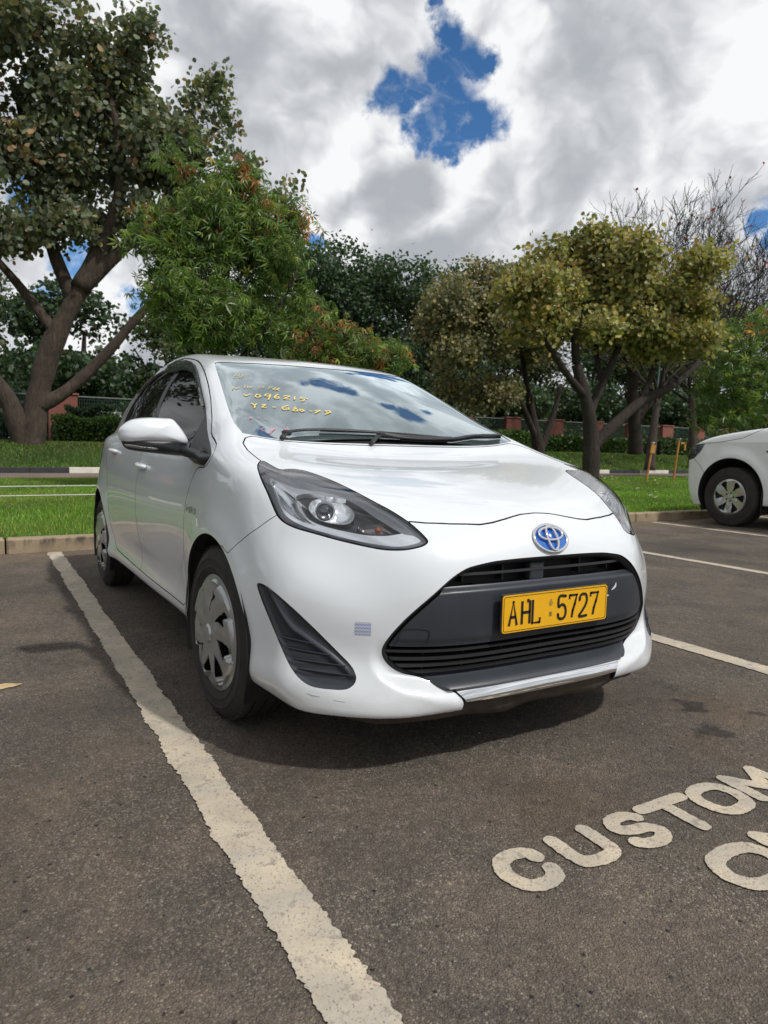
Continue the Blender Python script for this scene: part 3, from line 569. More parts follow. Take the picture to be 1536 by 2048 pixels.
def stroke_text(chars,w,n=4):
    """chars: list of (glyph,(x0,y0),width,height) in 2D; returns V2,F"""
    V_=[];F_=[]
    for g,(x0,y0),cw,ch in chars:
        for st in GL[g]:
            q=[(x0+a*cw,y0+b*ch) for a,b in st]; sharp=g in 'AHLTMNYI7'
            v,f=ribbon(q,w,n=1 if sharp else n); b=len(V_); 
            V_+=v.tolist(); F_+=[tuple(i+b for i in t) for t in f]
            for e in ([0,-1] if not sharp else range(len(q))):     # round joins/ends
                if sharp and e in(0,len(q)-1): continue
                b=len(V_); c=q[e]; V_+=[(c[0]+w/2*math.cos(2*math.pi*k/10),c[1]+w/2*math.sin(2*math.pi*k/10)) for k in range(10)]; F_.append(tuple(range(b,b+10)))
    return V_,F_

# ================= ground, kerbs, markings =================
def m_asphalt():
    m,t,out=newmat('worn_asphalt'); P=t('ShaderNodeNewGeometry').outputs['Position']
    base=t.ramp(t.noise(P,1.1,6,.6),[(.32,(0.186,0.153,0.121)),(.55,(0.236,0.191,0.154)),(.75,(0.304,0.248,0.196))])
    br=t.noise(P,.45,5,.65,.6); mm=t.noise(t.vmath('MULTIPLY',P,(.35,1.4,1.)),2.2,5,.6); base=t.mix(t.mapr(mm,.48,.66,0,.45),base,(0.114,0.103,0.095)); base=t.mix(t.mapr(br,.50,.72,0,.50),base,(0.312,0.215,0.137))
    jn=t('ShaderNodeTexNoise',{'Vector':P,'Scale':160.,'Detail':2.}).outputs['Color']; Pj=t.vmath('ADD',P,t.vmath('SCALE',t.vmath('SUBTRACT',jn,(0.620,0.615,0.610)),scale=.006)); v=t('ShaderNodeTexVoronoi',{'Vector':Pj,'Scale':185.,'Randomness':1.0}); rnd=t('ShaderNodeSeparateColor',{0:v.outputs['Color']})
    v2=t('ShaderNodeTexVoronoi',{'Vector':P,'Scale':70.,'Randomness':1.0}); rnd2=t('ShaderNodeSeparateColor',{0:v2.outputs['Color']})
    stone=t.ramp(t.math('ADD',t.math('MULTIPLY',rnd.outputs[0],.80),t.math('MULTIPLY',t.noise(P,420,3,.7),.22)),[(.05,(0.077,0.069,0.063)),(.40,(0.139,0.121,0.106)),(.70,(0.205,0.180,0.155)),(.86,(0.310,0.277,0.232)),(.95,(0.570,0.517,0.427))])
    expo=t.mapr(t.noise(P,2.3,5,.6),.30,.66,.25,.85)
    c=t.mix(expo,base,stone)
    big=t.mapr(rnd2.outputs[1],.955,.97,0,.9); c=t.mix(t.math('MULTIPLY',big,t.mapr(v2.outputs['Distance'],.38,.30,0,1)),c,t.ramp(rnd2.outputs[2],[(.4,(.022,.022,.025)),(.55,(.36,.32,.26)),(.9,(.27,.21,.14))]))
    gaps=t.mapr(v.outputs['Distance'],.35,.65,1,.62); c=t.mix(1.0,c,gaps,'MULTIPLY')
    n3=t.noise(P,14,4,.7); c=t.mix(t.mapr(n3,.60,.80,0,.30),c,(.20,.17,.13))
    # dust drifting to the kerb and oil spots
    sx=t('ShaderNodeSeparateXYZ',{0:P}); dust=t.mapr(sx.outputs[0],-4.2,-3.2,.75,0,'SMOOTHSTEP'); c=t.mix(t.math('MULTIPLY',dust,t.mapr(n3,.3,.7,.3,1)),c,(.27,.205,.135))
    wn=t('ShaderNodeTexNoise',{'Vector':P,'Scale':9.,'Detail':5.}).outputs['Color']; Pw=t.vmath('ADD',P,t.vmath('SCALE',t.vmath('SUBTRACT',wn,(.5,.5,.5)),scale=.22))
    def spot(c,pos,r,col,a,soft=.6):
        d=t.vmath('DISTANCE',Pw,pos); return t.mix(t.mapr(d,r*soft,r,a,0,'SMOOTHSTEP'),c,col)
    c=spot(c,(.78,.86,0),.30,(.17,.11,.065),.40,.1); c=spot(c,(.98,.55,0),.22,(.16,.105,.065),.35,.1)
    c=spot(c,(.72,.80,0),.075,(.022,.020,.020),.75); c=spot(c,(.92,.66,0),.07,(.03,.026,.024),.7); c=spot(c,(.86,.98,0),.05,(.03,.026,.024),.6)
    c=spot(c,(1.05,-.20,0),.3,(.15,.10,.06),.35,.2); c=spot(c,(-2.2,4.6,0),.7,(.03,.028,.026),.5,.1); c=spot(c,(-1.4,5.2,0),.5,(.035,.03,.028),.45,.1)
    c=t.mix(1.0,c,t.ramp(t.noise(P,1.9,9,.72,.4),[(.34,(.62,.62,.63)),(.50,(.88,.865,.845)),(.66,(1.18,1.12,1.05))]),'MULTIPLY'); c=t.mix(1.0,c,t.ramp(t.noise(P,26,4,.7),[(.35,(.80,.80,.80)),(.65,(1.12,1.11,1.10))]),'MULTIPLY')
    h=t.math('ADD',t.math('MULTIPLY',t.mapr(v.outputs['Distance'],0,.6,1,0),1.0),t.math('MULTIPLY',rnd.outputs[1],.55))
    h=t.math('ADD',h,t.math('MULTIPLY',t.noise(P,600,3,.6),.35)); h=t.math('ADD',h,t.math('MULTIPLY',t.mapr(v2.outputs['Distance'],.1,.5,1,0),.5))
    bp=t('ShaderNodeBump',{'Strength':1.0,'Distance':.0045,'Height':h})
    b=t('ShaderNodeBsdfPrincipled',{'Base Color':c,'Roughness':.88,'Specular IOR Level':.35,'Normal':bp.outputs[0]}); t.l.new(b.outputs[0],out.inputs[0]); return m
ASPH=m_asphalt()
def sheet(name,xs,ys,zf,mat,kind='structure',label=None):
    V_=[(x,y,zf(x,y)) for x in xs for y in ys]; ny=len(ys)
    q=np.array([(i*ny+k,(i+1)*ny+k,(i+1)*ny+k+1,i*ny+k+1) for i in range(len(xs)-1) for k in range(ny-1)])
    o=obj(name,V_,q,[mat]); return tag(o,kind=kind,label=label)
def m_grass(name,a,b,c):
    m,t,out=newmat(name); P=t('ShaderNodeNewGeometry').outputs['Position']
    col=t.ramp(t.noise(P,.6,6,.65),[(.3,a),(.5,b),(.72,c)]); f=t.noise(P,38,4,.8); col=t.mix(t.mapr(f,.35,.65,.55,0),col,tuple(x*.35 for x in a))
    bp=t('ShaderNodeBump',{'Strength':.9,'Distance':.03,'Height':t.noise(P,55,3,.8)})
    bb=t('ShaderNodeBsdfPrincipled',{'Base Color':col,'Roughness':.8,'Specular IOR Level':.2,'Normal':bp.outputs[0]}); t.l.new(bb.outputs[0],out.inputs[0]); return m
LAWN=m_grass('lawn',(.060,.135,.012),(.105,.21,.020),(.15,.25,.030)); LAWN_SHADED=m_grass('far_lawn',(.026,.060,.012),(.045,.092,.018),(.072,.115,.03))  # far lawn colours darkened to include the cloud shade over the bank
def zl(x):
    """lawn height beyond the access road"""
    t_=min(max((-19.3-x)/3.4,0),1); return .16+.68*(t_*t_*(3-2*t_))
sheet('parking_asphalt',[-4.20,-3,-1,1,3,8,30],[-40,-10,-2,0,2,6,12,45],lambda x,y:0.,ASPH)
sheet('lawn',np.linspace(-14.6,-4.34,24),np.linspace(-30,60,60),lambda x,y:.118+.02*math.sin(x*.9+y*.3)*(1 if -14<x<-4.6 else 0),LAWN)
DIRT=pmat('access_road_surface',(.165,.125,.105),.95,var=(.8,.25),bump=(30,.5,.01))
sheet('access_road',[-19.25,-17,-14.6],[-60,0,30,90],lambda x,y:.045,DIRT)
sheet('far_lawn',[-400,-150,-80,-45]+list(np.linspace(-34,-19.38,22)),[-300,-60]+list(np.linspace(-20,70,46))+[150,400],lambda x,y:(zl(x)+.04*math.sin(y*.5+x)*(x>-30)*(x<-20)) if x>-60 else .85,LAWN_SHADED)
sheet('ground',[-420,-100,0,60,420],[-420,-60,60,420],lambda x,y:-.30,pmat('earth',(.10,.08,.06),.95))
# kerb of concrete blocks, each its own piece
def m_kerb():
    m,t,out=newmat('kerb_concrete'); P=t('ShaderNodeNewGeometry').outputs['Position']; n=t.noise(P,3.4,6,.7); f=t.noise(P,60,4,.7); sp=t('ShaderNodeSeparateXYZ',{0:P})
    c=t.ramp(n,[(.3,(.24,.18,.12)),(.55,(.34,.265,.175)),(.75,(.44,.34,.22))]); fs=t.mapr(sp.outputs[0],-4.215,-4.20,0,1); st=t.noise(t.vmath('MULTIPLY',P,(1,1,.35)),9,5,.7); hz=t.mapr(sp.outputs[2],.03,.10,0,1)
    c=t.mix(t.math('MULTIPLY',t.math('MULTIPLY',t.mapr(st,.48,.62,0,.85),fs),hz),c,(.045,.042,.038)); c=t.mix(t.mapr(f,.55,.7,0,.4),c,(.15,.12,.09))
    bp=t('ShaderNodeBump',{'Strength':.7,'Distance':.006,'Height':t.math('ADD',f,n)}); b=t('ShaderNodeBsdfPrincipled',{'Base Color':c,'Roughness':.92,'Normal':bp.outputs[0]}); t.l.new(b.outputs[0],out.inputs[0]); return m
CONC=m_kerb()
kerb=bpy.data.objects.new('kerb',None); link(kerb); kerb['kind']='structure'
kb=MB(); kb.box((0,0,.055),(.145,.952,.14),bev=.014); k0=kb.obj('kerb_block',CONC,kerb); k0.location=(-4.27,-12,0)
def setloc(o,v): o.location=v
yk=6.38-.966*19.5; first=True; n_=0
for i in range(60):
    o=k0 if i==0 else k0.copy()
    if i: COL.objects.link(o)
    o.location=(-4.27+rng.normal(0,.003),yk+.966*i,rng.normal(0,.002)); o.rotation_euler=(0,0,rng.normal(0,.002))
PWH=pmat('kerb_white_paint',(.66,.63,.55),.85,var=(4,.12),bump=(40,.4,.004)); PBK=pmat('kerb_black_paint',(.030,.032,.036),.8,var=(4,.3),bump=(40,.4,.004))
kerb2=bpy.data.objects.new('painted_kerb',None); link(kerb2); kerb2['kind']='structure'
blk={}
for nm,mt in(('w',PWH),('b',PBK)):
    kb=MB(); kb.box((0,0,.10),(.14,1.0,.20),bev=.012); blk[nm]=kb.obj('kerb_block',mt,kerb2)
cnt_={'w':0,'b':0}
for i in range(-24,56):
    y=.67+.5+i*1.0; nm='w' if (i%4) in (0,1) else 'b'
    if 21<y<45: nm='w' if ((y-21.0)%3.9)<1.97 else 'b'
    o=blk[nm] if cnt_[nm]==0 else blk[nm].copy()
    if cnt_[nm]: COL.objects.link(o)
    cnt_[nm]+=1; o.location=(-19.31,y,rng.normal(.0,.004))
# painted bay lines
def m_roadpaint():
    m,t,out=newmat('road_paint'); P=t('ShaderNodeNewGeometry').outputs['Position']
    c=t.ramp(t.noise(P,7,5,.65),[(.3,(.39,.33,.255)),(.5,(.53,.455,.345)),(.72,(.63,.53,.385))])
    band=t('ShaderNodeTexNoise',{'Vector':t.vmath('MULTIPLY',P,(11.,4.5,1.)),'Scale':1.,'Detail':5.,'Roughness':.6,'Distortion':.8}).outputs['Fac']; c=t.mix(t.mapr(band,.42,.66,0,.60),c,(.37,.345,.305))
    sp=t.noise(P,170,3,.7); c=t.mix(t.mapr(sp,.585,.65,0,.85),c,(.13,.11,.095))
    sp2=t.noise(P,28,5,.75); c=t.mix(t.mapr(sp2,.54,.64,0,.7),c,(.20,.175,.15)); c=t.mix(t.mapr(t.noise(P,3.1,6,.7),.45,.62,0,.35),c,(.30,.27,.23))
    v=t('ShaderNodeTexVoronoi',{'Vector':P,'Scale':150.}); h=t.math('ADD',t.math('MULTIPLY',v.outputs['Distance'],-.45),t.math('MULTIPLY',band,.5))
    bp=t('ShaderNodeBump',{'Strength':.55,'Distance':.003,'Height':h})
    b=t('ShaderNodeBsdfPrincipled',{'Base Color':c,'Roughness':.8,'Specular IOR Level':.3,'Normal':bp.outputs[0]}); t.l.new(b.outputs[0],out.inputs[0]); return m
RP=m_roadpaint()
def rough_line(name,x0,x1,yc,w,jag=.006,step=.008,seed=1):
    r=np.random.default_rng(seed); n=int((x1-x0)/step); xs=np.linspace(x0,x1,n)
    def edge():
        e=np.zeros(n)
        for sc,am in((9,.9),(31,.6),(90,.55),(240,.4)): k=max(3,int((x1-x0)*sc)); e+=np.interp(xs,np.linspace(x0,x1,k),r.normal(0,1,k))*am
        return e*jag*.55
    a=yc-w/2+edge(); b=yc+w/2+edge(); xj=xs+r.normal(0,step*.12,n)
    V_=np.vstack([np.c_[xj,a,np.full(n,.004)],np.c_[xs,b,np.full(n,.004)]]); q=np.array([(i,i+1,n+i+1,n+i) for i in range(n-1)])
    return tag(obj(name,V_,q,[RP],smooth=False),kind='structure')
rough_line('bay_line',-4.16,3.6,-.985,.112,.007,.0035,3); rough_line('bay_line',-4.16,3.6,1.50,.110,.005,.010,4)
rough_line('bay_line',-4.16,3.6,4.02,.105,.005,.012,5); rough_line('bay_line',-4.10,3.6,6.60,.095,.004,.015,6); rough_line('bay_line',-4.16,3.6,9.10,.105,.004,.02,7); rough_line('bay_line',-4.16,3.6,-3.45,.11,.005,.02,8)
# stencilled words on the asphalt: x' = reading direction (+y), letter tops towards -x
def road_word(chars,w,seed):
    """each letter is one flat sheet cut out round its strokes, with slightly ragged edges"""
    for k,(g,y0,x0,cw,ch) in enumerate(chars):
        r=np.random.default_rng(seed+k); Ls=[]
        for st in GL[g]:
            q=np.array([(y0+a*cw,x0-b*ch) for a,b in st]); Ls.append(smoothpoly(q,8,False) if g in 'CUSO' else q)
        A=np.vstack(Ls); lo=A.min(0)-w; hi=A.max(0)+w; h=.0032; u=np.arange(lo[0],hi[0],h); v=np.arange(lo[1],hi[1],h); U,Vv=np.meshgrid(u,v,indexing='ij'); n0,n1=len(u),len(v)
        i=(np.arange(n0-1)[:,None]*n1+np.arange(n1-1)[None]).ravel(); Tq=np.vstack([np.stack([i,i+1,i+n1+1],1),np.stack([i,i+n1+1,i+n1],1)])
        ph=r.uniform(0,6.28,8)
        def field(P,Ls=Ls,ph=ph):
            d=np.min([poly_sd(P[:,:2],l,False) for l in Ls],axis=0)-w/2; y,x=P[:,0],P[:,1]
            return d+.0011*(np.sin(x*210+ph[0])*np.sin(y*190+ph[1])+.8*np.sin(x*430+ph[2])*np.sin(y*390+ph[3])+.7*np.sin(x*90+y*60+ph[4]))
        sh=Shell(np.c_[U.ravel(),Vv.ravel(),np.zeros(n0*n1)],Tq,N=np.tile([0,0,1.],(n0*n1,1))); sh.cut(field,1); v_,t_,_n=sh.sub(sh.lab==1)
        o=obj('painted_letter',np.c_[v_[:,1],v_[:,0],np.full(len(v_),.004)],t_,[RP],smooth=False); tag(o,kind='structure')
road_word([('C',-.512,1.267,.112,.118),('U',-.325,1.262,.108,.112),('S',-.142,1.272,.096,.118),('T',-.008,1.283,.158,.132),('O',.178,1.277,.132,.126),('M',.352,1.270,.150,.122)],.042,40)
road_word([('O',-.068,1.506,.170,.122),('N',.150,1.503,.120,.124)],.044,60)
for x0,x1,y0,y1 in((-.70,-.60,-1.56,-1.40),):
    r=np.random.default_rng(5); n=26; th=np.linspace(0,2*math.pi,n,endpoint=False); V_=[((x0+x1)/2+(x1-x0)/2*math.cos(a)*(.45+.35*r.random()),(y0+y1)/2+(y1-y0)/2*math.sin(a)*(.9+.2*r.random()),.004) for a in th]
    tag(obj('paint_dash',V_,[tuple(range(n))],[pmat('old_yellow_paint',(.55,.40,.22),.85,var=(30,.4))],smooth=False),kind='structure')
# loose grit on the asphalt
def grit(n,x0,x1,y0,y1,s0,s1,cols,name):
    r=np.random.default_rng(11); p=np.c_[r.uniform(x0,x1,n),r.uniform(y0,y1,n)]; s=r.uniform(s0,s1,n)**1.0; T_=np.array([(1,0,0),(-.5,.87,0),(-.5,-.87,0),(.1,.1,.8)])
    a=r.uniform(0,6.28,n); V_=np.empty((n,4,3))
    for k in range(4):
        q=T_[k]+r.normal(0,.18,(n,3)); V_[:,k,0]=p[:,0]+(q[:,0]*np.cos(a)-q[:,1]*np.sin(a))*s; V_[:,k,1]=p[:,1]+(q[:,0]*np.sin(a)+q[:,1]*np.cos(a))*s; V_[:,k,2]=np.clip(q[:,2],0,1)*s*.8 if k==3 else -.0005
    T3=np.array([(0,1,3),(1,2,3),(2,0,3)]); Fq=(np.arange(n)[:,None,None]*4+T3[None]).reshape(-1,3)
    me=mesh(name,V_.reshape(-1,3),Fq,cols,smooth=False,midx=np.repeat(r.integers(0,len(cols),n),3)); o=bpy.data.objects.new(name,me); link(o); tag(o,kind='stuff'); return o
gm=[pmat('grit_pale',(.26,.235,.19),.9),pmat('grit_grey',(.14,.13,.12),.9),pmat('grit_dark',(.04,.038,.04),.85),pmat('grit_brown',(.17,.115,.07),.9)]
g=grit(26000,-1.2,2.3,-2.2,2.2,.0010,.0032,gm,'grit'); tag(g,'fine loose grit scattered over the asphalt in front of the hatchback','grit')
g=grit(500,-1.0,2.1,-2.0,2.0,.004,.0065,[gm[2],gm[0],gm[3]],'gravel'); tag(g,'small dark and pale stone chips lying on the asphalt','gravel')

# ================= white hatchback =================
def m_paint(name,base):
    m,t,out=newmat(name); tc=t('ShaderNodeTexCoord').outputs['Object']
    n=t.noise(tc,3.0,3,.5); c=t.ramp(n,[(.3,tuple(x*.985 for x in base)),(.7,base)])
    # road dust low on the panels
    sep=t('ShaderNodeSeparateXYZ',{0:tc}); low=t.mapr(sep.outputs[2],.18,.45,.20,0,'SMOOTHSTEP'); dn=t.noise(tc,22,5,.7)
    c=t.mix(t.math('MULTIPLY',low,t.mapr(dn,.35,.7,.2,1)),c,(.42,.35,.27))
    geo=t('ShaderNodeNewGeometry'); c=t.mix(geo.outputs['Backfacing'],c,(.03,.03,.032))
    op=t.noise(tc,900,2,.5); bp=t('ShaderNodeBump',{'Strength':.02,'Distance':.001,'Height':op})
    b=t('ShaderNodeBsdfPrincipled',{'Base Color':c,'Roughness':.34,'Specular IOR Level':.5,'Coat Weight':.9,'Coat Roughness':.035,'Coat IOR':1.5,'Metallic':.0,'Normal':bp.outputs[0]})
    t.l.new(t.math('MULTIPLY',.9,t.math('SUBTRACT',1.0,geo.outputs['Backfacing'])),b.inputs['Coat Weight'])
    t.l.new(b.outputs[0],out.inputs[0]); return m
def m_glass(name,tint,refl=1.0,op=.2,rough=0.0,hz=(.10,.12,.12),gc=(1,1,1)):
    """thin sheet of glass: Fresnel reflection over a tinted see-through pane"""
    m,t,out=newmat(name)
    tr=t('ShaderNodeBsdfTransparent',{'Color':(*tint,1)}); df=t('ShaderNodeBsdfDiffuse',{'Color':(*hz,1)})
    inner=t('ShaderNodeMixShader',{0:op,1:tr.outputs[0],2:df.outputs[0]})
    gl=t('ShaderNodeBsdfGlossy',{'Color':(*gc,1),'Roughness':rough}); fr=t('ShaderNodeFresnel',{'IOR':1.5})
    f=t.math('MULTIPLY',fr.outputs[0],refl,clamp=True)
    mx=t('ShaderNodeMixShader',{0:f,1:inner.outputs[0],2:gl.outputs[0]}); t.l.new(mx.outputs[0],out.inputs[0]); return m
PAINT=m_paint('pearl_white_paint',(.715,.75,.78))
BLK=pmat('black_plastic',(.018,.019,.021),.42,spec=.5,bump=(900,.12,.0006))
SATIN=pmat('dark_grey_plastic',(.029,.034,.043),.38,spec=.5,bump=(1400,.15,.0004),var=(6,.15))
SEAL=pmat('rubber_seal',(.010,.010,.011),.7)
CHROME=pmat('chrome',(.86,.87,.88),.06,metal=1.)
DCHROME=pmat('lamp_chrome',(.88,.90,.93),.16,metal=.75,coat=1)
WS=m_glass('windscreen_glass',(.70,.80,.78),3.5,.34,hz=(.22,.29,.29),gc=(.84,.94,.97))
SIDEG=m_glass('tinted_side_glass',(.07,.08,.08),.55,.25,hz=(.03,.035,.035))
LENS=m_glass('clear_lamp_cover',(.95,.96,.97),1.35,.0)
INT=pmat('interior_trim',(.045,.045,.043),.75,bump=(300,.3,.001))
HLIN=pmat('lamp_dark_inner',(.022,.024,.028),.3)
UNDER=pmat('muddy_undertray',(.055,.042,.030),.85,bump=(60,.5,.004),var=(14,.45))
RED=pmat('red_lamp',(.35,.01,.01),.2,coat=1)
CARLOC=(-1.27,0,0)
car=thing('parked_car',CARLOC,'white five door hatchback with yellow front number plate in the marked bay','car')
V,Q=extract(H0); T=np.vstack([Q[:,[0,1,2]],Q[:,[0,2,3]]])
V,T=refine(V,T,lambda C:(C[:,0]>.22)&(C[:,2]<.98))
S_=Shell(V,T)
XZ=lambda P:P[:,[0,2]]
def fld(poly,ax,off=0.,closed=True,absy=True):
    poly=np.asarray(poly,float)
    def f(P):
        Q=P.copy()
        if absy: Q[:,1]=np.abs(Q[:,1])
        q=Q[:,ax]; lo=poly.min(0)-.06; hi=poly.max(0)+.06; m=((q>lo)&(q<hi)).all(1); out=np.full(len(P),.06)
        if m.any(): out[m]=poly_sd(q[m],poly,closed)
        return out-off
    return f
def seam_cut(poly,ax,w,cond,lab):
    poly=np.asarray(poly,float)
    def sd(P):
        Q=P.copy(); Q[:,1]=np.abs(Q[:,1]); q=Q[:,ax]; A=poly[:-1]; B=poly[1:]; Dv=B-A; L2=(Dv**2).sum(1)
        wv=q[:,None,:]-A; t=(wv*Dv).sum(2)/L2; tc=np.clip(t,0,1); r=wv-Dv*tc[...,None]; d=np.sqrt((r**2).sum(2)); i=d.argmin(1); k=np.arange(len(q))
        cr_=(Dv[i,0]*wv[k,i,1]-Dv[i,1]*wv[k,i,0]); return np.where(cr_<0,-1,1)*d[k,i]
    near=lambda C,N:cond(C,N)&(np.abs(fld(poly,ax,0,closed=False)(C))<.03)
    S_.cut(lambda P:sd(P)-w,98,sel(near,(lab,))); S_.cut(lambda P:sd(P)+w,lab,sel(lab=(98,))); S_.lab[S_.lab==98]=8
def sel(c=None,lab=(0,)):
    m=np.isin(S_.lab,lab); C=S_.cen(); Nn=S_.cnor()
    return m&c(C,Nn) if c else m
# --- mouth
S_.cut(fld(MOUTH,[1,2],absy=False),1,sel(lambda C,N:(C[:,0]>.58)&(C[:,2]<.66)&(N[:,0]>.12)))
S_.cut(fld(MOUTH,[1,2],absy=False),1,sel(lambda C,N:(C[:,0]>.64)&(C[:,2]<.26)))
# --- lamps and side vents, each in its own tangent frame
def tframe(P):
    P=np.array(P); N=normals(P).mean(0); return Frame(P.mean(0),N)
fHL=tframe(TR['HL']); fDR=tframe(TR['DRL'])
uvp=lambda fr,k,n=4,c=True: smoothpoly(fr.uv(np.array(TR[k])),n,c)
pHL=uvp(fHL,'HL'); pDR=uvp(fDR,'DRL')
def ffr(fr,poly,off=0.,closed=True):
    lo=poly.min(0)-.05; hi=poly.max(0)+.05
    def f(P):
        q=fr.uv(P); m=((q>lo)&(q<hi)).all(1); out=np.full(len(P),.05)
        if m.any(): out[m]=poly_sd(q[m],poly,closed)
        return out-off
    return f
def nearfr(fr,lim,dot=.35):
    def c(C,N):
        Q=C.copy(); Q[:,1]=-np.abs(Q[:,1]); Nm=N.copy(); Nm[:,1]*=np.where(C[:,1]>0,-1,1)
        return (np.linalg.norm(Q-fr.o,axis=1)<lim)&(Nm@fr.n>dot)
    return c
S_.cut(ffr(fDR,pDR,.0),3,sel(nearfr(fDR,.4)))
# --- hood outline (plan view) : gap
hlt=np.array(TR['HL'])[2:13][:, :2]; hlt=hlt*[1,-1]
seam=np.array(TR['SEAM'])[:,:2]; seam[:,1]*=-1; seam=seam[:7][::-1]
seam=np.vstack([[seam[0][0],0],seam])
hr=np.array(TR['HOODR'])[:,:2]*[1,-1]
half=np.vstack([seam,hlt[::-1]+[.008,.010],hr[::-1][:4],[hr[0]],[(-.168,.5),(-.152,.3),(-.146,.15),(-.145,0)]])
# keep only monotone part next to the lamp
HOOD=np.vstack([half,[(a,-b) for a,b in half[::-1][1:-1]]])
top=lambda C,N:(N[:,2]>.15)&(C[:,0]>-.4)&(C[:,2]>.6)
S_.cut(fld(HOOD,[0,1],.0026,absy=False),8,sel(top)); S_.cut(fld(HOOD,[0,1],-.0026,absy=False),20,sel(top,(8,)))
S_.cut(ffr(fHL,pHL,.0032),8,sel(nearfr(fHL,.5,.1),(0,8,20)))
S_.cut(ffr(fHL,pHL,-.001),2,sel(nearfr(fHL,.5,.1),(8,)))
# --- windscreen and cowl
wr=np.array(TR['WSR'])[:,:2]*[1,-1]
wt=[(-.9895,.522),(-.986,.50),(-.972,.45),(-.956,.38),(-.935,.277),(-.915,.13),(-.905,0)]
whalf=np.vstack([[(-.1565,0),(-.157,.15),(-.163,.3),(-.178,.5),(-.192,.62),(-.200,.655)],wr[1:4],[(-.93,.543),(-.975,.534)],wt])
WSP=np.vstack([whalf,[(a,-b) for a,b in whalf[::-1][1:-1]]])
S_.cut(fld(WSP,[0,1],0,absy=False),4,sel(lambda C,N:(N[:,2]>.3)&(C[:,2]>.9)))
S_.cut(lambda P:-(P[:,0]+.198-.045*P[:,1]**2*2),5,sel(lab=(4,)))
# --- side glass
D=np.array(TR['DLO'])[:,[0,2]]
DLO=np.vstack([D[7:18],[(-.45,.884),(-.6,.905),(-.9,.925),(-1.3,.945),(-1.8,.968),(-2.2,.995),(-2.42,1.03),(-2.53,1.08),(-2.55,1.15),(-2.50,1.22),(-2.36,1.295),(-2.165,1.35),(-1.95,1.374),(-1.78,1.386),(-1.613,1.400)]])
side=lambda C,N:(np.abs(N[:,1])>.2)&(np.abs(C[:,1])>.45)
S_.cut(fld(smoothpoly(DLO,3),[0,2]),6,sel(lambda C,N:side(C,N)&(C[:,2]>.84)&(C[:,0]<-.1)))
S_.cut(lambda P:-(P[:,0]+.56+.28*(P[:,2]-.95)),5,sel(lab=(6,)))          # black sail at the mirror foot
bp=np.array(TR['BPIL'])[:,[0,2]]; bp=np.vstack([[(-1.42,1.42)],bp,[(-1.43,.9)]])
S_.cut(fld(bp,[0,2],.034,closed=False),5,sel(lab=(6,)))
rim=smoothpoly(DLO,3)
S_.cut(lambda P:-(fld(rim,[0,2])(P)+.017),5,sel(lab=(6,)))                # black rubber round the panes
S_.cut(fld([(-2.23,.9),(-2.17,1.2),(-2.12,1.40)],[0,2],.02,closed=False),5,sel(lab=(6,)))
# --- arches
for cx in(0,-2.55):
    S_.cut(lambda P,cx=cx:np.hypot(P[:,0]-cx,P[:,2]-.304)-.344,9,sel(lambda C,N,cx=cx:(np.abs(C[:,1])>.5)&(C[:,2]<.75)&(np.abs(C[:,0]-cx)<.5)))
# --- shut lines on the sides
dg=[(-1.53,1.4149),(-1.3046,1.3867),(-1.1453,1.3555),(-.9644,1.2991),(-.7833,1.2218),(-.6341,1.1463),(-.5261,1.0842),(-.36,1.0),(-.20,.955),(-.17,.91),(-.22,.87),(-.33,.86),(-.385,.80),(-.41,.726),(-.418,.62),(-.43,.53),(-.448,.43),(-.458,.35),(-.455,.305),(-.60,.296),(-1.3,.300),(-1.9,.312),(-2.05,.33),(-2.13,.40),(-2.17,.5),(-2.2,.62),(-2.28,.74),(-2.42,.86),(-2.54,.97),(-2.585,1.08),(-2.58,1.17),(-2.53,1.245),(-2.38,1.325),(-2.18,1.378),(-1.95,1.402),(-1.7,1.416)]
dgs=smoothpoly(dg,3)
S_.cut(fld(dgs,[0,2],.0022),8,sel(lambda C,N:side(C,N)&(C[:,2]>.25)))
S_.cut(fld(dgs,[0,2],-.0022),21,sel(lambda C,N:side(C,N)&(C[:,2]>.25),(8,)))
S_.lab[(S_.lab==8)&(S_.cen()[:,0]<-.0)&(np.abs(S_.cen()[:,1])>.3)&(S_.cen()[:,2]<.9)&(S_.cen()[:,0]<-.3)]=8
seam_cut([(-1.41,1.44),(-1.42,1.39),(-1.47,1.25),(-1.465,1.1),(-1.42,.93),(-1.36,.7),(-1.34,.5),(-1.34,.27)],[0,2],.0022,side,21)
bs=[(.155,.618),(.19,.608),(.229,.639),(.278,.671),(.33,.703),(.378,.745),(.40,.765)]
seam_cut(bs,[0,2],.0013,lambda C,N:(np.abs(C[:,1])>.6)&(C[:,2]<.78)&(C[:,0]>.1),0)
seam_cut([(-2.78,.50),(-2.86,.62),(-2.95,.72),(-3.4,.74)],[0,2],.002,lambda C,N:(C[:,0]<-2.7)&(C[:,2]>.4),0)
# --- hatch glass, tail lamps
S_.cut(fld([(-.60,.98),(.60,.98),(.52,1.28),(-.52,1.28)],[1,2],absy=False),7,sel(lambda C,N:(N[:,0]<-.3)&(C[:,0]<-2.6)))
S_.cut(fld([(.56,.78),(.80,.80),(.80,.98),(.66,1.0)],[1,2]),10,sel(lambda C,N:(N[:,0]<-.1)&(C[:,0]<-2.8)))
# --- floor
S_.lab[sel(lambda C,N:(N[:,2]<-.75)&(C[:,2]<.27),(0,21,8))]=11
# --- bumper cover in front of the wing seams
BPG=np.array([(.155,.618)]+bs[1:]+[(.47,.82),(1,.82),(1,0),(.155,0)])
c_=S_.cen(); S_.lab[(S_.lab==0)&(poly_sd(c_[:,[0,2]],BPG)<0)&(c_[:,0]>.15)]=22
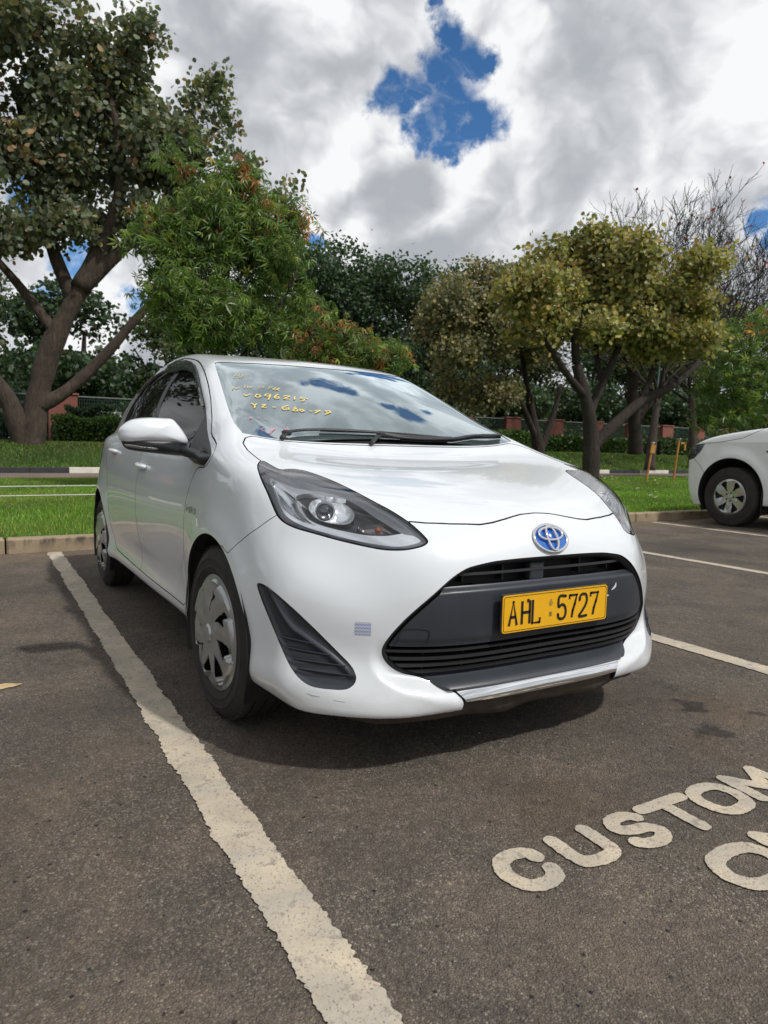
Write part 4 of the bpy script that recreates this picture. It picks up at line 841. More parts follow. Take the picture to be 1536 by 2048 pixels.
# --- split into connected panels
def components(T,n):
    lab=np.arange(n)
    while True:
        m=lab[T].min(1); new=lab.copy()
        for k in range(3): np.minimum.at(new,T[:,k],m)
        new=new[new]
        if (new==lab).all(): break
        lab=new
    return lab[T[:,0]]
okm=np.isin(S_.lab,(0,20,21)); TKP=S_.T[okm]; cmp_=components(TKP,len(S_.V)); cen=S_.cen()[okm]
ids,cnt=np.unique(cmp_,return_counts=True)
seeds=dict(hood=[(.3,0,.88)],front_door=[(-.9,-.81,.6),(-.9,.81,.6)],rear_door=[(-1.9,-.82,.6),(-1.9,.82,.6)],body_shell=[(-1.5,0,1.45)],rear_bumper_cover=[(-3.2,0,.5)])
used={}
for nme,ps in seeds.items():
    for pt in ps:
        i=np.linalg.norm(cen-np.array(pt),axis=1).argmin(); used.setdefault(cmp_[i],nme)
shell_id=[k for k,v in used.items() if v=='body_shell'][0]
cmp2=np.array([c if c in used else shell_id for c in ids]); cmp_=cmp2[np.searchsorted(ids,cmp_)]
def shobj(name,mask_T,mats,lip=0.,off=0.):
    u,inv=np.unique(mask_T,return_inverse=True); v=S_.V[u]; n=S_.N[u]; t=inv.reshape(-1,3)
    v=v-n*off; v,t,n,mi=lipmesh(v,t,n,lip)
    return obj(name,v,t,mats,car,normals=n,midx=mi if len(mats)>1 else None)
PANEL={}
for c in used:
    tm=TKP[cmp_==c]; PANEL.setdefault(used[c],[]).append(shobj(used[c],tm,[PAINT,SEAL],.012))
shobj('bumper_cover',S_.T[S_.lab==22],[PAINT,SEAL],.012)
shobj('underbody',S_.T[S_.lab==11],[UNDER])
shobj('windscreen',S_.T[S_.lab==4],[WS,SEAL],.004,.002)
cw=S_.T[S_.lab==5]; cc=S_.V[cw].mean(1)
shobj('cowl_panel',cw[(np.abs(cc[:,1])<.75)&(cc[:,0]>-.26)&(cc[:,2]<1.03)&(np.abs(S_.N[cw].mean(1)[:,1])<.55)],[BLK,BLK],.01,.012)
ms=~((np.abs(cc[:,1])<.75)&(cc[:,0]>-.26)&(cc[:,2]<1.03)&(np.abs(S_.N[cw].mean(1)[:,1])<.55))
for sgn in(-1,1): shobj('window_surround',cw[ms&(np.sign(cc[:,1])==sgn)],[BLK,BLK],.006,.001)
gw=S_.T[S_.lab==6]; gc=S_.V[gw].mean(1)
for sgn in(-1,1):
    for a,b in((-1.46,9),(-2.19,-1.46),(-9,-2.19)):
        m=(np.sign(gc[:,1])==sgn)&(gc[:,0]>a)&(gc[:,0]<=b)
        if m.any(): shobj('side_window',gw[m],[SIDEG,SEAL],.0,.004)
shobj('hatch_window',S_.T[S_.lab==7],[SIDEG,SEAL],.006,.003)
tw=S_.T[S_.lab==10]; tcn=S_.V[tw].mean(1)
for sgn in(-1,1): shobj('tail_lamp',tw[np.sign(tcn[:,1])==sgn],[RED,SEAL],.01,-.002)
# rain visors along the window tops
fS=Frame((-1.4,-.62,1.2),(0,-1,.35))
vis=np.array(TR['VISOR']); vv=smoothpoly(fS.uv(vis),3,False)
topc=fS.uv(np.c_[D[7:13,0],[-.56,-.57,-.60,-.63,-.67,-.68],D[7:13,1]])
VIS=m_glass('smoked_visor',(.045,.045,.05),1.2,.5)
pv=np.vstack([vv,fS.uv(np.array([(-.60,-.69,1.093),(-.655,-.67,1.122),(-.875,-.63,1.228),(-1.06,-.59,1.307),(-1.23,-.565,1.358),(-1.49,-.55,1.399),(-1.613,-.55,1.401),(-1.78,-.56,1.386),(-1.95,-.56,1.374),(-2.165,-.57,1.35),(-2.36,-.58,1.295),(-2.50,-.60,1.24)]))])
for mir in(False,True): patch('window_visor',fS,[PF(pv)],(*(pv.min(0)-.01),*(pv.max(0)+.01)),.012,VIS,car,off=-.012,lip=.008,lipmat=BLK,mirror=mir)
# dark ceramic border of the windscreen
fr_=np.array(TR['FRIT'])[:,:2]
fin=np.vstack([[(-.213,0),(-.216,-.30)],fr_,[(-.90,-.525),(-.955,-.49),(-.945,-.40),(-.922,-.27),(-.90,-.13),(-.893,0)]])
FRP=np.vstack([fin,[(a,-b) for a,b in fin[::-1][1:-1]]]); FRIT=pmat('ceramic_border',(.10,.095,.105),.35)
fT=Frame((-.5,0,1.1),(.45,0,.89),up=(0,1,0))
ss=Shell(S_.V-S_.N*.006,S_.T.copy(),S_.N); ss.lab=(S_.lab==4).astype(int)
ss.cut(fld(FRP,[0,1],0,absy=False),2,ss.lab==1)
v_,t_,n_=ss.sub(ss.lab==1); obj('windscreen_border',v_,t_,[FRIT],car,normals=n_)
# wheel arch liners
for cx in(0,-2.55):
    for sgn in(-1,1):
        b=MB(); n=20; prof=[(.36,.83*sgn),(.352,.80*sgn),(.352,.50*sgn)]
        V_=[];F_=[]
        for (r,y) in prof:
            for k in range(n+1):
                a=math.radians(-25)+math.radians(230)*k/n; V_.append((cx+r*math.cos(a),y,.304+r*math.sin(a)))
        for i in range(2):
            for k in range(n): F_.append((i*(n+1)+k,i*(n+1)+k+1,(i+1)*(n+1)+k+1,(i+1)*(n+1)+k))
        V_.append((cx,.5*sgn,.304)); F_+=[(2*(n+1)+k,2*(n+1)+k+1,len(V_)-1) for k in range(n)]
        b.add(V_,F_); b.obj('arch_liner',SEAL,car)
# ---------------- headlamps ----------------
def mirr(o):
    """mirror copy of a part to the other side, own mesh"""
    me=o.data.copy(); co=np.empty(len(me.vertices)*3,np.float32); me.vertices.foreach_get('co',co); co=co.reshape(-1,3); co[:,1]*=-1
    me.vertices.foreach_set('co',co.ravel()); me.flip_normals(); me.update(); c=bpy.data.objects.new(o.name,me); return c
lt=S_.T[S_.lab==2]; lc=S_.V[lt].mean(1)
lampR=None
def lamp(mir):
    m=(lc[:,1]>0)==mir; lens=shobj('headlamp',lt[m],[LENS,SEAL],.010)
    bb=lambda p,e=.006:(*(p.min(0)-e),*(p.max(0)+e)); P=lambda n,f,p,h,mt,off,lip=0,lm=None: patch(n,fHL,f,bb(p),h,mt,lens,off=off,lip=lip,lipmat=lm,mirror=mir)
    sv=np.array([-.2,.8]); g=lambda k,dp,n=4:uvp(fHL,k,n)+sv*dp
    ch=g('HLCH',.010); pod=g('HLPOD',.022); ref=g('HLREF',.022); ring=g('HLRING',.034); turn=g('HLTURN',.028)
    grey=pmat('lamp_bezel_grey',(.17,.18,.20),.22,metal=.3,coat=1) if not mir else bpy.data.materials['lamp_bezel_grey']
    P('lamp_bezel',[PF(pHL),lambda q:-(poly_sd(q,ch))],pHL,.004,grey,lambda q:.010+.004*np.clip(-poly_sd(q,pHL)/.01,0,1),.02,HLIN)
    P('chrome_frame',[PF(ch),lambda q:-(poly_sd(q,pod)),lambda q:-(poly_sd(q,ref))],ch,.004,DCHROME,.014,.016,DCHROME)
    P('side_reflector',[PF(ref)],ref,.004,CHROME,lambda q:.030+.02*np.clip(-poly_sd(q,ref)/.03,0,1),.02,DCHROME)
    P('lamp_pod',[PF(pod),lambda q:-(poly_sd(q,ring))],pod,.004,HLIN,lambda q:.034+.02*np.clip(-poly_sd(q,pod)/.03,0,1),.03,HLIN)
    # projector: bowl, ring and lens ball
    c=fHL.uv(np.array(TR['HLLENS'])).mean(0)+sv*.048; C3,N3=fHL.lift(c[None],off=.046); C3=C3[0]; s=-1 if mir else 1
    ax=Vector((.93,-.36,.06)).normalized(); 
    rc=ring.mean(0); R3,_=fHL.lift(ring,off=.030); B3,_=fHL.lift(rc+(ring-rc)*.70,off=.058); 
    vv_=np.vstack([R3,B3,(fHL.lift(rc[None],off=.075)[0])]); k=len(R3)
    vv_=vv_*[1,s,1]
    obj('projector_bowl',vv_,[(i,(i+1)%k,k+(i+1)%k,k+i) for i in range(k)]+[(k+i,k+(i+1)%k,2*k) for i in range(k)],[DCHROME],lens)
    def disc(name,prof,mat,cen):
        b=MB(); b.lathe(prof,32,(0,0,0),'X'); R=Vector((1,0,0)).rotation_difference(ax).to_matrix()
        b.v=[tuple((R@Vector(v)+Vector(cen))) for v in b.v]; b.v=[(x,y*s,z) for x,y,z in b.v]; return b.obj(name,mat,lens,smooth=True,auto=.6)
    disc('projector_ring',[(.027,-.03),(.0325,-.005),(.0335,.004),(.031,.009),(.0265,.008),(.0255,.0)],DCHROME,C3)
    LB=pmat('projector_lens',(.012,.016,.025),.02,spec=.8,coat=1) if not mir else bpy.data.materials['projector_lens']
    disc('projector_lens',[(.0262,.0),(.0225,.010),(.016,.0165),(.008,.0195),(.0005,.0205)],LB,C3)
    AMB=pmat('amber_bulb',(.35,.08,.02),.15,coat=1) if not mir else bpy.data.materials['amber_bulb']
    P('turn_signal',[PF(turn)],turn,.004,pmat('smoked_reflector',(.22,.20,.20),.22,metal=.8) if not mir else bpy.data.materials['smoked_reflector'],lambda q:.026+.012*np.clip(-poly_sd(q,turn)/.012,0,1),.01,HLIN)
    tb=fHL.uv(np.array(TR['HLTURN'])).mean(0)+sv*.022; b3=fHL.lift(tb[None],off=.022)[0][0]*[1,s,1]
    bb_=MB(); 
    for k2 in range(6): 
        th0=-math.pi/2+math.pi*k2/5; 
    bb_.lathe([(.0005,-.012),(.007,-.009),(.010,-.002),(.009,.006),(.0005,.011)],16,tuple(b3),'X'); bb_.obj('indicator_bulb',AMB,lens,smooth=True)
    return lens
for mir in(False,True): lamp(mir)
# ---------------- corner vents in the bumper ----------------
def vent(mir):
    bb=lambda p,e=.006:(*(p.min(0)-e),*(p.max(0)+e))
    ridge=uvp(fDR,'DRLR',4,False)
    def off(q):
        d=-poly_sd(q,pDR); r=poly_sd(q,ridge,False)
        # scooped outer face below the ridge
        return .004+.006*sstep(0,.012,d)-.010*np.exp(-(r/.010)**2)
    root=patch('corner_vent',fDR,[PF(pDR)],bb(pDR),.0035,SATIN,car,off=off,lip=.02,lipmat=BLK,mirror=mir)
    sl=fDR.uv(np.array(TR['DRLS'])); pairs=[(sl[0],sl[1]),(sl[2],sl[3]),(sl[4],sl[5]),(sl[6],sl[7])]
    for a,b in pairs:
        n=np.array([-(b-a)[1],(b-a)[0]]); n/=np.linalg.norm(n); n=n if n[1]>0 else -n
        t=np.linspace(0,1,7)[:,None]; mid=a*(1-t)+b*t
        q=np.vstack([mid+n*.0025,(mid-n*(.0055*np.sin(np.pi*np.clip(t,.04,.96))))[::-1]])
        patch('vent_slot',fDR,[PF(q)],bb(q,.004),.002,SEAL,root,off=lambda q_:np.zeros(len(q_))+.0035,mirror=mir)
        q2=np.vstack([mid+n*.0045,(mid+n*.0022)[::-1]])
        patch('vent_slat',fDR,[PF(q2)],bb(q2,.004),.0014,SATIN,root,off=-.0035,lip=.006,mirror=mir)
for mir in(False,True): vent(mir)
# ---------------- front grille ----------------
class FrontFrame(Frame):
    def lift(s,uv,start=0,off=0.):
        y,z=uv[:,0],uv[:,1]; a=np.abs(y); x=F(a,z); o=off(uv) if callable(off) else off; e=.003
        g=np.stack([np.ones(len(y)),-(F(np.abs(y+e),z)-F(np.abs(y-e),z))/(2*e),-(F(a,z+e)-F(a,z-e))/(2*e)],1); g/=np.linalg.norm(g,axis=1,keepdims=True)
        P=np.stack([x,y,z],1)-g*(o if np.isscalar(o) else o[:,None])*np.array([1,.25,.25]); return P,g
fM=FrontFrame((0,0,0),(1,0,0))
MI=lambda w:(lambda q:poly_sd(q,MOUTH)+w)          # inside the mouth by w
ang=lambda lo,hi:(lambda q:np.maximum(lo-q[:,1],q[:,1]-hi))
grl=patch('grille_backing',fM,[MI(0)],(-.56,.2,.56,.65),.012,SEAL,car,off=.085,start=1.2)
patch('grille_frame',fM,[MI(.0),lambda q:-(poly_sd(q,MOUTH)+.016),ang(.305,.66)],(-.57,.2,.57,.66),.004,BLK,grl,off=lambda q:recess(np.maximum(np.abs(q[:,0]),.335),q[:,1])*sstep(.30,.34,np.abs(q[:,0]))+.008+.018*sstep(.006,.018,-poly_sd(q,MOUTH)),lip=.05,start=1.2)
gz=lambda y:.566-.05*np.abs(y)**3-.05*np.clip(np.abs(y)-.36,0,1)
def garn(q): return np.maximum(np.maximum(poly_sd(q,MOUTH)+.016,.394-q[:,1]),q[:,1]-gz(q[:,0]))
def goff(q):
    e=gz(q[:,0])-q[:,1]; return .010+.016*(1-sstep(.0,.017,e))+.006*sstep(.42,.395,q[:,1])
patch('number_plate_panel',fM,[garn],(-.56,.385,.56,.575),.004,SATIN,grl,off=goff,lip=.06,lipmat=BLK,start=1.2)
patch('upper_grille_slat',fM,[MI(.012),ang(.5935,.6015)],(-.40,.585,.40,.61),.003,BLK,grl,off=.026,lip=.03,start=1.2)
for z0,z1,o,cut in((.3765,.3835,.018,.010),(.3535,.3625,.022,.012),(.3325,.3425,.032,.012),(.3115,.3215,.045,.012)):
    patch('lower_grille_slat',fM,[MI(cut),ang(z0,z1)],(-.56,z0-.006,.56,z1+.006),.0032,BLK,grl,off=lambda q,o=o:o+0.*q[:,0],lip=.045,start=1.2)
for y in(-.42,-.30,-.16,0,.16,.30,.42):
    for z0,z1 in((.318,.39),(.566,.632)):
        if abs(y)>.35 and z0>.5: continue
        x=float(F(np.array([abs(y)]),np.array([(z0+z1)/2]))[0])-.072
        MB().box((x,y,(z0+z1)/2),(.04,.006,z1-z0)).obj('grille_rib',BLK,grl)
MB().box((.745,-.045,.590),(.03,.055,.055),bev=.004).obj('sensor_block',SATIN,grl)
# lip panel and bright strip
def lipz(q): return np.maximum(np.maximum(poly_sd(q,MOUTH)+.003,q[:,1]-(.3085-.02*np.abs(q[:,0])**2)),.267-q[:,1])
patch('lip_panel',fM,[lipz],(-.48,.25,.48,.32),.004,SATIN,grl,off=lambda q:.010+.055*sstep(.262,.309,q[:,1]),lip=.03,start=1.2)
chs=[(-.352,.280),(-.315,.273),(-.236,.270),(-.1,.267),(0,.266),(.1,.267),(.236,.270),(.315,.273),(.352,.280),(.338,.256),(.3165,.234),(.3125,.226),(.2,.2225),(0,.2205),(-.2,.2225),(-.3125,.226),(-.3165,.234),(-.338,.256)]
patch('chrome_strip',fM,[PF(np.array(chs))],(-.36,.215,.36,.29),.004,CHROME,grl,off=lambda q:-.009+.034*(q[:,1]-.222)/.046+.006*((q[:,1]-.245)/.022)**2,lip=.02,lipmat=BLK,start=1.2)
# undertray
b=MB(); V_=[];F_=[]; ys=np.linspace(-.74,.74,61)
for y in ys:
    for z,dx in((.225,.03),(.19,.035),(.165,.05),(.145,.10),(.150,.35)):
        V_.append((float(F(np.array([abs(y)]),np.array([.27]))[0])-dx+.006*math.sin(y*31)*(z<.17),y,z+.006*math.sin(y*17+1)*(z<.17)+.03*sstep(.45,.74,abs(y))))
F_=[(i*5+k,(i+1)*5+k,(i+1)*5+k+1,i*5+k+1) for i in range(60) for k in range(4)]
b.add(V_,F_).obj('undertray',UNDER,car,smooth=True)

# towing-eye cover outline and paint chips on the lower corner
sq=[(-.505,.418),(-.492,.447),(-.440,.449),(-.427,.438),(-.430,.418),(-.442,.408),(-.500,.405)]
P_,_=fM.lift(smoothpoly(sq,4),off=.0068); b=MB(); b.tube([tuple(x) for x in P_]+[tuple(P_[0])],[.0011]*(len(P_)+1),4,cap=False); b.obj('towing_eye_cover',BLK,grl)
for k in('CHIP','CHIP2'): P_=np.array(TR[k]); b=MB(); b.tube([tuple(x) for x in P_],[.0010]+[.0017]*(len(P_)-2)+[.001],5); b.obj('paint_chip',pmat('chip_'+k.lower(),(.42,.43,.42),.7),car)

# ---------------- wheels ----------------
TYRE=pmat('tyre_rubber',(.026,.0235,.021),.80,bump=(240,.35,.001),var=(11,.45))
CAPM=pmat('wheel_cover_silver',(.38,.39,.385),.32,metal=.6,coat=.4,var=(5,.08))
CAPD=pmat('wheel_cover_shadow',(.015,.015,.015),.6)
def wheel_cover(R,spokes,twist,bulge,hole0=.40,hole1=.80,wid=.42):
    """domed cover with twisted openings, outer face along -y"""
    nr,nt=26,spokes*24; V_=[];keep=[]
    rs=np.concatenate([np.linspace(.02,.34,6),np.linspace(.38,1,nr-6)])*R
    for i,r in enumerate(rs):
        t=r/R
        for k in range(nt):
            th=2*math.pi*k/nt; ph=(th*spokes/(2*math.pi)+twist*(t-.3))%1.0; dist=abs(ph-.5)*2
            h=bulge*(1-t**2.6)+.006*(1-dist)**1*(1 if t<.93 else 0)*sstep(.25,.5,t)-.010*sstep(.30,.20,t)*(1-sstep(.16,.06,t))*0
            if t>.93: h=-.004*((t-.93)/.07)**2
            if .22<t<.27: h-=.002
            rr=.006*(ph-.5)*sstep(.4,.7,t)*(1-sstep(.85,.95,t)); h+=rr*3.6
            V_.append((r*math.cos(th),-h,r*math.sin(th)))
    F_=[];FH=[]
    for i in range(nr-1):
        tm=(rs[i]+rs[i+1])/2/R
        for k in range(nt):
            ph=((k+.5)/nt*spokes+twist*(tm-.3))%1.0; u_=float(np.clip((tm-hole0)/(hole1-hole0),0,1)); w=wid*u_**.7*(1-max(0,(u_-.88)/.12)**2*.35)
            q=(i*nt+k,i*nt+(k+1)%nt,(i+1)*nt+(k+1)%nt,(i+1)*nt+k)
            d=min(ph,1-ph)
            (FH if (hole0<tm<hole1 and d<w/2) else F_).append(q)
    return V_,F_,FH,nt
def make_wheel(loc,side_,R=.304,rc=.2005,wid=.178,steer=0.,parent=None,name='wheel',cover=(8,.75,.022,.36,.78,.50),capm=None):
    w=thing(name,loc,None,None) if False else bpy.data.objects.new(name,None); w.location=loc; COL.objects.link(w)
    w.parent=parent; w.matrix_parent_inverse=parent_inv(parent); w.rotation_euler=(0,0,steer+(math.pi if side_>0 else 0))
    # tyre lathe (axis y, outer face at -y = wid/2)
    h=wid/2; pr=[(rc-.012,-h+.022),(rc+.002,-h+.006),(rc+.010,-h-.001),(rc+.022,-h-.004),(rc+.024,-h-.0065),(rc+.030,-h-.0065),(rc+.032,-h-.0045),(rc+.052,-h-.0045),(rc+.054,-h-.0065),(rc+.058,-h-.0062),(rc+.060,-h-.0035),(R-.022,-h+.006),(R-.008,-h+.020),(R,-h+.036)]
    tr=[(-h+.036),-.045,-.0445,-.037,-.0365,-.003,-.0025,.0025,.003,.0365,.037,.0445,.045,(h-.036)]
    for i,y in enumerate(tr[1:-1]):
        gro=(i%4 in(1,2)) if True else 0
        pr.append((R-(.007 if gro else 0),y))
    pr+=[(R,h-.036),(R-.008,h-.02),(R-.03,h-.004),(rc+.03,h),(rc,h-.01)]
    b=MB(); b.lathe(pr,72); 
    # small sipes on the shoulder
    for k in range(72):
        a=2*math.pi*k/72
        b.box(((R-.007)*math.cos(a),-h+.024,(R-.007)*math.sin(a)),(.012,.018,.0035),Matrix.Rotation(-a,3,'Y'))
    def here(o): o.parent=w; o.matrix_parent_inverse=Matrix.Identity(4); return o
    o=b.obj('tyre',TYRE,None,smooth=True,auto=.5); here(o)
    V_,F_,FH,nt=wheel_cover(rc-.001,*cover)
    V_=[(x,y-h+.004,z) for x,y,z in V_]
    b=MB(); b.add(V_,F_); b.lathe([(.0,-h+.0-cover[2]-.006),(.012,-h-cover[2]-.005),(.026,-h-cover[2]-.004),(.030,-h-cover[2]+.002)],24)
    me=mesh('wheel_cover',b.v,b.f,[capm or CAPM]); bm=bmesh.new(); bm.from_mesh(me); bmesh.ops.delete(bm,geom=[v for v in bm.verts if not v.link_faces],context='VERTS')
    bmesh.ops.solidify(bm,geom=bm.faces[:],thickness=.004); bmesh.ops.recalc_face_normals(bm,faces=bm.faces)
    for e in bm.edges:
        if len(e.link_faces)==2 and e.calc_face_angle(0)>.6: e.smooth=False
    bm.to_mesh(me); bm.free(); c=bpy.data.objects.new('wheel_cover',me); link(c); here(c)
    b=MB(); b.lathe([(.0,-h+.040),(rc-.02,-h+.042),(rc-.006,-h+.01)],32); here(b.obj('rim',CAPD,None,smooth=True))
    b=MB(); b.lathe([(.0,-h+.030),(.05,-h+.030),(.06,-h+.04)],24); 
    for k in range(5): a=2*math.pi*k/5; b.box((.055*math.cos(a),-h+.02,.055*math.sin(a)),(.02,.03,.02))
    here(b.obj('hub',CAPD,None))
    return w
ST=math.radians(2.8)
make_wheel((0,-.735,.304),-1,steer=ST,parent=car); make_wheel((0,.735,.304),1,steer=ST,parent=car)
make_wheel((-2.55,-.735,.304),-1,parent=car); make_wheel((-2.55,.735,.304),1,parent=car)
# ---------------- number plate ----------------
PX,PZ,PW,PH=.8035,.4785,.430,.112
YEL=pmat('yellow_plate',(.80,.42,.008),.42,coat=.15,bump=(60,.06,.001)); PB=pmat('plate_black',(.012,.011,.010),.5)
pl=MB(); pl.box((PX-.004,0,PZ),(.006,PW+.008,PH+.008),bev=.002); plate=pl.obj('number_plate',PB,car)
def yz(v2,x): return [(x,a,b) for a,b in v2]
def rrect(w,h,r,n=5):
    o=[]
    for cx,cy,a0 in((w/2-r,h/2-r,0),(-w/2+r,h/2-r,90),(-w/2+r,-h/2+r,180),(w/2-r,-h/2+r,270)):
        for k in range(n+1): a=math.radians(a0+90*k/n); o.append((cx+r*math.cos(a),cy+r*math.sin(a)))
    return o
def prism(b,poly,x0,x1):
    """2D polygon in yz extruded along x"""
    n=len(poly); b.add([(x0,p,q) for p,q in poly]+[(x1,p,q) for p,q in poly],[tuple(range(n,2*n))]+[(i,(i+1)%n,n+(i+1)%n,n+i) for i in range(n)])
b=MB(); prism(b,[(y,z+PZ) for y,z in rrect(PW,PH,.010)],PX-.002,PX+.0012); b.obj('plate_face',YEL,plate)
b=MB(); R1=rrect(PW-.008,PH-.008,.008); R2=rrect(PW-.0115,PH-.0115,.007); n=len(R1)
b.add([(PX+.0018,y,z+PZ) for y,z in R1+R2],[(i,(i+1)%n,n+(i+1)%n,n+i) for i in range(n)]); b.obj('plate_border',PB,plate)
cx=[('A',.058,.030),('H',.172,.030),('L',.268,.030),('5',.508,.032),('7',.617,.030),('2',.716,.032),('7',.828,.032)]
for g,t,cw in cx:
    v,f=stroke_text([(g,(-PW/2+PW*t,PZ-.035),cw,.070)],.0088)
    b=MB(); b.add(yz(v,PX+.0024),f); b.obj('plate_character',PB,plate)
b=MB(); b.add(yz([(-.0325,PZ-.022),(-.0215,PZ-.022),(-.0215,PZ-.008),(-.0325,PZ-.008)],PX+.002),[(0,1,2,3)]); b.obj('plate_seal',pmat('plate_sticker',(.22,.16,.05),.5),plate)
b=MB()   # small printed bird crest
cr_=[(-.036,.020),(-.031,.024),(-.030,.030),(-.027,.032),(-.024,.030),(-.023,.024),(-.018,.020),(-.021,.014),(-.024,.010),(-.030,.010),(-.033,.014)]
b.add(yz([(y,PZ+z) for y,z in cr_],PX+.002),[tuple(range(len(cr_)))]); b.obj('plate_crest',pmat('crest_ink',(.38,.22,.04),.5),plate)
for y,z in((-.118,.035),): 
    b=MB(); b.lathe([(.0005,.004),(.004,.0035),(.0055,.0)],10,(PX+.0014,y,PZ+z),'X'); b.obj('plate_screw',PB,plate)
# white paint chips on the panel
CH=pmat('bare_chip',(.62,.64,.66),.6)
for poly in([(.262,.505),(.283,.520),(.291,.532),(.292,.517),(.283,.510)],[(.236,.487),(.246,.494),(.258,.490)]):
    q=np.array([(a,b_) for a,b_ in poly]); 
    patch('scratch',fM,[PF(q)],(*(q.min(0)-.003),*(q.max(0)+.003)),.002,CH,grl,off=.0088,start=1.2)
# ---------------- oval badge ----------------
em=TR['EMB']; c0=np.array([[.764,.004,.690]]); g0=normals(c0)[0]; g0[1]=0; g0/=np.linalg.norm(g0)
c0=np.array([.765,.0,.690]); 
for _ in range(20): c0=c0-g0*float(sdf(c0[None])[0])
eu=np.array([0,1.,0]); ev=np.cross(g0,eu)*1.0; 
if ev[2]<0: ev=-ev
BL=pmat('badge_blue',(.005,.11,.48),.25,coat=1)
def ell(cx,cy,a,b_,n=56): return [(cx+a*math.cos(2*math.pi*k/n),cy+b_*math.sin(2*math.pi*k/n)) for k in range(n)]
def on_badge(p2,h):
    out=[]
    for a,b_ in p2:
        q=c0+eu*a+ev*b_; s=float(sdf(q[None])[0]); q=q-g0*s; out.append(tuple(q+g0*h))
    return out
def ring(name,par,cx,cy,a,b_,w,h,mat,flat=.6):
    bb=MB(); P_=on_badge(ell(cx,cy,a,b_),h); P_.append(P_[0]); n=len(P_); seg=8; V_=[]
    for i in range(n-1):
        p=np.array(P_[i]); t=np.array(P_[(i+1)%(n-1)])-np.array(P_[i-1 if i else n-2]); t/=np.linalg.norm(t); o=np.cross(t,g0)
        for k in range(seg): th=2*math.pi*k/seg; V_.append(p+o*math.cos(th)*w+g0*math.sin(th)*w*flat)
    m=n-1; bb.add(V_,[(i*seg+k,i*seg+(k+1)%seg,((i+1)%m)*seg+(k+1)%seg,((i+1)%m)*seg+k) for i in range(m) for k in range(seg)])
    return bb.obj(name,mat,par,smooth=True)
A_,B_=.0655,.0450
face=on_badge(ell(0,0,A_-.002,B_-.002),.004); b=MB(); b.add(face+[tuple(np.mean(face,0)+g0*.002)],[(i,(i+1)%56,56) for i in range(56)]); badge=b.obj('badge',BL,car)
ring('badge_ring',badge,0,0,A_,B_,.0052,.005,CHROME); ring('badge_ring',badge,0,.012,.047,.0215,.0042,.009,CHROME); ring('badge_ring',badge,0,-.001,.0195,.0405,.0042,.009,CHROME)
# ---------------- mirrors ----------------
def puff(outline,x0,depth,p=2.2,n=10,back=0.):
    O=smoothpoly(outline,3); c=O.mean(0); V_=[];F_=[];m=len(O)
    for i in range(n+1):
        r=math.sin(math.pi/2*i/n)
        for k in range(m): q=c+(O[k]-c)*r; V_.append((x0+depth*(1-r**p)**(1/p),q[0],q[1]))
    F_=[(i*m+k,i*m+(k+1)%m,(i+1)*m+(k+1)%m,(i+1)*m+k) for i in range(n) for k in range(m)]
    F_.append(tuple(n*m+k for k in range(m))[::-1]); return V_,F_
cap=[(-1.057,.988),(-1.052,1.007),(-1.03,1.029),(-1.002,1.043),(-.948,1.051),(-.893,1.051),(-.86,1.049),(-.838,1.029),(-.815,.999),(-.798,.969),(-.801,.953),(-.815,.949),(-.876,.946),(-.949,.948),(-1.021,.951),(-1.045,.957),(-1.056,.97)]
low=[(-1.047,.968),(-1.021,.975),(-.949,.98),(-.876,.98),(-.81,.978),(-.802,.945),(-.800,.915),(-.819,.905),(-.913,.913),(-1.003,.923),(-1.037,.936)]
def fold(b,s):
    if s>0: return
    a=math.radians(78); c,s_=math.cos(a),math.sin(a); hx,hy=-.42,.825
    b.v=[(hx+(x-hx)*c-(y-hy)*s_-.20,hy+(x-hx)*s_+(y-hy)*c+.045,z) for x,y,z in b.v]
for s in(1,-1):
    b=MB(); v,f=puff(low,-.452,.068); b.add([(x,y*s,z) for x,y,z in v],f); fold(b,s)
    arm=([(-.70,-.885,.945),(-.56,-.86,.935)] if s<0 else [])+[(-.43,-.83,.935),(-.40,-.815,.922),(-.35,-.79,.912),(-.29,-.775,.905)]
    b.tube([(x,y*s,z) for x,y,z in arm],[.024,.025,.026,.030] if s>0 else [.02,.022,.024,.025,.026,.030],12,flat=.8)
    b.tube([(-.19,-.765*s,.905),(-.24,-.785*s,.895),(-.31,-.785*s,.90),(-.38,-.765*s,.93)],[.012,.026,.030,.012],12,flat=.9)
    mr=b.obj('door_mirror',BLK,car,smooth=True,auto=.9)
    b=MB(); v,f=puff(cap,-.455,.082,2.4,12); b.add([(x,y*s,z) for x,y,z in v],f); fold(b,s); b.obj('mirror_cap',PAINT,mr,smooth=True,auto=.9)
    sg=[(-1.043,.947),(-1.02,.946),(-.985,.941),(-.905,.936),(-.900,.930),(-.905,.927),(-.95,.927),(-1.02,.934)]
    b=MB(); v,f=puff([(y,z) for y,z in sg],-.415,.030,2.2,5); b.add([(x,y*s,z) for x,y,z in v],f); fold(b,s); b.obj('mirror_indicator',pmat('indicator_cover',(.42,.42,.44),.12,metal=.8,coat=1),mr,smooth=True)
    b=MB(); g=[(y,z) for y,z in [(-1.035,.965),(-1.02,1.02),(-.95,1.035),(-.87,1.03),(-.83,.99),(-.825,.96),(-.9,.955)]]
    b.add([(-.458,y*s,z) for y,z in g],[tuple(range(len(g)))]); fold(b,s); b.obj('mirror_glass',CHROME,mr)
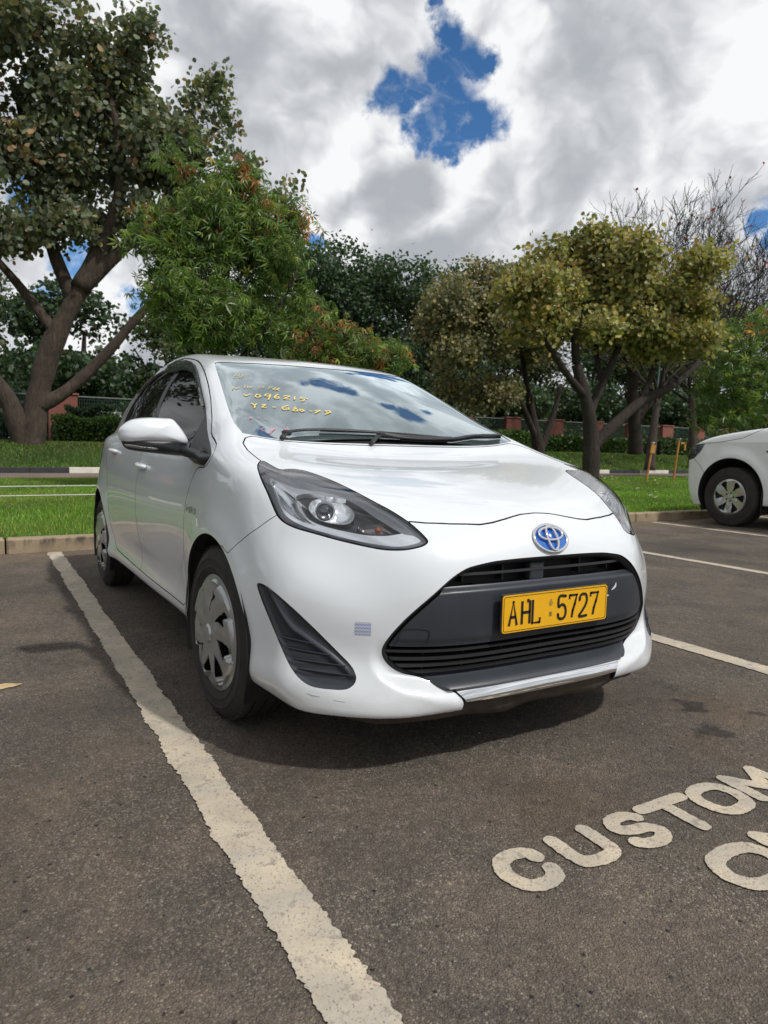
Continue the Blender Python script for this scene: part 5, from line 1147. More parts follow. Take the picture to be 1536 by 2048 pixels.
# ---------------- wipers ----------------
def lifted(k,h): P_=np.array(TR[k]); N_=normals(P_); return P_+N_*h
for k,hh in(('WIP1',.016),('WIP2',.018)):
    P_=lifted(k,hh); P_[0]-=np.array([-.01,0,.012]); b=MB(); b.tube([tuple(p) for p in smoothpoly(P_,3,False)],[.010]+[.0125]*3+[.0105]*(len(smoothpoly(P_,3,False))-4),8,flat=.55)
    wr_=b.obj('wiper',BLK,car,smooth=True)
    b=MB(); b.box(tuple(P_[1]),(.03,.035,.022),bev=.006); b.obj('wiper_pivot',BLK,wr_)
    if k=='WIP1': Q_=lifted('BLADE1',.008)
    else: Q_=lifted('WIP2',.006)[2:]
    b=MB(); b.tube([tuple(p) for p in Q_],[.006]*len(Q_),6); b.obj('wiper_blade',SEAL,wr_)
# ---------------- door handles, side lettering, sticker ----------------
for s in(1,-1):
    for x,z in((-1.30,.838),(-2.17,.902)):
        y=-float(S(np.array([x]),np.array([z]))[0]); P0=[]
        for t in np.linspace(0,1,9):
            xx=x+.09-.18*t; zz=z-.004+.010*t; yy=0.9
            for _ in range(30): yy-=float(sdf(np.array([[xx,-yy,zz]]))[0])*.8
            P0.append((xx,-(yy+.004+.022*math.sin(math.pi*min(max(t*1.1-.05,0),1))**.5)*s,zz))
        b=MB(); b.tube(P0,[.010,.013,.0135,.0135,.0135,.0135,.0135,.013,.010],10,flat=.9); b.obj('door_handle',PAINT,car,smooth=True)
def side_text(txt,x0,z0,h,cw,gap,w,mat,s):
    v,f=stroke_text([(g,(i*(cw+gap),0),cw,h) for i,g in enumerate(txt)],w,3); L=len(txt)*(cw+gap)
    out=[]
    for a,b_ in v:
        xx=(x0+a) if s>0 else (x0+L-a); zz=z0+b_; yy=.9
        for _ in range(25): yy-=float(sdf(np.array([[xx,-yy,zz]]))[0])*.8
        out.append((xx,-(yy+.003)*s,zz))
    b=MB(); b.add(out,f); return b.obj('side_badge',mat,car)
side_text('HYBRID',-.385,.693,.018,.017,.010,.0045,pmat('badge_dark_chrome',(.10,.11,.12),.2,metal=.8),1)
fB=tframe(TR['STICK']); q=fB.uv(np.array(TR['STICK'])); lo=q.min(0);hi=q.max(0)
def m_sticker():
    m,t,out=newmat('reflective_sticker'); tc=t('ShaderNodeTexCoord').outputs['Object']; sp=t('ShaderNodeSeparateXYZ',{0:tc})
    a=t.math('SINE',t.math('MULTIPLY',sp.outputs[2],620)); c=t.math('ADD',sp.outputs[2],t.math('MULTIPLY',t.math('ABSOLUTE',t.math('SINE',t.math('MULTIPLY',sp.outputs[1],420))),.004))
    a=t.math('SINE',t.math('MULTIPLY',c,640)); col=t.ramp(a,[(.35,(.40,.48,.75)),(.6,(.78,.78,.80))])
    b=t('ShaderNodeBsdfPrincipled',{'Base Color':col,'Roughness':.3,'Metallic':.35}); t.l.new(b.outputs[0],out.inputs[0]); return m
patch('reflective_sticker',fB,[lambda P_:np.maximum(np.maximum(lo[0]-P_[:,0],P_[:,0]-hi[0]),np.maximum(lo[1]-P_[:,1],P_[:,1]-hi[1]))],(*(lo-.003),*(hi+.003)),.003,m_sticker(),car,off=-.0006)
# ---------------- writing on the windscreen ----------------
def write3d(name,strokes,w,mat,par):
    V_=[];F_=[]
    for st in strokes:
        P_=np.array(st); P_=np.stack([np.interp(np.linspace(0,1,len(P_)*3),np.linspace(0,1,len(P_)),P_[:,i]) for i in range(3)],1)
        N_=normals(P_); P_=P_+N_*.0012; d=np.gradient(P_,axis=0); d/=np.linalg.norm(d,axis=1,keepdims=True)+1e-9; o=np.cross(d,N_); ww=w*(.75+.5*rng.random(len(P_)))[:,None]/2
        b_=len(V_); m=len(P_); V_+=(P_+o*ww).tolist()+(P_-o*ww).tolist(); F_+=[(b_+i,b_+i+1,b_+m+i+1,b_+m+i) for i in range(m-1)]
    return obj(name,V_,F_,[mat],par,smooth=False)
YM=pmat('yellow_marker',(.72,.55,.16),.7); PM=pmat('pink_marker',(.62,.25,.38),.7)
FY_=pmat('faded_yellow_marker',(.55,.47,.24),.8)
for nm_,lst,w_,m_ in(('yellow_marker_writing',TR['HW'][:10],.0028,FY_),('yellow_marker_writing',TR['HW'][10:],.0060,YM),('pink_marker_writing',TR['HP'],.0032,PM)):
    for st in lst: write3d(nm_,[st],w_,m_,car)
# stickers on the far side of the screen
for (yc,xc,wd,hd,col,nm) in((.36,-.50,.075,.05,(.16,.40,.62),'blue_sticker'),(.52,-.47,.03,.03,(.75,.45,.28),'orange_sticker')):
    V_=[]
    for a,b_ in((-1,-1),(1,-1),(1,1),(-1,1)):
        q=np.array([[xc+b_*hd/2,yc+a*wd/2,1.1]])
        for _ in range(30): q[:,2]-=float(sdf(q)[0])*.9
        V_.append(tuple(q[0]-normals(q)[0]*.005))
    obj(nm,V_,[(0,1,2,3)],[pmat(nm+'_paper',col,.6)],car,smooth=False)
# ---------------- cabin ----------------
b=MB(); b.box((-.52,0,.86),(.62,1.30,.16),bev=.05); b.obj('dashboard',INT,car)
b=MB(); P_=[(-.86+.0,-.36+.17*math.cos(a),.93+.17*math.sin(a)*.9) for a in np.linspace(0,2*math.pi,33)]; b.tube([(x-.10*(z-.93),y,z) for x,y,z in P_],[.014]*33,6,cap=False); b.obj('steering_wheel',BLK,car,smooth=True)
SEAT=pmat('seat_fabric',(.07,.07,.07),.9)
for y in(-.36,.36):
    b=MB(); b.box((-1.30,y,.50),(.50,.48,.18),bev=.05); b.box((-1.60,y,.83),(.16,.46,.62),Matrix.Rotation(math.radians(-14),3,'Y'),bev=.06); b.box((-1.69,y,1.20),(.10,.26,.17),bev=.04); b.obj('front_seat',SEAT,car)
b=MB(); b.box((-2.35,0,.50),(.50,1.20,.18),bev=.05); b.box((-2.62,0,.83),(.16,1.20,.56),Matrix.Rotation(math.radians(-16),3,'Y'),bev=.06); b.obj('rear_seat',SEAT,car)
b=MB(); b.box((-.93,0,1.265),(.03,.22,.06),bev=.012); b.tube([(-.93,0,1.27),(-.88,0,1.33)],[.008,.008],6); b.obj('rear_view_mirror',BLK,car)

# ================= trees, hedges =================
def m_leaf(name,rough=.5,trans=.28,spec=.4):
    m,t,out=newmat(name); at=t('ShaderNodeAttribute'); at.attribute_name='tint'; c=at.outputs['Color']
    geo=t('ShaderNodeNewGeometry'); c2=t.mix(t.math('MULTIPLY',geo.outputs['Backfacing'],.35),c,(.16,.19,.11))
    b=t('ShaderNodeBsdfPrincipled',{'Base Color':c2,'Roughness':rough,'Specular IOR Level':spec}); tl=t('ShaderNodeBsdfTranslucent',{'Color':t.mix(1.0,c,(1.5,1.6,.8),'MULTIPLY')})
    mx=t('ShaderNodeMixShader',{0:trans,1:b.outputs[0],2:tl.outputs[0]}); t.l.new(mx.outputs[0],out.inputs[0]); return m
def m_bark(name,a,b_):
    m,t,out=newmat(name); tc=t('ShaderNodeTexCoord').outputs['Object']; v=t.vmath('MULTIPLY',tc,(1.,1.,.28)); n=t.noise(v,14,6,.7); n2=t.noise(tc,1.5,4,.6)
    c=t.mix(t.mapr(n2,.35,.65,0,.6),t.ramp(n,[(.3,a),(.7,b_)]),tuple(x*.6 for x in a)); bp=t('ShaderNodeBump',{'Strength':1.,'Distance':.07,'Height':n})
    bb=t('ShaderNodeBsdfPrincipled',{'Base Color':c,'Roughness':.9,'Normal':bp.outputs[0]}); t.l.new(bb.outputs[0],out.inputs[0]); return m
LEAF=m_leaf('leaf'); GLOSSY=m_leaf('glossy_leaf',.38,.30,.5); BARK=m_bark('bark_brown',(.040,.029,.021),(.125,.092,.068)); BARKD=m_bark('bark_dark',(.024,.018,.014),(.062,.047,.036)); BARKG=m_bark('bark_grey',(.06,.045,.036),(.13,.10,.08))
# leaf shapes: vertices in a local frame (x along the leaf, y across, z normal), quads
def round_leaf():
    return np.array([(0,0,0),(.25,.42,.06),(.72,.45,.03),(1,.0,-.05),(.72,-.45,.03),(.25,-.42,.06),(.5,0,-.05)]),[(0,6,2,1),(6,3,2,2),(0,5,4,6),(6,4,3,3)]
RL=(np.array([(0,0,0),(.22,.40,.07),(.70,.46,.05),(1,.05,-.04),(.70,-.46,.05),(.22,-.40,.07)]),[(0,3,2,1),(0,5,4,3)])
LL=(np.array([(0,0,0),(.35,.13,.0),(.40,-.13,.0),(1,0,-.16)]),[(0,2,3,1)])
def palmate(n=6,droop=.8):
    """hand of hanging leaflets spread over a fan"""
    V_=[];F_=[]
    for k in range(n):
        a=-2.1+4.2*k/(n-1); ca,sa=math.cos(a),math.sin(a); b=len(V_); L=1.-.12*abs(k-(n-1)/2)
        for r,w in ((.06,0),(.45,.085),(.50,-.085),(1.0,0)): V_.append((r*L*ca*.8-w*sa,r*L*sa*.8+w*ca,.10-droop*(r*L)**1.6))
        F_.append((b,b+2,b+3,b+1))
    return np.array(V_),F_
PALM=palmate()
PALM5=palmate(6,.8)
def leaves(P,D,U,sz,tmpl,cols,name,mat,parent,kind='stuff'):
    """P positions, D leaf direction, U normal, sz sizes, cols per leaf colour"""
    Vt,Ft=tmpl; n=len(P); D=D/np.linalg.norm(D,axis=1,keepdims=True); S2=np.cross(U,D); S2/=np.linalg.norm(S2,axis=1,keepdims=True)+1e-9; U=np.cross(D,S2)
    V_=P[:,None]+(Vt[None,:,0:1]*D[:,None]+Vt[None,:,1:2]*S2[:,None]+Vt[None,:,2:3]*U[:,None])*sz[:,None,None]
    k=len(Vt); Fq=(np.arange(n)[:,None,None]*k+np.array(Ft)[None]).reshape(-1,4)
    me=mesh(name,V_.reshape(-1,3),Fq,[mat],smooth=False); ca=me.color_attributes.new('tint','FLOAT_COLOR','POINT')
    c4=np.ones((n,k,4),np.float32); c4[:,:,:3]=cols[:,None,:]; ca.data.foreach_set('color',c4.ravel())
    o=bpy.data.objects.new(name,me); link(o,parent)
    if kind: o['kind']=kind
    return o
def pickcol(r,n,pal):
    """palette: list of (weight,(r,g,b)) with per-leaf jitter"""
    w=np.array([p[0] for p in pal]); w=w/w.sum(); i=r.choice(len(pal),n,p=w); c=np.array([p[1] for p in pal])[i]; return np.clip(c*r.lognormal(0,.22,(n,1))*r.normal(1,.06,(n,3)),.004,.9)
def blob_points(r,blobs,n,shell=.55):
    w=np.array([b[3]*b[4]*b[5]*(b[6] if len(b)>6 else 1) for b in blobs]); w=w/w.sum(); i=r.choice(len(blobs),n,p=w); B=np.array([b[:6] for b in blobs])[i]
    d=r.normal(size=(n,3)); d/=np.linalg.norm(d,axis=1,keepdims=True); rad=r.random(n)**(1/3)*(1-shell)+shell*(1-r.random(n)**2*.35); return B[:,:3]+d*B[:,3:6]*rad[:,None]
def limb_tubes(limbs,seg=10):
    b=MB()
    for pts,r0,r1 in limbs:
        P_=smoothpoly(pts,4,False); n=len(P_); t=np.linspace(0,1,n); rr=r0*(1-t)+r1*t; wob=rng.normal(0,.04,n)*rr
        b.tube([tuple(p) for p in P_],list(rr*(1+rng.normal(0,.05,n))),seg)
    return b
def tree(name,loc,label,limbs,blobs,ncl,per,clr,leafsz,tmpl,pal,seed,bark=BARK,lmat=LEAF,group=None,droop=.2,up=.5,twig=.012,solo=0,tips=None,flat=1.0,barebr=0,brn=260):
    """limbs and blobs in coordinates relative to the foot"""
    r=np.random.default_rng(seed); root=thing(name,(0,0,0),label,'tree',group)
    tk=limb_tubes(limbs[:1],12).obj('trunk',bark,root,smooth=True)
    for l in limbs[1:]: limb_tubes([l],9).obj('limb',bark,root,smooth=True)
    nodes=np.vstack([smoothpoly(l[0],4,False)[2:] for l in limbs]); C=blob_points(r,blobs,ncl)
    # twigs join every leaf clump to the nearest wood
    b=MB(); order=np.argsort(np.linalg.norm(C[:,None]-nodes[None],axis=2).min(1)); N_=[tuple(x) for x in nodes]; arr=np.array(N_); ext=[]
    for j,i in enumerate(order):
        c=C[i]; A=arr if not ext else np.vstack([arr,np.array(ext)]); dd=np.linalg.norm(A-c,axis=1)+ .35*np.maximum(A[:,2]-c[2],0); k=dd.argmin(); a=A[k]; L=np.linalg.norm(c-a)
        if j%max(1,ncl//brn)==0 or barebr:
            mid=(a+c)/2+r.normal(0,.10,3)*L+np.array([0,0,.06*L]); b.tube([tuple(a),tuple(mid),tuple(c)],[twig*(1+.9*min(L,2.5)),twig*.9,twig*.4],4,cap=False); 
            ext.append(tuple(mid)); ext.append(tuple(c))
    o=b.obj('branches',bark,root,smooth=True); o['kind']='stuff'
    n=ncl*per; ci=np.repeat(np.arange(ncl),per); off=r.normal(size=(n,3))*clr; off[:,2]*=flat; P_=C[ci]+off
    cen=np.array([bb[:3] for bb in blobs]).mean(0); out=P_-cen; out/=np.linalg.norm(out,axis=1,keepdims=True)+1e-6
    U=r.normal(size=(n,3))*.8+out*.6+np.array([0,0,up]); U/=np.linalg.norm(U,axis=1,keepdims=True); D=r.normal(size=(n,3))+np.array([0,0,-droop*3]); 
    sz=leafsz*r.uniform(.6,1.25,n); cols=pickcol(r,n,pal); ccol=pickcol(r,ncl,pal); cols=cols*.6+ccol[ci]*.4
    if tips:   # clumps of young coloured leaves
        ti=r.choice(ncl,int(ncl*tips[0]),replace=False); sc=C[:,2]+np.abs(C[:,1]-cen[1])*.5+r.normal(0,.5,ncl); ti=np.argsort(-(sc))[:int(ncl*tips[0]*3)]; ti=r.choice(ti,int(ncl*tips[0]),replace=False); m=np.isin(ci,ti); cols[m]=pickcol(r,m.sum(),tips[1]); 
    if solo:   # the leaves nearest the camera are single parts sharing one mesh
        d=np.linalg.norm(P_+np.array(loc)-CP[:3],axis=1)+r.random(n)*.8; near=np.argsort(d)[:solo]; keep=np.ones(n,bool); keep[near]=False
        vars_=[]
        for q in range(6):
            Vt,Ft=tmpl; me=mesh('leaf',Vt,np.array(Ft),[lmat],smooth=False); ca=me.color_attributes.new('tint','FLOAT_COLOR','POINT'); c4=np.ones((len(Vt),4),np.float32); c4[:,:3]=cols[near[q*7]]; ca.data.foreach_set('color',c4.ravel()); vars_.append(me)
        for j,i in enumerate(near):
            o=bpy.data.objects.new('leaf',vars_[j%6]); link(o,None); o.parent=root
            dv=Vector(D[i]).normalized(); s2=Vector(U[i]).cross(dv).normalized(); uu=dv.cross(s2)
            M_=Matrix((dv,s2,uu)).transposed().to_4x4(); o.matrix_basis=Matrix.Translation(Vector(P_[i]))@M_@Matrix.Scale(float(sz[i]),4)
        P_,D,U,sz,cols=P_[keep],D[keep],U[keep],sz[keep],cols[keep]
    leaves(P_,D,U,sz,tmpl,cols,'crown',lmat,root)
    root.location=loc; return root
def lumpy(B,k,spread,size,seed=3):
    r=np.random.default_rng(seed); out=[]
    for b in B:
        for _ in range(k):
            d=r.normal(size=3); d/=np.linalg.norm(d); q=r.random()**.4; s_=size*r.uniform(.7,1.25)
            out.append((b[0]+d[0]*b[3]*spread*q*1.25,b[1]+d[1]*b[4]*spread*q*1.25,b[2]+d[2]*b[5]*spread*q*1.25,b[3]*s_,b[4]*s_,b[5]*s_*1.05))
    return out
# --- A: big round-leaved tree at the left, beyond the access road
rel=lambda L,o:[([(x-o[0],y-o[1],z-o[2]) for x,y,z in p],a,b) for p,a,b in L]
relb=lambda B,o:[(b[0]-o[0],b[1]-o[1],b[2]-o[2])+tuple(b[3:]) for b in B]
oA=(-22.5,-.15,.62)
LA=[([(-22.5,-.15,.3),(-22.5,-.05,1.2),(-22.5,.15,2.4),(-22.4,.5,3.8),(-22.2,1.15,5.3),(-22,1.75,6.4),(-21.8,2.1,7.4)],.45,.19),
 ([(-22.5,-.3,.6),(-22.4,-.6,1.9),(-22.4,-1.1,2.8),(-22.6,-2.2,4.6),(-23,-3.2,7)],.34,.16),
 ([(-22.4,.1,2.0),(-22.2,1.0,2.6),(-22,2.2,3.9),(-21.7,3.2,5.2),(-21.5,4.4,6.4)],.24,.10),
 ([(-22.1,1.4,5.8),(-21.9,1.95,7.0),(-21.5,2.5,8.6),(-21.3,2.5,10.2),(-21.4,2.0,12.5)],.33,.08),
 ([(-22.2,1.2,5.4),(-22.6,.6,7.2),(-23,.2,9.4),(-23,-.3,12)],.24,.08),
 ([(-22.1,1.4,5.8),(-21.8,2.4,6.9),(-21.6,3.2,7.8),(-21.3,4.2,9.2),(-21,5.2,11)],.27,.07),
 ([(-22.3,.7,4.3),(-22.6,-.2,5.6),(-23,-1.5,7.4),(-23.2,-2.6,10)],.18,.07)]
BA=[(-22,-.5,9.5,3.,2.6,2.3),(-22,2.0,10.8,3.2,2.6,2.4),(-21.5,4.2,10.6,2.8,2.0,2.2),(-22,.5,12.8,2.6,2.4,1.6),(-22,3.0,13.0,2.2,1.7,1.4),(-21.5,5.2,12.0,1.6,1.2,1.2),(-22,-2.5,12,2.5,2.4,2.2),(-22.5,-3.5,8,2.4,2.2,1.8),(-21.5,5.3,9.2,1.8,1.3,1.3),(-22,1.2,8.0,2.2,1.7,.9,.6),(-21,6.0,10.2,1.2,.9,.9),(-21.8,2.2,14.4,.8,.7,.6),(-21.8,-.4,14.6,1.2,1.0,.6),(-22,-1.2,7.4,2.2,1.8,1.1),(-21.6,3.6,8.0,1.8,1.5,.9),(-21.5,5.6,8.6,1.2,1.1,1.0),(-22,1.5,7.6,2.0,1.8,.6),(-21.3,4.4,6.9,1.0,.9,.5),(-22,-3,6.4,1.8,1.4,.8),(-21.2,7.8,9.6,.8,.7,.9),(-21.2,8.4,8.6,.7,.7,.6)]
palA=[(5,(0.090,0.117,0.073)),(4,(0.139,0.171,0.110)),(2,(0.227,0.253,0.163)),(.8,(0.325,0.284,0.122)),(.5,(0.374,0.195,0.098))]
tree('round_leaved_tree',oA,'tall grey-green tree with round leaves and forked brown trunk behind the left hedge',rel(LA,oA),lumpy(relb(BA,oA),7,.62,.34),2000,21,.20,.18,RL,palA,21,solo=300,twig=.016)
# --- B: young palmate tree close behind the car
oB=(-10,2.3,.12)
LB_=[([(-10,2.3,0),(-10,2.35,1.4),(-10.1,2.3,3.0),(-10,2.4,4.6),(-10,2.5,5.8)],.13,.04),([(-10.05,2.3,1.8),(-9.8,1.6,2.6),(-9.6,1.0,3.5)],.06,.025),([(-10.05,2.3,2.2),(-9.8,3.0,3.0),(-9.7,3.6,4.2)],.06,.025),([(-10.05,2.3,2.9),(-10.3,1.7,4.2),(-10.2,1.4,5.3)],.05,.02),([(-10,2.35,3.6),(-10,3.1,4.7),(-10,3.4,5.4)],.045,.02)]
BB=[(-10,2.3,4.9,1.3,.95,1.2),(-10,1.6,4.2,1.2,.8,1.0),(-10,3.1,4.4,1.3,1.0,1.1),(-10,2.3,3.2,1.4,1.3,.9),(-9.8,3.5,3.3,1.2,.7,.7),(-9.8,1.2,3.3,1.0,.65,.6),(-10,2.4,5.5,.8,.6,.4),(-10,3.6,5.2,.5,.45,.6),(-9.8,.7,4.3,.35,.25,.2),(-10,1.3,5.7,.5,.4,.35)]
palB=[(4,(0.069,0.133,0.026)),(4,(0.116,0.196,0.038)),(2,(0.197,0.274,0.056)),(.7,(0.349,0.391,0.084))]
tipB=[(3,(.42,.15,.07)),(2,(.50,.24,.08)),(1,(.30,.26,.06))]
tree('palmate_tree',oB,'bright green tree with drooping finger leaves standing right behind the hatchback roof',rel(LB_,oB),lumpy(relb(BB,oB),6,.62,.44),1350,4,.13,.20,PALM,palB,22,lmat=GLOSSY,bark=BARKD,solo=300,tips=(.035,tipB),up=1.2,droop=-.05,twig=.008)
# --- C: smaller one with orange tips
oC=(-8.6,4.1,.12)
LC=[([(-8.6,4.1,0),(-8.6,4.15,1.2),(-8.6,4.1,2.3),(-8.6,4.0,3.3)],.07,.03),([(-8.6,4.1,1.4),(-8.5,4.6,2.1),(-8.4,5.0,2.7)],.035,.015),([(-8.6,4.1,1.6),(-8.7,3.6,2.5),(-8.7,3.3,3.0)],.035,.015)]
BC=[(-8.6,3.9,2.9,.9,.75,.6),(-8.6,4.6,2.5,.8,.65,.5),(-8.6,3.5,2.4,.7,.6,.5),(-8.5,5.0,2.55,.45,.35,.35),(-8.6,4.2,2.0,.9,.9,.4)]
tree('palmate_tree',oC,'low young tree with finger leaves and orange new tips right of the taller green one',rel(LC,oC),lumpy(relb(BC,oC),4,.5,.45),330,4,.12,.18,PALM,palB,23,lmat=GLOSSY,bark=BARKD,solo=200,tips=(.16,tipB),up=1.2,droop=-.05,twig=.007)
# --- D: spreading yellow-green tree at the right
oD=(-12.5,14.3,.1)
LD=[([(-12.5,14.3,-.1),(-12.5,14.3,.8),(-12.5,14.2,1.7),(-12.5,13.95,2.5),(-12.6,13.6,3.5)],.29,.15),([(-12.5,14.25,1.1),(-12.3,15.0,1.8),(-12.2,16.0,2.55),(-12.1,17.3,3.1),(-12,18.4,3.9)],.20,.09),([(-12.5,14.1,2.1),(-12.5,14.6,3.0),(-12.5,15.2,4.1),(-12.5,15.6,5.4)],.16,.06),([(-12.5,13.9,2.6),(-12.3,12.9,3.2),(-12.2,12.0,4.0),(-12.2,11.2,4.8)],.13,.05),([(-12.6,13.6,3.5),(-12.6,13.4,4.6),(-12.6,13.0,5.8)],.13,.05),([(-12.2,16.0,2.55),(-12.4,16.8,3.8),(-12.4,17.2,5.2)],.10,.04),([(-12.5,14.6,3.0),(-13.2,15,4.2),(-13.6,15.6,5.4)],.10,.04)]
BD=[(-12.5,12.0,5.3,2.0,1.3,1.0),(-12.5,13.4,6.1,2.2,1.4,1.0),(-12.5,15.0,6.5,2.2,1.3,1.0),(-12.5,16.6,6.1,2.2,1.3,1.0),(-12.5,18.0,5.2,2.0,1.2,1.0),(-12.3,14.6,5.1,2.0,1.8,.8),(-12.3,12.4,4.4,1.6,1.0,.6),(-12.3,16.8,4.6,1.7,1.3,.7),(-12.5,18.9,4.6,1.2,.8,.7),(-12.4,11.1,4.9,1.0,.7,.6),(-12.6,15.0,7.3,.8,.6,.5)]
palD=[(4,(0.191,0.197,0.058)),(3,(0.281,0.274,0.096)),(2.4,(0.395,0.369,0.153)),(1.5,(0.536,0.395,0.101)),(2,(0.090,0.101,0.038)),(.3,(0.433,0.204,0.077))]
tree('spreading_tree',oD,'spreading yellow-green round-leaved tree with dark forked trunk to the right of the hatchback',rel(LD,oD),lumpy(relb(BD,oD),8,.76,.33),2300,17,.17,.130,RL,palD,24,bark=BARKD,solo=300,twig=.020,brn=520)
# --- E: grey-brown leafed tree between the centre trees
oE=(-18,17.4,.12)
LE=[([(-18,17.4,-.1),(-18,17.3,.9),(-18,17.0,1.9),(-18,16.6,3.2)],.30,.14),([(-18,17.35,1.0),(-18,17.9,2.2),(-18,18.3,3.6)],.16,.07),([(-18,17.2,1.3),(-17.8,16.2,2.6),(-17.6,15.0,3.9)],.15,.06),([(-18,16.6,3.2),(-18,16.2,4.6),(-18,15.6,6)],.12,.05)]
BE=[(-18,13.5,6.3,2.0,1.6,1.3),(-18,15.2,6.9,2.0,1.4,1.1),(-18,13.2,4.6,1.8,1.5,1.2),(-18,15.5,5.2,2.2,1.8,1.2),(-18,17.2,5.2,2.0,1.4,1.2),(-18,12.5,5.6,1.2,1.0,.9),(-18,14.5,3.3,1.8,1.9,.8)]
palE=[(4,(0.156,0.156,0.098)),(3,(0.221,0.202,0.130)),(2,(0.312,0.286,0.104)),(2,(0.078,0.085,0.046)),(1,(0.416,0.325,0.117))]
tree('grey_leafed_tree',oE,'brownish grey-leafed tree with thin forked trunk just left of the spreading tree',rel(LE,oE),lumpy(relb(BE,oE),7,.74,.33),1500,18,.18,.12,RL,palE,25,bark=BARKD)
# --- F: nearly bare tree behind the spreading tree
oF=(-19,25.0,.2)
def bare_tree():
    r=np.random.default_rng(26); root=thing('bare_tree',(0,0,0),'almost leafless twiggy tree with a few red leaves rising behind the spreading tree','tree')
    tk=[([(0,0,0),(0,.1,2),(0,.3,4)],.28,.16)]; limb_tubes(tk,10).obj('trunk',BARKG,root,smooth=True)
    b=MB(); tips=[]
    def grow(p,d,L,rad,lv):
        q=p+d*L; m=(p+q)/2+r.normal(0,.06,3)*L; b.tube([tuple(p),tuple(m),tuple(q)],[max(rad,.012),max(rad*.85,.011),max(rad*.7,.009)],4 if lv<3 else 3,cap=False)
        if lv>=6: tips.append(q); return
        k=3 if lv<2 else (2 if r.random()<.75 else 3)
        for _ in range(k):
            nd=d*1.0+r.normal(0,.40,3)+np.array([0,0,.14]); nd/=np.linalg.norm(nd); grow(q,nd,L*r.uniform(.66,.9),rad*.64,lv+1)
    for a in range(9):
        th=2*math.pi*a/9+.3; d=np.array([.5*math.cos(th),.75*math.sin(th)+.05,.75]); d/=np.linalg.norm(d); grow(np.array([0,.3,3.6+.3*(a%3)]),d,2.6,.085,0)
    o=b.obj('branches',BARKD,root,smooth=True); o['kind']='stuff'; T_=np.array(tips); i=r.choice(len(T_),min(90,len(T_)),replace=False)
    leaves(T_[i],r.normal(size=(len(i),3)),r.normal(size=(len(i),3)),r.uniform(.12,.22,len(i)),RL,pickcol(r,len(i),[(2,(.35,.06,.05)),(1,(.30,.15,.06))]),'crown',LEAF,root)
    root.location=oF; root.scale=(.84,.95,.82); return root
bt=bare_tree()
c_=clone(bt,(-20,29.5,.2),2.1,(.90,.92,.92),'second almost leafless twiggy tree further right against the clouds')
# --- G: palmate tree at the right edge
oG=(-13,22.6,.1)
LG=[([(0,0,0),(0,0,2),(0,0,4),(0,0,5.6)],.13,.04),([(0,0,1.8),(.2,-1,2.6),(.3,-1.6,3.4)],.06,.02),([(0,0,2.4),(0,1,3.6),(0,1.8,4.4)],.06,.02)]
BG=[(0,0,4.9,1.7,1.7,1.2),(0,-1.3,3.9,1.4,1.0,.9),(0,1.4,4.4,1.6,1.3,1.2),(0,0,3.2,1.8,2.0,1.0),(0,-1.6,4.9,.7,.6,.4),(0,2.2,5.6,1.2,1.1,.9),(0,-.8,2.3,1.3,1.3,.7)]
tree('palmate_tree',oG,'leafy green finger-leaved tree at the right edge above the white pickup',LG,BG,520,4,.22,.30,PALM,palB,27,lmat=GLOSSY,bark=BARKD,tips=(.03,tipB),up=1.2,droop=-.05)
# --- H: second trunk further back at the right
oH=(-24,30.0,.75)
LH=[([(0,0,0),(0,-.2,1.6),(0,-.5,3.2),(0,-.6,4.8)],.42,.25),([(0,-.3,2.0),(0,1.2,3.4),(0,3.0,4.8),(0,4.6,6.0)],.3,.12),([(0,-.6,4.4),(0,-1.6,6),(0,-2,7.5)],.2,.08)]
BH=[(0,0,7.6,3,2.6,1.6),(0,3.2,7.8,3,2.6,1.8),(0,6.2,7.8,2.6,2.4,1.6),(0,-3,7.0,2.6,2.2,1.6),(0,1.5,5.9,2.6,3.4,1.1)]
palH=[(4,(0.065,0.072,0.033)),(3,(0.104,0.104,0.046)),(1,(0.195,0.156,0.052))]
tree('park_tree',oH,'dark stout tree with leaning limb behind the green lamp post',LH,BH,900,14,.35,.17,RL,palH,28,bark=BARKD)
# --- dark evergreens and background trees
palK=[(4,(0.028,0.057,0.028)),(3,(0.047,0.085,0.041)),(1.5,(0.076,0.122,0.055))]
def bgtree(name,seed,pal,label,h=11.,w=4.2,lf=.24,ncl=700,per=14,bark=BARKD,low=.18):
    r=np.random.default_rng(seed); L=[([(0,0,-.3),(.05,.1,h*.2),(0,0,h*.4),(.1,.1,h*.7)],.32,.10)]
    for k in range(5): a=2*math.pi*k/5+r.random(); L.append(([(0,0,h*.22+.3*k),(w*.3*math.cos(a),w*.3*math.sin(a),h*.38+.2*k),(w*.6*math.cos(a),w*.6*math.sin(a),h*(.5+.06*k))],.12,.04))
    B=[]
    for k in range(15):
        a=r.random()*6.28; q=r.random()**.6; z=h*(low+(.93-low)*r.random()); ww=w*(1-.45*abs(z/h-.5)*1.4); B.append((ww*q*.75*math.cos(a),ww*q*.75*math.sin(a),z,w*r.uniform(.28,.46),w*r.uniform(.28,.46),h*r.uniform(.07,.13)))
    B.append((0,0,h*.9,w*.3,w*.3,h*.08))
    return tree(name,(0,0,0),label,L,B,ncl,per,.32,lf,RL,pal,seed,bark=bark,flat=.7)
k1=bgtree('evergreen_tree',31,palK,'dark dense evergreen, left one of the trio rising behind the hatchback roof',10.2,4.3,.17,1000,22); k1.location=(-31,13.6,.85)
lab=[((-31.5,17.3,.85),1.1,1.03,'dark dense evergreen, tallest of the trio rising behind the hatchback roof'),((-32,21.4,.85),2.4,.97,'dark dense evergreen, right one of the trio beside the yellow-green trees')]
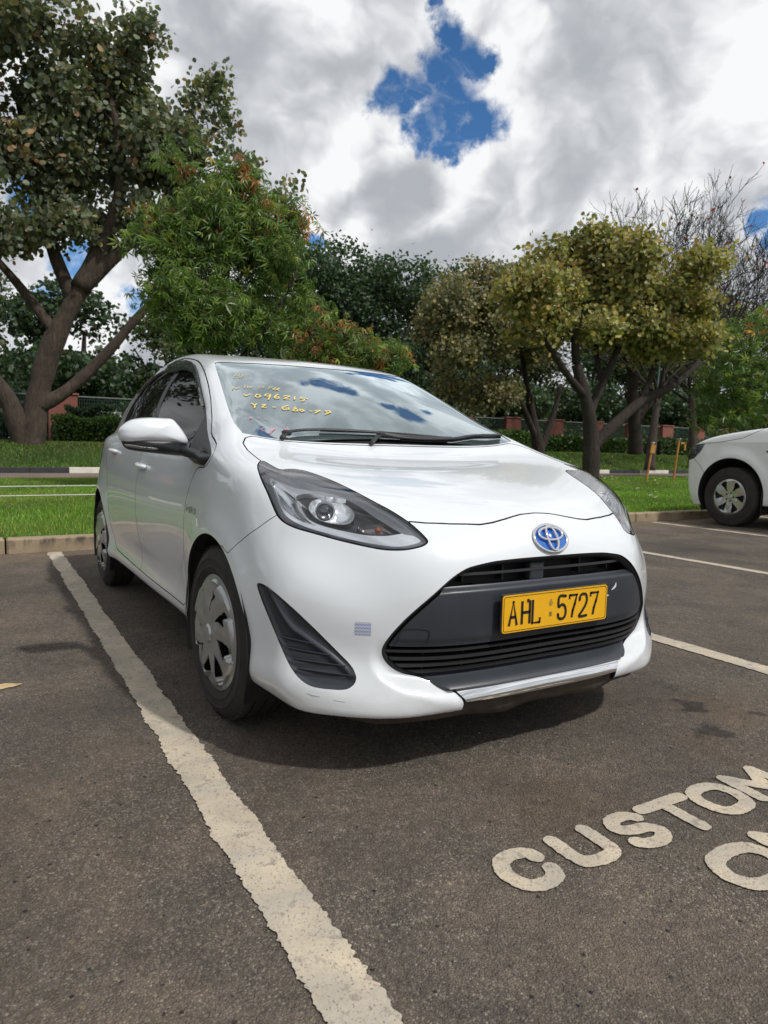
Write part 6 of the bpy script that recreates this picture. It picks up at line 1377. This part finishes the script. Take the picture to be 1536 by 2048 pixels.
for l,a,s,t_ in lab: clone(k1,l,a,s,t_,'evergreens behind the roof')
k1['group']='evergreens behind the roof'
palL=[(3,(0.044,0.069,0.027)),(3,(0.069,0.100,0.037)),(2,(0.106,0.131,0.056)),(.5,(0.163,0.150,0.062))]
k2=bgtree('boundary_tree',32,palL,'mid green tree at the far left behind the mesh fence',8.5,4.4,.22,620,14,low=.06); k2.location=(-35,-3.6,.85)
k3=bgtree('shade_tree',33,palK,'low dark tree behind the fence just right of the large left trunk',8.,4.6,.24,620,14,low=.05); k3.location=(-37,3.2,.85); k3['group']='trees beyond the fence'; k2['group']='trees beyond the fence'
spots=[(k2,-37,8.0,.9,'shade tree beyond the fence, hidden behind the palmate tree'),(k3,-37,12.5,1.0,'dark tree beyond the fence below the left evergreen'),(k2,-39,17.5,1.0,'green tree beyond the fence behind the middle evergreen'),(k3,-38,22.5,1.05,'dark tree beyond the fence right of the evergreens'),(k2,-38,27.5,1.0,'green tree beyond the fence behind the grey-leafed tree'),(k3,-39,32.5,1.1,'dark tree beyond the fence behind the spreading tree trunk'),(k2,-40,37.5,1.0,'green tree beyond the fence above the middle brick pier'),(k3,-39,42.5,1.15,'dark tree beyond the fence behind the lamp post'),(k2,-40,47.5,1.05,'green tree beyond the fence above the right brick piers'),(k3,-38,52.5,1.2,'dark tree beyond the fence behind the pickup bonnet'),(k2,-39,58.5,1.2,'green tree beyond the fence behind the pickup cab'),(k3,-38,64.5,1.2,'dark tree beyond the fence at the far right'),(k3,-38,-9.5,1.0,'dark tree beyond the fence outside the left edge'),(k3,-12,-13.5,.9,'dark tree on the lawn well outside the left edge, nearest to it'),(k2,-6,-14,.9,'green tree on the lawn outside the left edge, second along'),(k3,-1,-15,.9,'dark tree outside the left edge beside the parking, third along'),(k2,-18,-15,1.0,'green tree outside the left edge beside the parking, fourth along')]
for i,(src,x,y,s,t_) in enumerate(spots): clone(src,(x,y,.85),i*1.37,s,t_,'trees beyond the fence')
# far wood that closes the horizon
r_=np.random.default_rng(55); n=26000; P_=np.c_[r_.uniform(-75,-55,n),r_.uniform(-55,140,n),.5+r_.random(n)**.7*6.5]
P_[:,2]+=np.sin(P_[:,1]*.35)*.8*(P_[:,2]>4); far=leaves(P_,r_.normal(size=(n,3)),r_.normal(size=(n,3))+[1,0,.6],r_.uniform(.7,1.4,n),RL,pickcol(r_,n,palK),'far_wood',LEAF,None); tag(far,'distant dark wood closing the view behind the fence','wood')
# --- hedges
def hedge(x,y0,y1,z0,h,d,label,seed,pal,n,lf=.07,flowers=0):
    r=np.random.default_rng(seed); root=thing('hedge',(x,(y0+y1)/2,z0),label,'hedge'); L=y1-y0
    b=MB(); m=max(2,int(L/.6)); 
    for k in range(m): b.box((x,y0+(k+.5)*L/m,z0+h*.44),(d*.8,L/m*1.05,h*.82+.06*math.sin(k*1.9)),bev=.15)
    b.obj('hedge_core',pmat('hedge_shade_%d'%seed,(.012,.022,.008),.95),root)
    P_=np.c_[r.uniform(-1,1,n),r.uniform(y0,y1,n),r.random(n)]; 
    k=r.random(n)<.42; P_[:,0]=np.where(k,P_[:,0]*d/2,np.sign(P_[:,0])*d/2*(1+r.normal(0,.07,n))+.0); top=h*(1+.06*np.sin(P_[:,1]*2.3)+.04*np.sin(P_[:,1]*5.1)); P_[:,2]=np.where(k,top+r.normal(0,.04,n),P_[:,2]*top)+z0; P_[:,0]+=x
    U=r.normal(size=(n,3))*.7+np.c_[np.sign(P_[:,0]-x)*.6,np.zeros(n),np.full(n,.8)]; leaves(P_,r.normal(size=(n,3)),U,lf*r.uniform(.6,1.3,n),RL,pickcol(r,n,pal),'foliage',LEAF,root)
    if flowers:
        i=r.choice(n,flowers); leaves(P_[i]+[.03,0,.03],r.normal(size=(flowers,3)),r.normal(size=(flowers,3))+[1,0,.5],r.uniform(.09,.17,flowers),RL,np.full((flowers,3),.75),'flowers',LEAF,root)
palM=[(4,(0.055,0.117,0.021)),(3,(0.097,0.179,0.034)),(2,(0.152,0.235,0.048))]
hedge(-27,-9,-1.0,.82,1.05,1.3,'clipped hedge at the far left, left of the forked trunk',61,palM,14000,.09)
hedge(-27,.9,10.5,.82,1.02,1.3,'clipped light green hedge right of the forked trunk',62,palM,16000,.09)
hedge(-29,1.6,3.4,.82,1.5,1.0,'darker upright hedge clump beside the brick pier at the left',63,palK,4000,.09)
hedge(-26,18.4,23.6,.82,1.05,1.5,'rounded dark hedge just left of the spreading tree trunk',64,palM,12000,.10)
hedge(-27.5,24.6,34.0,.82,.95,1.5,'flowering hedge with white blooms between trunk and lamp post',65,palM,15000,.10,120)
hedge(-27,34.8,46.5,.82,1.0,1.6,'dark clipped hedge below the brick piers behind the wooden posts',66,[(4,(.030,.065,.014)),(3,(.05,.09,.02))],16000,.10,30)
hedge(-27,12.0,17.8,.82,1.2,1.4,'hedge hidden mostly behind the hatchback roof and windscreen',67,palM,7000,.10)
# low shrubs with flowers near the middle
# --- grass blades
def blades(name,x0,x1,y0,y1,n,h,zf,seed,label,cloud_shade=1.):  # last factor puts cloud shade into the colour of the far-bank blades
    r=np.random.default_rng(seed); x=r.uniform(x0,x1,n); y=r.uniform(y0,y1,n); z=zf(x,y); a=r.uniform(0,6.28,n); w=.004+.004*r.random(n); hh=h*r.uniform(.5,1.3,n); lx=r.normal(0,.35,n)*hh; ly=r.normal(0,.35,n)*hh
    d=np.hypot(x-CP[0],y-CP[1]); w*=np.clip(d/7,1,3.2)
    V_=np.empty((n,3,3)); V_[:,0]=np.c_[x-w*np.cos(a),y-w*np.sin(a),z-.01]; V_[:,1]=np.c_[x+w*np.cos(a),y+w*np.sin(a),z-.01]; V_[:,2]=np.c_[x+lx,y+ly,z+hh]
    me=mesh(name,V_.reshape(-1,3),np.arange(n*3).reshape(-1,3),[LEAF],smooth=False); ca=me.color_attributes.new('tint','FLOAT_COLOR','POINT'); c4=np.ones((n,3,4),np.float32)
    pal=pickcol(r,n,[(4,(.10,.23,.014)),(4,(.16,.31,.024)),(1.8,(.25,.37,.05)),(.6,(.31,.28,.10))]); dry=np.clip(np.sin(x*.8+y*.5)*np.sin(y*.33-x*.6)+r.normal(0,.15,n),0,1)[:,None]; pal=pal*(1-dry*.45)+np.array([.26,.27,.07])*dry*.45; patchy=.75+.5*(np.sin(x*1.7+np.sin(y*.9)*2)*np.sin(y*1.1+x*.4)*.5+.5); c4[:,:,:3]=(pal*cloud_shade*patchy[:,None])[:,None,:]; ca.data.foreach_set('color',c4.ravel())
    o=bpy.data.objects.new(name,me); link(o); tag(o,label,'grass',kind='stuff')
zs=lambda x,y:.118+.02*np.sin(x*.9+y*.3)*((x>-14)&(x<-4.6))
blades('grass',-14.5,-4.36,-3.0,1.2,80000,.045,zs,71,'short bright green grass on the strip behind the kerb at the left')
blades('grass',-14.5,-4.36,4.0,14.0,130000,.045,zs,72,'short bright green grass on the strip behind the kerb at the right')
blades('grass',-14.5,-4.5,14.0,30.0,70000,.05,zs,73,'grass of the strip around the wooden posts and behind the pickup')
zfa=np.vectorize(lambda x,y:zl(x)+.04*math.sin(y*.5+x)*(x>-30)*(x<-20))
blades('grass',-26.5,-19.4,-6,6,45000,.07,zfa,74,'taller grass on the bank under the large left tree, cloud shade in its colour',.55)
blades('grass',-27,-19.6,18,45,60000,.08,zfa,75,'grass on the bank behind the painted kerb at the right',.75)  # blade colour dimmed for cloud shade here too
# pale fallen leaves on the lawns
r_=np.random.default_rng(81); n=420; P_=np.c_[r_.uniform(-14,-5,n),r_.uniform(6,26,n),np.full(n,.165)]; P2=np.c_[r_.uniform(-26,-20,n),r_.uniform(18,44,n),np.zeros(n)]; P2[:,2]=zfa(P2[:,0],P2[:,1])+.05; P_=np.vstack([P_,P2])
fl=leaves(P_,r_.normal(size=(2*n,3))*[1,1,.2],np.tile([0,0,1.],(2*n,1))+r_.normal(0,.2,(2*n,3)),r_.uniform(.05,.11,2*n),RL,pickcol(r_,2*n,[(3,(.48,.44,.30)),(1,(.25,.18,.08))]),'fallen_leaves',LEAF,None); tag(fl,'pale fallen leaves scattered over the lawns at the right','leaves')

# ================= fence, posts, ropes, lamp post =================
def m_brick():
    m,t,out=newmat('red_brick'); tc=t('ShaderNodeTexCoord').outputs['Object']; v=t.vmath('MULTIPLY',tc,(1,1,1)); sp=t('ShaderNodeSeparateXYZ',{0:tc}); cb=t('ShaderNodeCombineXYZ',{0:t.math('ADD',sp.outputs[0],sp.outputs[1]),1:sp.outputs[2],2:0.})
    b=t('ShaderNodeTexBrick',{'Vector':cb.outputs[0],'Color1':(.27,.075,.050,1),'Color2':(.20,.060,.045,1),'Mortar':(.22,.15,.12,1),'Scale':4.3,'Mortar Size':.02,'Brick Width':.5,'Row Height':.2})
    bp=t('ShaderNodeBump',{'Strength':.5,'Distance':.01,'Height':b.outputs['Fac']},invert=True); p_=t('ShaderNodeBsdfPrincipled',{'Base Color':b.outputs['Color'],'Roughness':.9,'Normal':bp.outputs[0]}); t.l.new(p_.outputs[0],out.inputs[0]); return m
BRK=m_brick(); FG=pmat('green_fence_paint',(.045,.085,.062),.6); FGL=pmat('galvanised_rail',(.17,.20,.18),.6)
fence=thing('boundary_fence',(-31,18,.85),'green mesh fence with red brick piers running behind the hedges','fence')
ys=[1.65+3.615*k for k in range(-3,18)]
pr0=None
for k,y in enumerate(ys):
    if pr0 is None:
        b=MB(); b.box((0,0,1.0),(.45,1.15,2.25)); b.box((0,0,2.15),(.55,1.27,.09),bev=.02); pr0=b.obj('brick_pier',BRK,fence); pr0.parent=fence; pr0.matrix_parent_inverse=Matrix.Translation((31,-18,-.85)); pr0.location=(-31,y,.83)
        b=MB(); L=3.615-1.15
        for z in(.12,1.0,2.05): b.box((0,L/2,z),(.05,L,.05))
        for i in range(25): b.box((0,L*i/24,1.08),(.012,.014,1.95))
        for z in np.arange(.2,2.05,.16): b.box((.006,L/2,z),(.008,L,.010))
        pn0=b.obj('fence_panel',[FG],fence); pn0.matrix_parent_inverse=Matrix.Translation((31,-18,-.85)); pn0.location=(-31,y+.575,.83)
        b=MB(); b.box((.03,L/2,2.08),(.06,L,.05)); tr0=b.obj('top_rail',FGL,pn0); tr0.parent=pn0; tr0.matrix_parent_inverse=Matrix.Identity(4)
    else:
        c=pr0.copy(); COL.objects.link(c); c.location=(-31,y,.83)
        if k<len(ys)-1: 
            c=pn0.copy(); COL.objects.link(c); c.location=(-31,y+.575,.83); d=tr0.copy(); COL.objects.link(d); d.parent=c
# white pipe frame seen through the fence
b=MB(); WPM=pmat('white_painted_pipe',(.7,.7,.68),.5); b.box((-36,4.3,2.42),(.5,1.0,.17),bev=.06); b.tube([(-36,4.85,2.5),(-36,4.9,1.5),(-36,4.9,.85)],[.06,.06,.06],8); b.tube([(-36,3.8,2.4),(-36,3.8,.85)],[.05,.05],8)
tag(b.obj('white_rail',WPM),'white horizontal rail on a post seen through the mesh fence at the left','rail')
# leaning timber posts
PO=pmat('ochre_post_paint',(.36,.17,.035),.7,var=(9,.35),bump=(30,.4,.004))
p=thing('wooden_post',(-11.5,15.55,.12),'ochre post leaning right with pale top in front of the green lamp post','post','ochre posts on the lawn')
b=MB(); b.tube([(-11.5,15.55,.05),(-11.5,15.62,.45),(-11.5,15.76,1.26)],[.032,.030,.030],6); b.obj('shaft',PO,p)
b=MB(); b.box((-11.47,15.74,1.10),(.03,.20,.26),Matrix.Rotation(math.radians(-10),3,'X')); b.obj('board',PO,p)
b=MB(); b.box((-11.5,15.77,1.285),(.07,.08,.03)); b.obj('pale_top',pmat('pale_tape',(.6,.58,.52),.7),p)
p=thing('wooden_post',(-11.5,16.8,.12),'upright ochre post with small side board left of the pickup nose','post','ochre posts on the lawn')
b=MB(); b.tube([(-11.5,16.78,.05),(-11.5,16.86,.7),(-11.5,16.95,1.38)],[.034,.032,.032],6); b.obj('shaft',PO,p)
b=MB(); b.box((-11.47,17.12,1.30),(.03,.26,.06)); b.box((-11.47,17.2,1.2),(.03,.06,.24)); b.obj('board',PO,p)
# ropes
RO=pmat('white_rope',(.55,.56,.50),.8)
for z0,z1,lb in((.345,.36,'upper white rope stretched above the lawn strip at the left'),(.222,.235,'lower white rope stretched above the lawn strip at the left')):
    pts=[(-8+.0*y,y,z0+(z1-z0)*(y+6)/9-.012*math.sin(math.pi*(y+6)/9)) for y in np.linspace(-6,3,22)]; b=MB(); b.tube(pts,[.008]*22,5); tag(b.obj('rope',RO,smooth=True),lb,'rope','ropes over the lawn strip')
for y in(-6,3):
    b=MB(); b.tube([(-8,y,.05),(-8,y,.45)],[.02,.018],6); tag(b.obj('rope_stake',PO),'short stake holding the two white ropes, '+('left end outside the frame' if y<0 else 'right end hidden behind the hatchback'),'stake')
# lamp post
lp=thing('lamp_post',(-21,27.5,.3),'thin dark green lamp post leaning slightly beside the back trunk','lamp post'); LPM=pmat('lamp_post_green',(.02,.06,.055),.5)
b=MB(); b.tube([(-21,27.5,.2),(-21,27.6,2.2),(-21,27.8,5.6)],[.085,.075,.055],10); b.obj('pole',LPM,lp,smooth=True)
b=MB(); b.lathe([(.16,0),(.16,.04),(.09,.10),(.085,.3)],14,(-21,27.5,.28),'Z'); b.obj('pole_base',pmat('lamp_base_grey',(.2,.2,.19),.8),lp)
b=MB(); b.lathe([(.05,-.1),(.22,.02),(.20,.14),(.06,.2),(.0005,.22)],16,(-21,27.8,5.65),'Z'); b.obj('lamp_head',LPM,lp,smooth=True)

# ================= white pickup parked nose-in at the right =================
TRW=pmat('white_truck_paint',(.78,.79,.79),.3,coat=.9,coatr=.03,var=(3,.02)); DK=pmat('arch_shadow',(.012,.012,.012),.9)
_body_sdf=sdf
_TT=C1([(-4.4,1.10),(-2.4,1.12),(-1.5,1.30),(-1.0,1.335),(-.6,1.33),(-.25,1.30),(.15,1.245),(.45,1.175),(.60,1.11),(.72,1.02),(.85,.80)])
_TS=C1([(-4.4,.86),(-1.2,.90),(-.3,.915),(.2,.915),(.5,.90),(.75,.84),(.95,.72)])
_TF=C1([(.2,.66),(.33,.74),(.50,.80),(.75,.815),(.95,.80),(1.05,.745),(1.2,.62)])
def _truck(P):
    x,y,z=P[:,0],np.abs(P[:,1]),P[:,2]
    s=_TS(x)-.05*np.clip(z-.95,0,1)-.30*np.clip(z-1.10,0,1)-.04*np.clip(.6-z,0,1)
    for cx in(0,-3.08):
        r=np.hypot(x-cx,z-.42); s=s+.035*np.exp(-((r-.49)/.09)**2)*sstep(.2,.4,z)
    zc=np.clip(z,.25,1.3); d=smax(y-s,(x-_TF(zc)+.17*y**3.4)*.9,.07); d=smax(d,(z-_TT(x)+.05*y*y)*.95,.08); d=smax(d,.30-.06*sstep(.5,.1,np.abs(x-.6))-z,.04)
    bed=smax(-4.45-x,d,.08)
    # cab
    top=1.82-.03*((x+1.9)/.8)**2-.05*y*y; ws=(x+.62+ (z-1.30)*1.62+.10*y*y)*.55; rear=(-2.95-x); sidc=y-(.80-.28*np.clip(z-1.1,0,1.))
    cab=np.maximum(smax(smax(smax(z-top,ws,.12),sidc,.09),rear,.08),1.0-z); return smin(bed,cab,.03)
sdf=_truck
truck=thing('pickup_truck',(0,0,0),'white double cab pickup parked nose-in at the right, front wheel near the kerb','pickup')
def extract_box(h,lo,hi):
    global sdf
    xs=[np.arange(lo[k],hi[k]+h,h) for k in range(3)]; G_=np.stack(np.meshgrid(*xs,indexing='ij'),-1); sh_=G_.shape[:3]; val=sdf(G_.reshape(-1,3)).reshape(sh_); ins=val<0
    c8=np.zeros(tuple(k-1 for k in sh_),np.int8)
    for a in(0,1):
        for b in(0,1):
            for c in(0,1): c8+=ins[a:a+sh_[0]-1,b:b+sh_[1]-1,c:c+sh_[2]-1]
    act=(c8>0)&(c8<8); vid=-np.ones(act.shape,int); ai=np.argwhere(act); vid[act]=np.arange(len(ai)); V=np.array(lo)+(ai+.5)*h; Q=[]
    for axi in range(3):
        A=ins[tuple(slice(0,-1) if k==axi else slice(1,-1) for k in range(3))]; B=ins[tuple(slice(1,None) if k==axi else slice(1,-1) for k in range(3))]; e=np.argwhere(A!=B); s=A[A!=B]
        for k in range(3):
            if k!=axi: e[:,k]+=1
        u=[k for k in range(3) if k!=axi]
        def cid(du,dv): q=e.copy(); q[:,u[0]]+=du; q[:,u[1]]+=dv; return vid[q[:,0],q[:,1],q[:,2]]
        q=np.stack([cid(-1,-1),cid(0,-1),cid(0,0),cid(-1,0)],1); fl=s if axi!=1 else ~s; q[~fl]=q[~fl][:,::-1]; Q.append(q)
    Q=np.vstack(Q)
    for _ in range(4):
        s=sdf(V); g=np.stack([sdf(V+np.array(e)*1e-3)-s for e in np.eye(3)],1)/1e-3; V=V-g*np.clip(s/((g**2).sum(1)+1e-6),-.03,.03)[:,None]
    return V,Q
Vt,Qt=extract_box(.032,[-4.7,-1.1,.15],[1.0,1.1,2.0]); Tt=np.vstack([Qt[:,[0,1,2]],Qt[:,[0,2,3]]])
Vt,Tt=refine(Vt,Tt,lambda C:C[:,0]>-1.2)
Tk_=Shell(Vt,Tt); _S=S_; S_=Tk_
sd2=lambda C,N:(np.abs(N[:,1])>.25)&(np.abs(C[:,1])>.5)
for cx in(0,-3.08): S_.cut(lambda P,cx=cx:np.maximum(np.hypot((P[:,0]-cx)/1.0,(P[:,2]-.42)/1.0)-.475,-9),9,sel(lambda C,N,cx=cx:(np.abs(C[:,1])>.5)&(C[:,2]<.95)&(np.abs(C[:,0]-cx)<.7)))
hl=[(.42,1.085),(.56,1.07),(.70,1.02),(.80,.96),(.86,.90),(.84,.85),(.70,.85),(.60,.875),(.50,.96)]
S_.cut(fld(hl,[0,2]),2,sel(lambda C,N:(np.abs(C[:,1])>.42)&(C[:,0]>.35)))
gr=[(-.60,.95),(.60,.95),(.50,.52),(-.50,.52)]; S_.cut(fld(gr,[1,2],absy=False),3,sel(lambda C,N:N[:,0]>.5))
w1=[(-.90,1.17),(-1.80,1.19),(-1.80,1.68),(-1.52,1.68),(-1.25,1.53)]; w2=[(-1.90,1.19),(-2.72,1.22),(-2.66,1.58),(-2.5,1.66),(-1.90,1.69)]
for w in(w1,w2): S_.cut(fld(w,[0,2]),6,sel(lambda C,N:(np.abs(C[:,1])>.5)&(C[:,2]>1.1)&(np.abs(N[:,1])>.4)))
S_.cut(fld([(-.72,.68),(-.72,-.68),(-1.42,-.56),(-1.42,.56)],[0,1],absy=False),6,sel(lambda C,N:(N[:,0]>.3)&(C[:,2]>1.3)))
seam_cut([(-.74,1.30),(-.78,1.0),(-.80,.7),(-.78,.42)],[0,2],.004,sd2,0); seam_cut([(-1.86,1.7),(-1.86,.42)],[0,2],.004,sd2,0)
seam_cut([(.50,1.07),(.2,1.10),(-.1,1.15),(-.3,1.24),(-.42,1.31)],[0,2],.0035,lambda C,N:(np.abs(C[:,1])>.5)&(C[:,2]<1.34),0); seam_cut([(.60,.87),(.48,.78),(.40,.70)],[0,2],.003,sd2,0)
def tobj(name,lab,mats,lip=.02,off=0.):
    v,t,n=S_.sub(S_.lab==lab); v=v-n*off; v,t,n,mi=lipmesh(v,t,n,lip); return obj(name,v,t,mats,truck,normals=n,midx=mi)
tobj('body',0,[TRW,DK]); tobj('side_window',6,[SIDEG,DK],.0,.006); 
hv=S_.T[S_.lab==2]; hc=S_.V[hv].mean(1)
for s in(-1,1):
    m=np.sign(hc[:,1])==s; u,inv=np.unique(hv[m],return_inverse=True); v=S_.V[u]; n=S_.N[u]; v2,t2,n2,mi=lipmesh(v,inv.reshape(-1,3),n,.03); h_=obj('headlamp',v2,t2,[LENS,DK],truck,normals=n2,midx=mi)
    obj('lamp_reflector',v-n*.012,inv.reshape(-1,3),[pmat('truck_lamp_inner_%d'%(s+1),(.30,.31,.33),.15,metal=.9,bump=(16,1.,.05))],h_,normals=n)
v,t,n=S_.sub(S_.lab==3); gg=obj('grille',v-n*.03,t,[BLK],truck,normals=n)
for z in(.60,.70,.80,.89): b=MB(); b.box((.80,0,z),(.05,1.02,.03),bev=.008); b.obj('grille_bar',CHROME,gg)
for cx in(0,-3.08):
    for s in(-1,1):
        b=MB(); m_=18; V_=[];F_=[]
        for (r,y) in((.49,.90*s),(.478,.86*s),(.478,.48*s)):
            for k in range(m_+1): a=math.radians(-30)+math.radians(240)*k/m_; V_.append((cx+r*math.cos(a),y,.42+r*math.sin(a)))
        F_=[(i*(m_+1)+k,i*(m_+1)+k+1,(i+1)*(m_+1)+k+1,(i+1)*(m_+1)+k) for i in range(2) for k in range(m_)]; V_.append((cx,.48*s,.42)); F_+=[(2*(m_+1)+k,2*(m_+1)+k+1,len(V_)-1) for k in range(m_)]
        b.add(V_,F_).obj('arch_liner',DK,truck)
        b=MB(); b.box((cx-.44,.80*s,.34),(.012,.24,.30)); b.obj('mud_flap',SEAL,truck)
ALLOY=pmat('alloy_silver',(.55,.56,.57),.25,metal=.9)
for cx in(0,-3.08):
    for s in(-1,1): make_wheel((cx,.80*s,.388),s,R=.388,rc=.232,wid=.265,parent=truck,cover=(6,.10,-.010,.30,.90,.52),capm=ALLOY)
b=MB(); b.box((-.5,0,.40),(2.2,1.2,.12)); b.box((-3.0,0,.45),(2.2,1.2,.12)); b.obj('chassis',DK,truck)
for s in(-1,1):
    b=MB(); v,f=puff([(-1.10*s*1,1.14),(-1.09*s,1.32),(-1.0*s,1.36),(-.92*s,1.33),(-.90*s,1.14)] if s<0 else [(1.10,1.14),(1.09,1.32),(1.0,1.36),(.92,1.33),(.90,1.14)],-.95,.10,2.2,6); b.add(v,f); b.box((-.93,.86*s,1.19),(.08,.12,.05)); b.obj('door_mirror',TRW,truck,smooth=True,auto=.9)
    for x,z in((-1.62,1.02),(-2.62,1.04)): b=MB(); b.box((x,.915*s,z),(.20,.03,.045),bev=.012); b.obj('door_handle',CHROME,truck)
    b=MB(); b.tube([(.44,.885*s,1.075),(.60,.85*s,1.055),(.74,.78*s,1.0),(.82,.70*s,.93)],[.007]*4,5); b.obj('lamp_trim',CHROME,truck)
    b=MB(); b.box((-.50,.925*s,.985),(.07,.012,.022),bev=.004); b.obj('side_badge',BLK,truck)
sdf=_body_sdf; S_=_S
truck.location=(-3.36,8.12,0); truck.rotation_euler=(0,0,math.pi); truck.scale=(1,1,1.03)
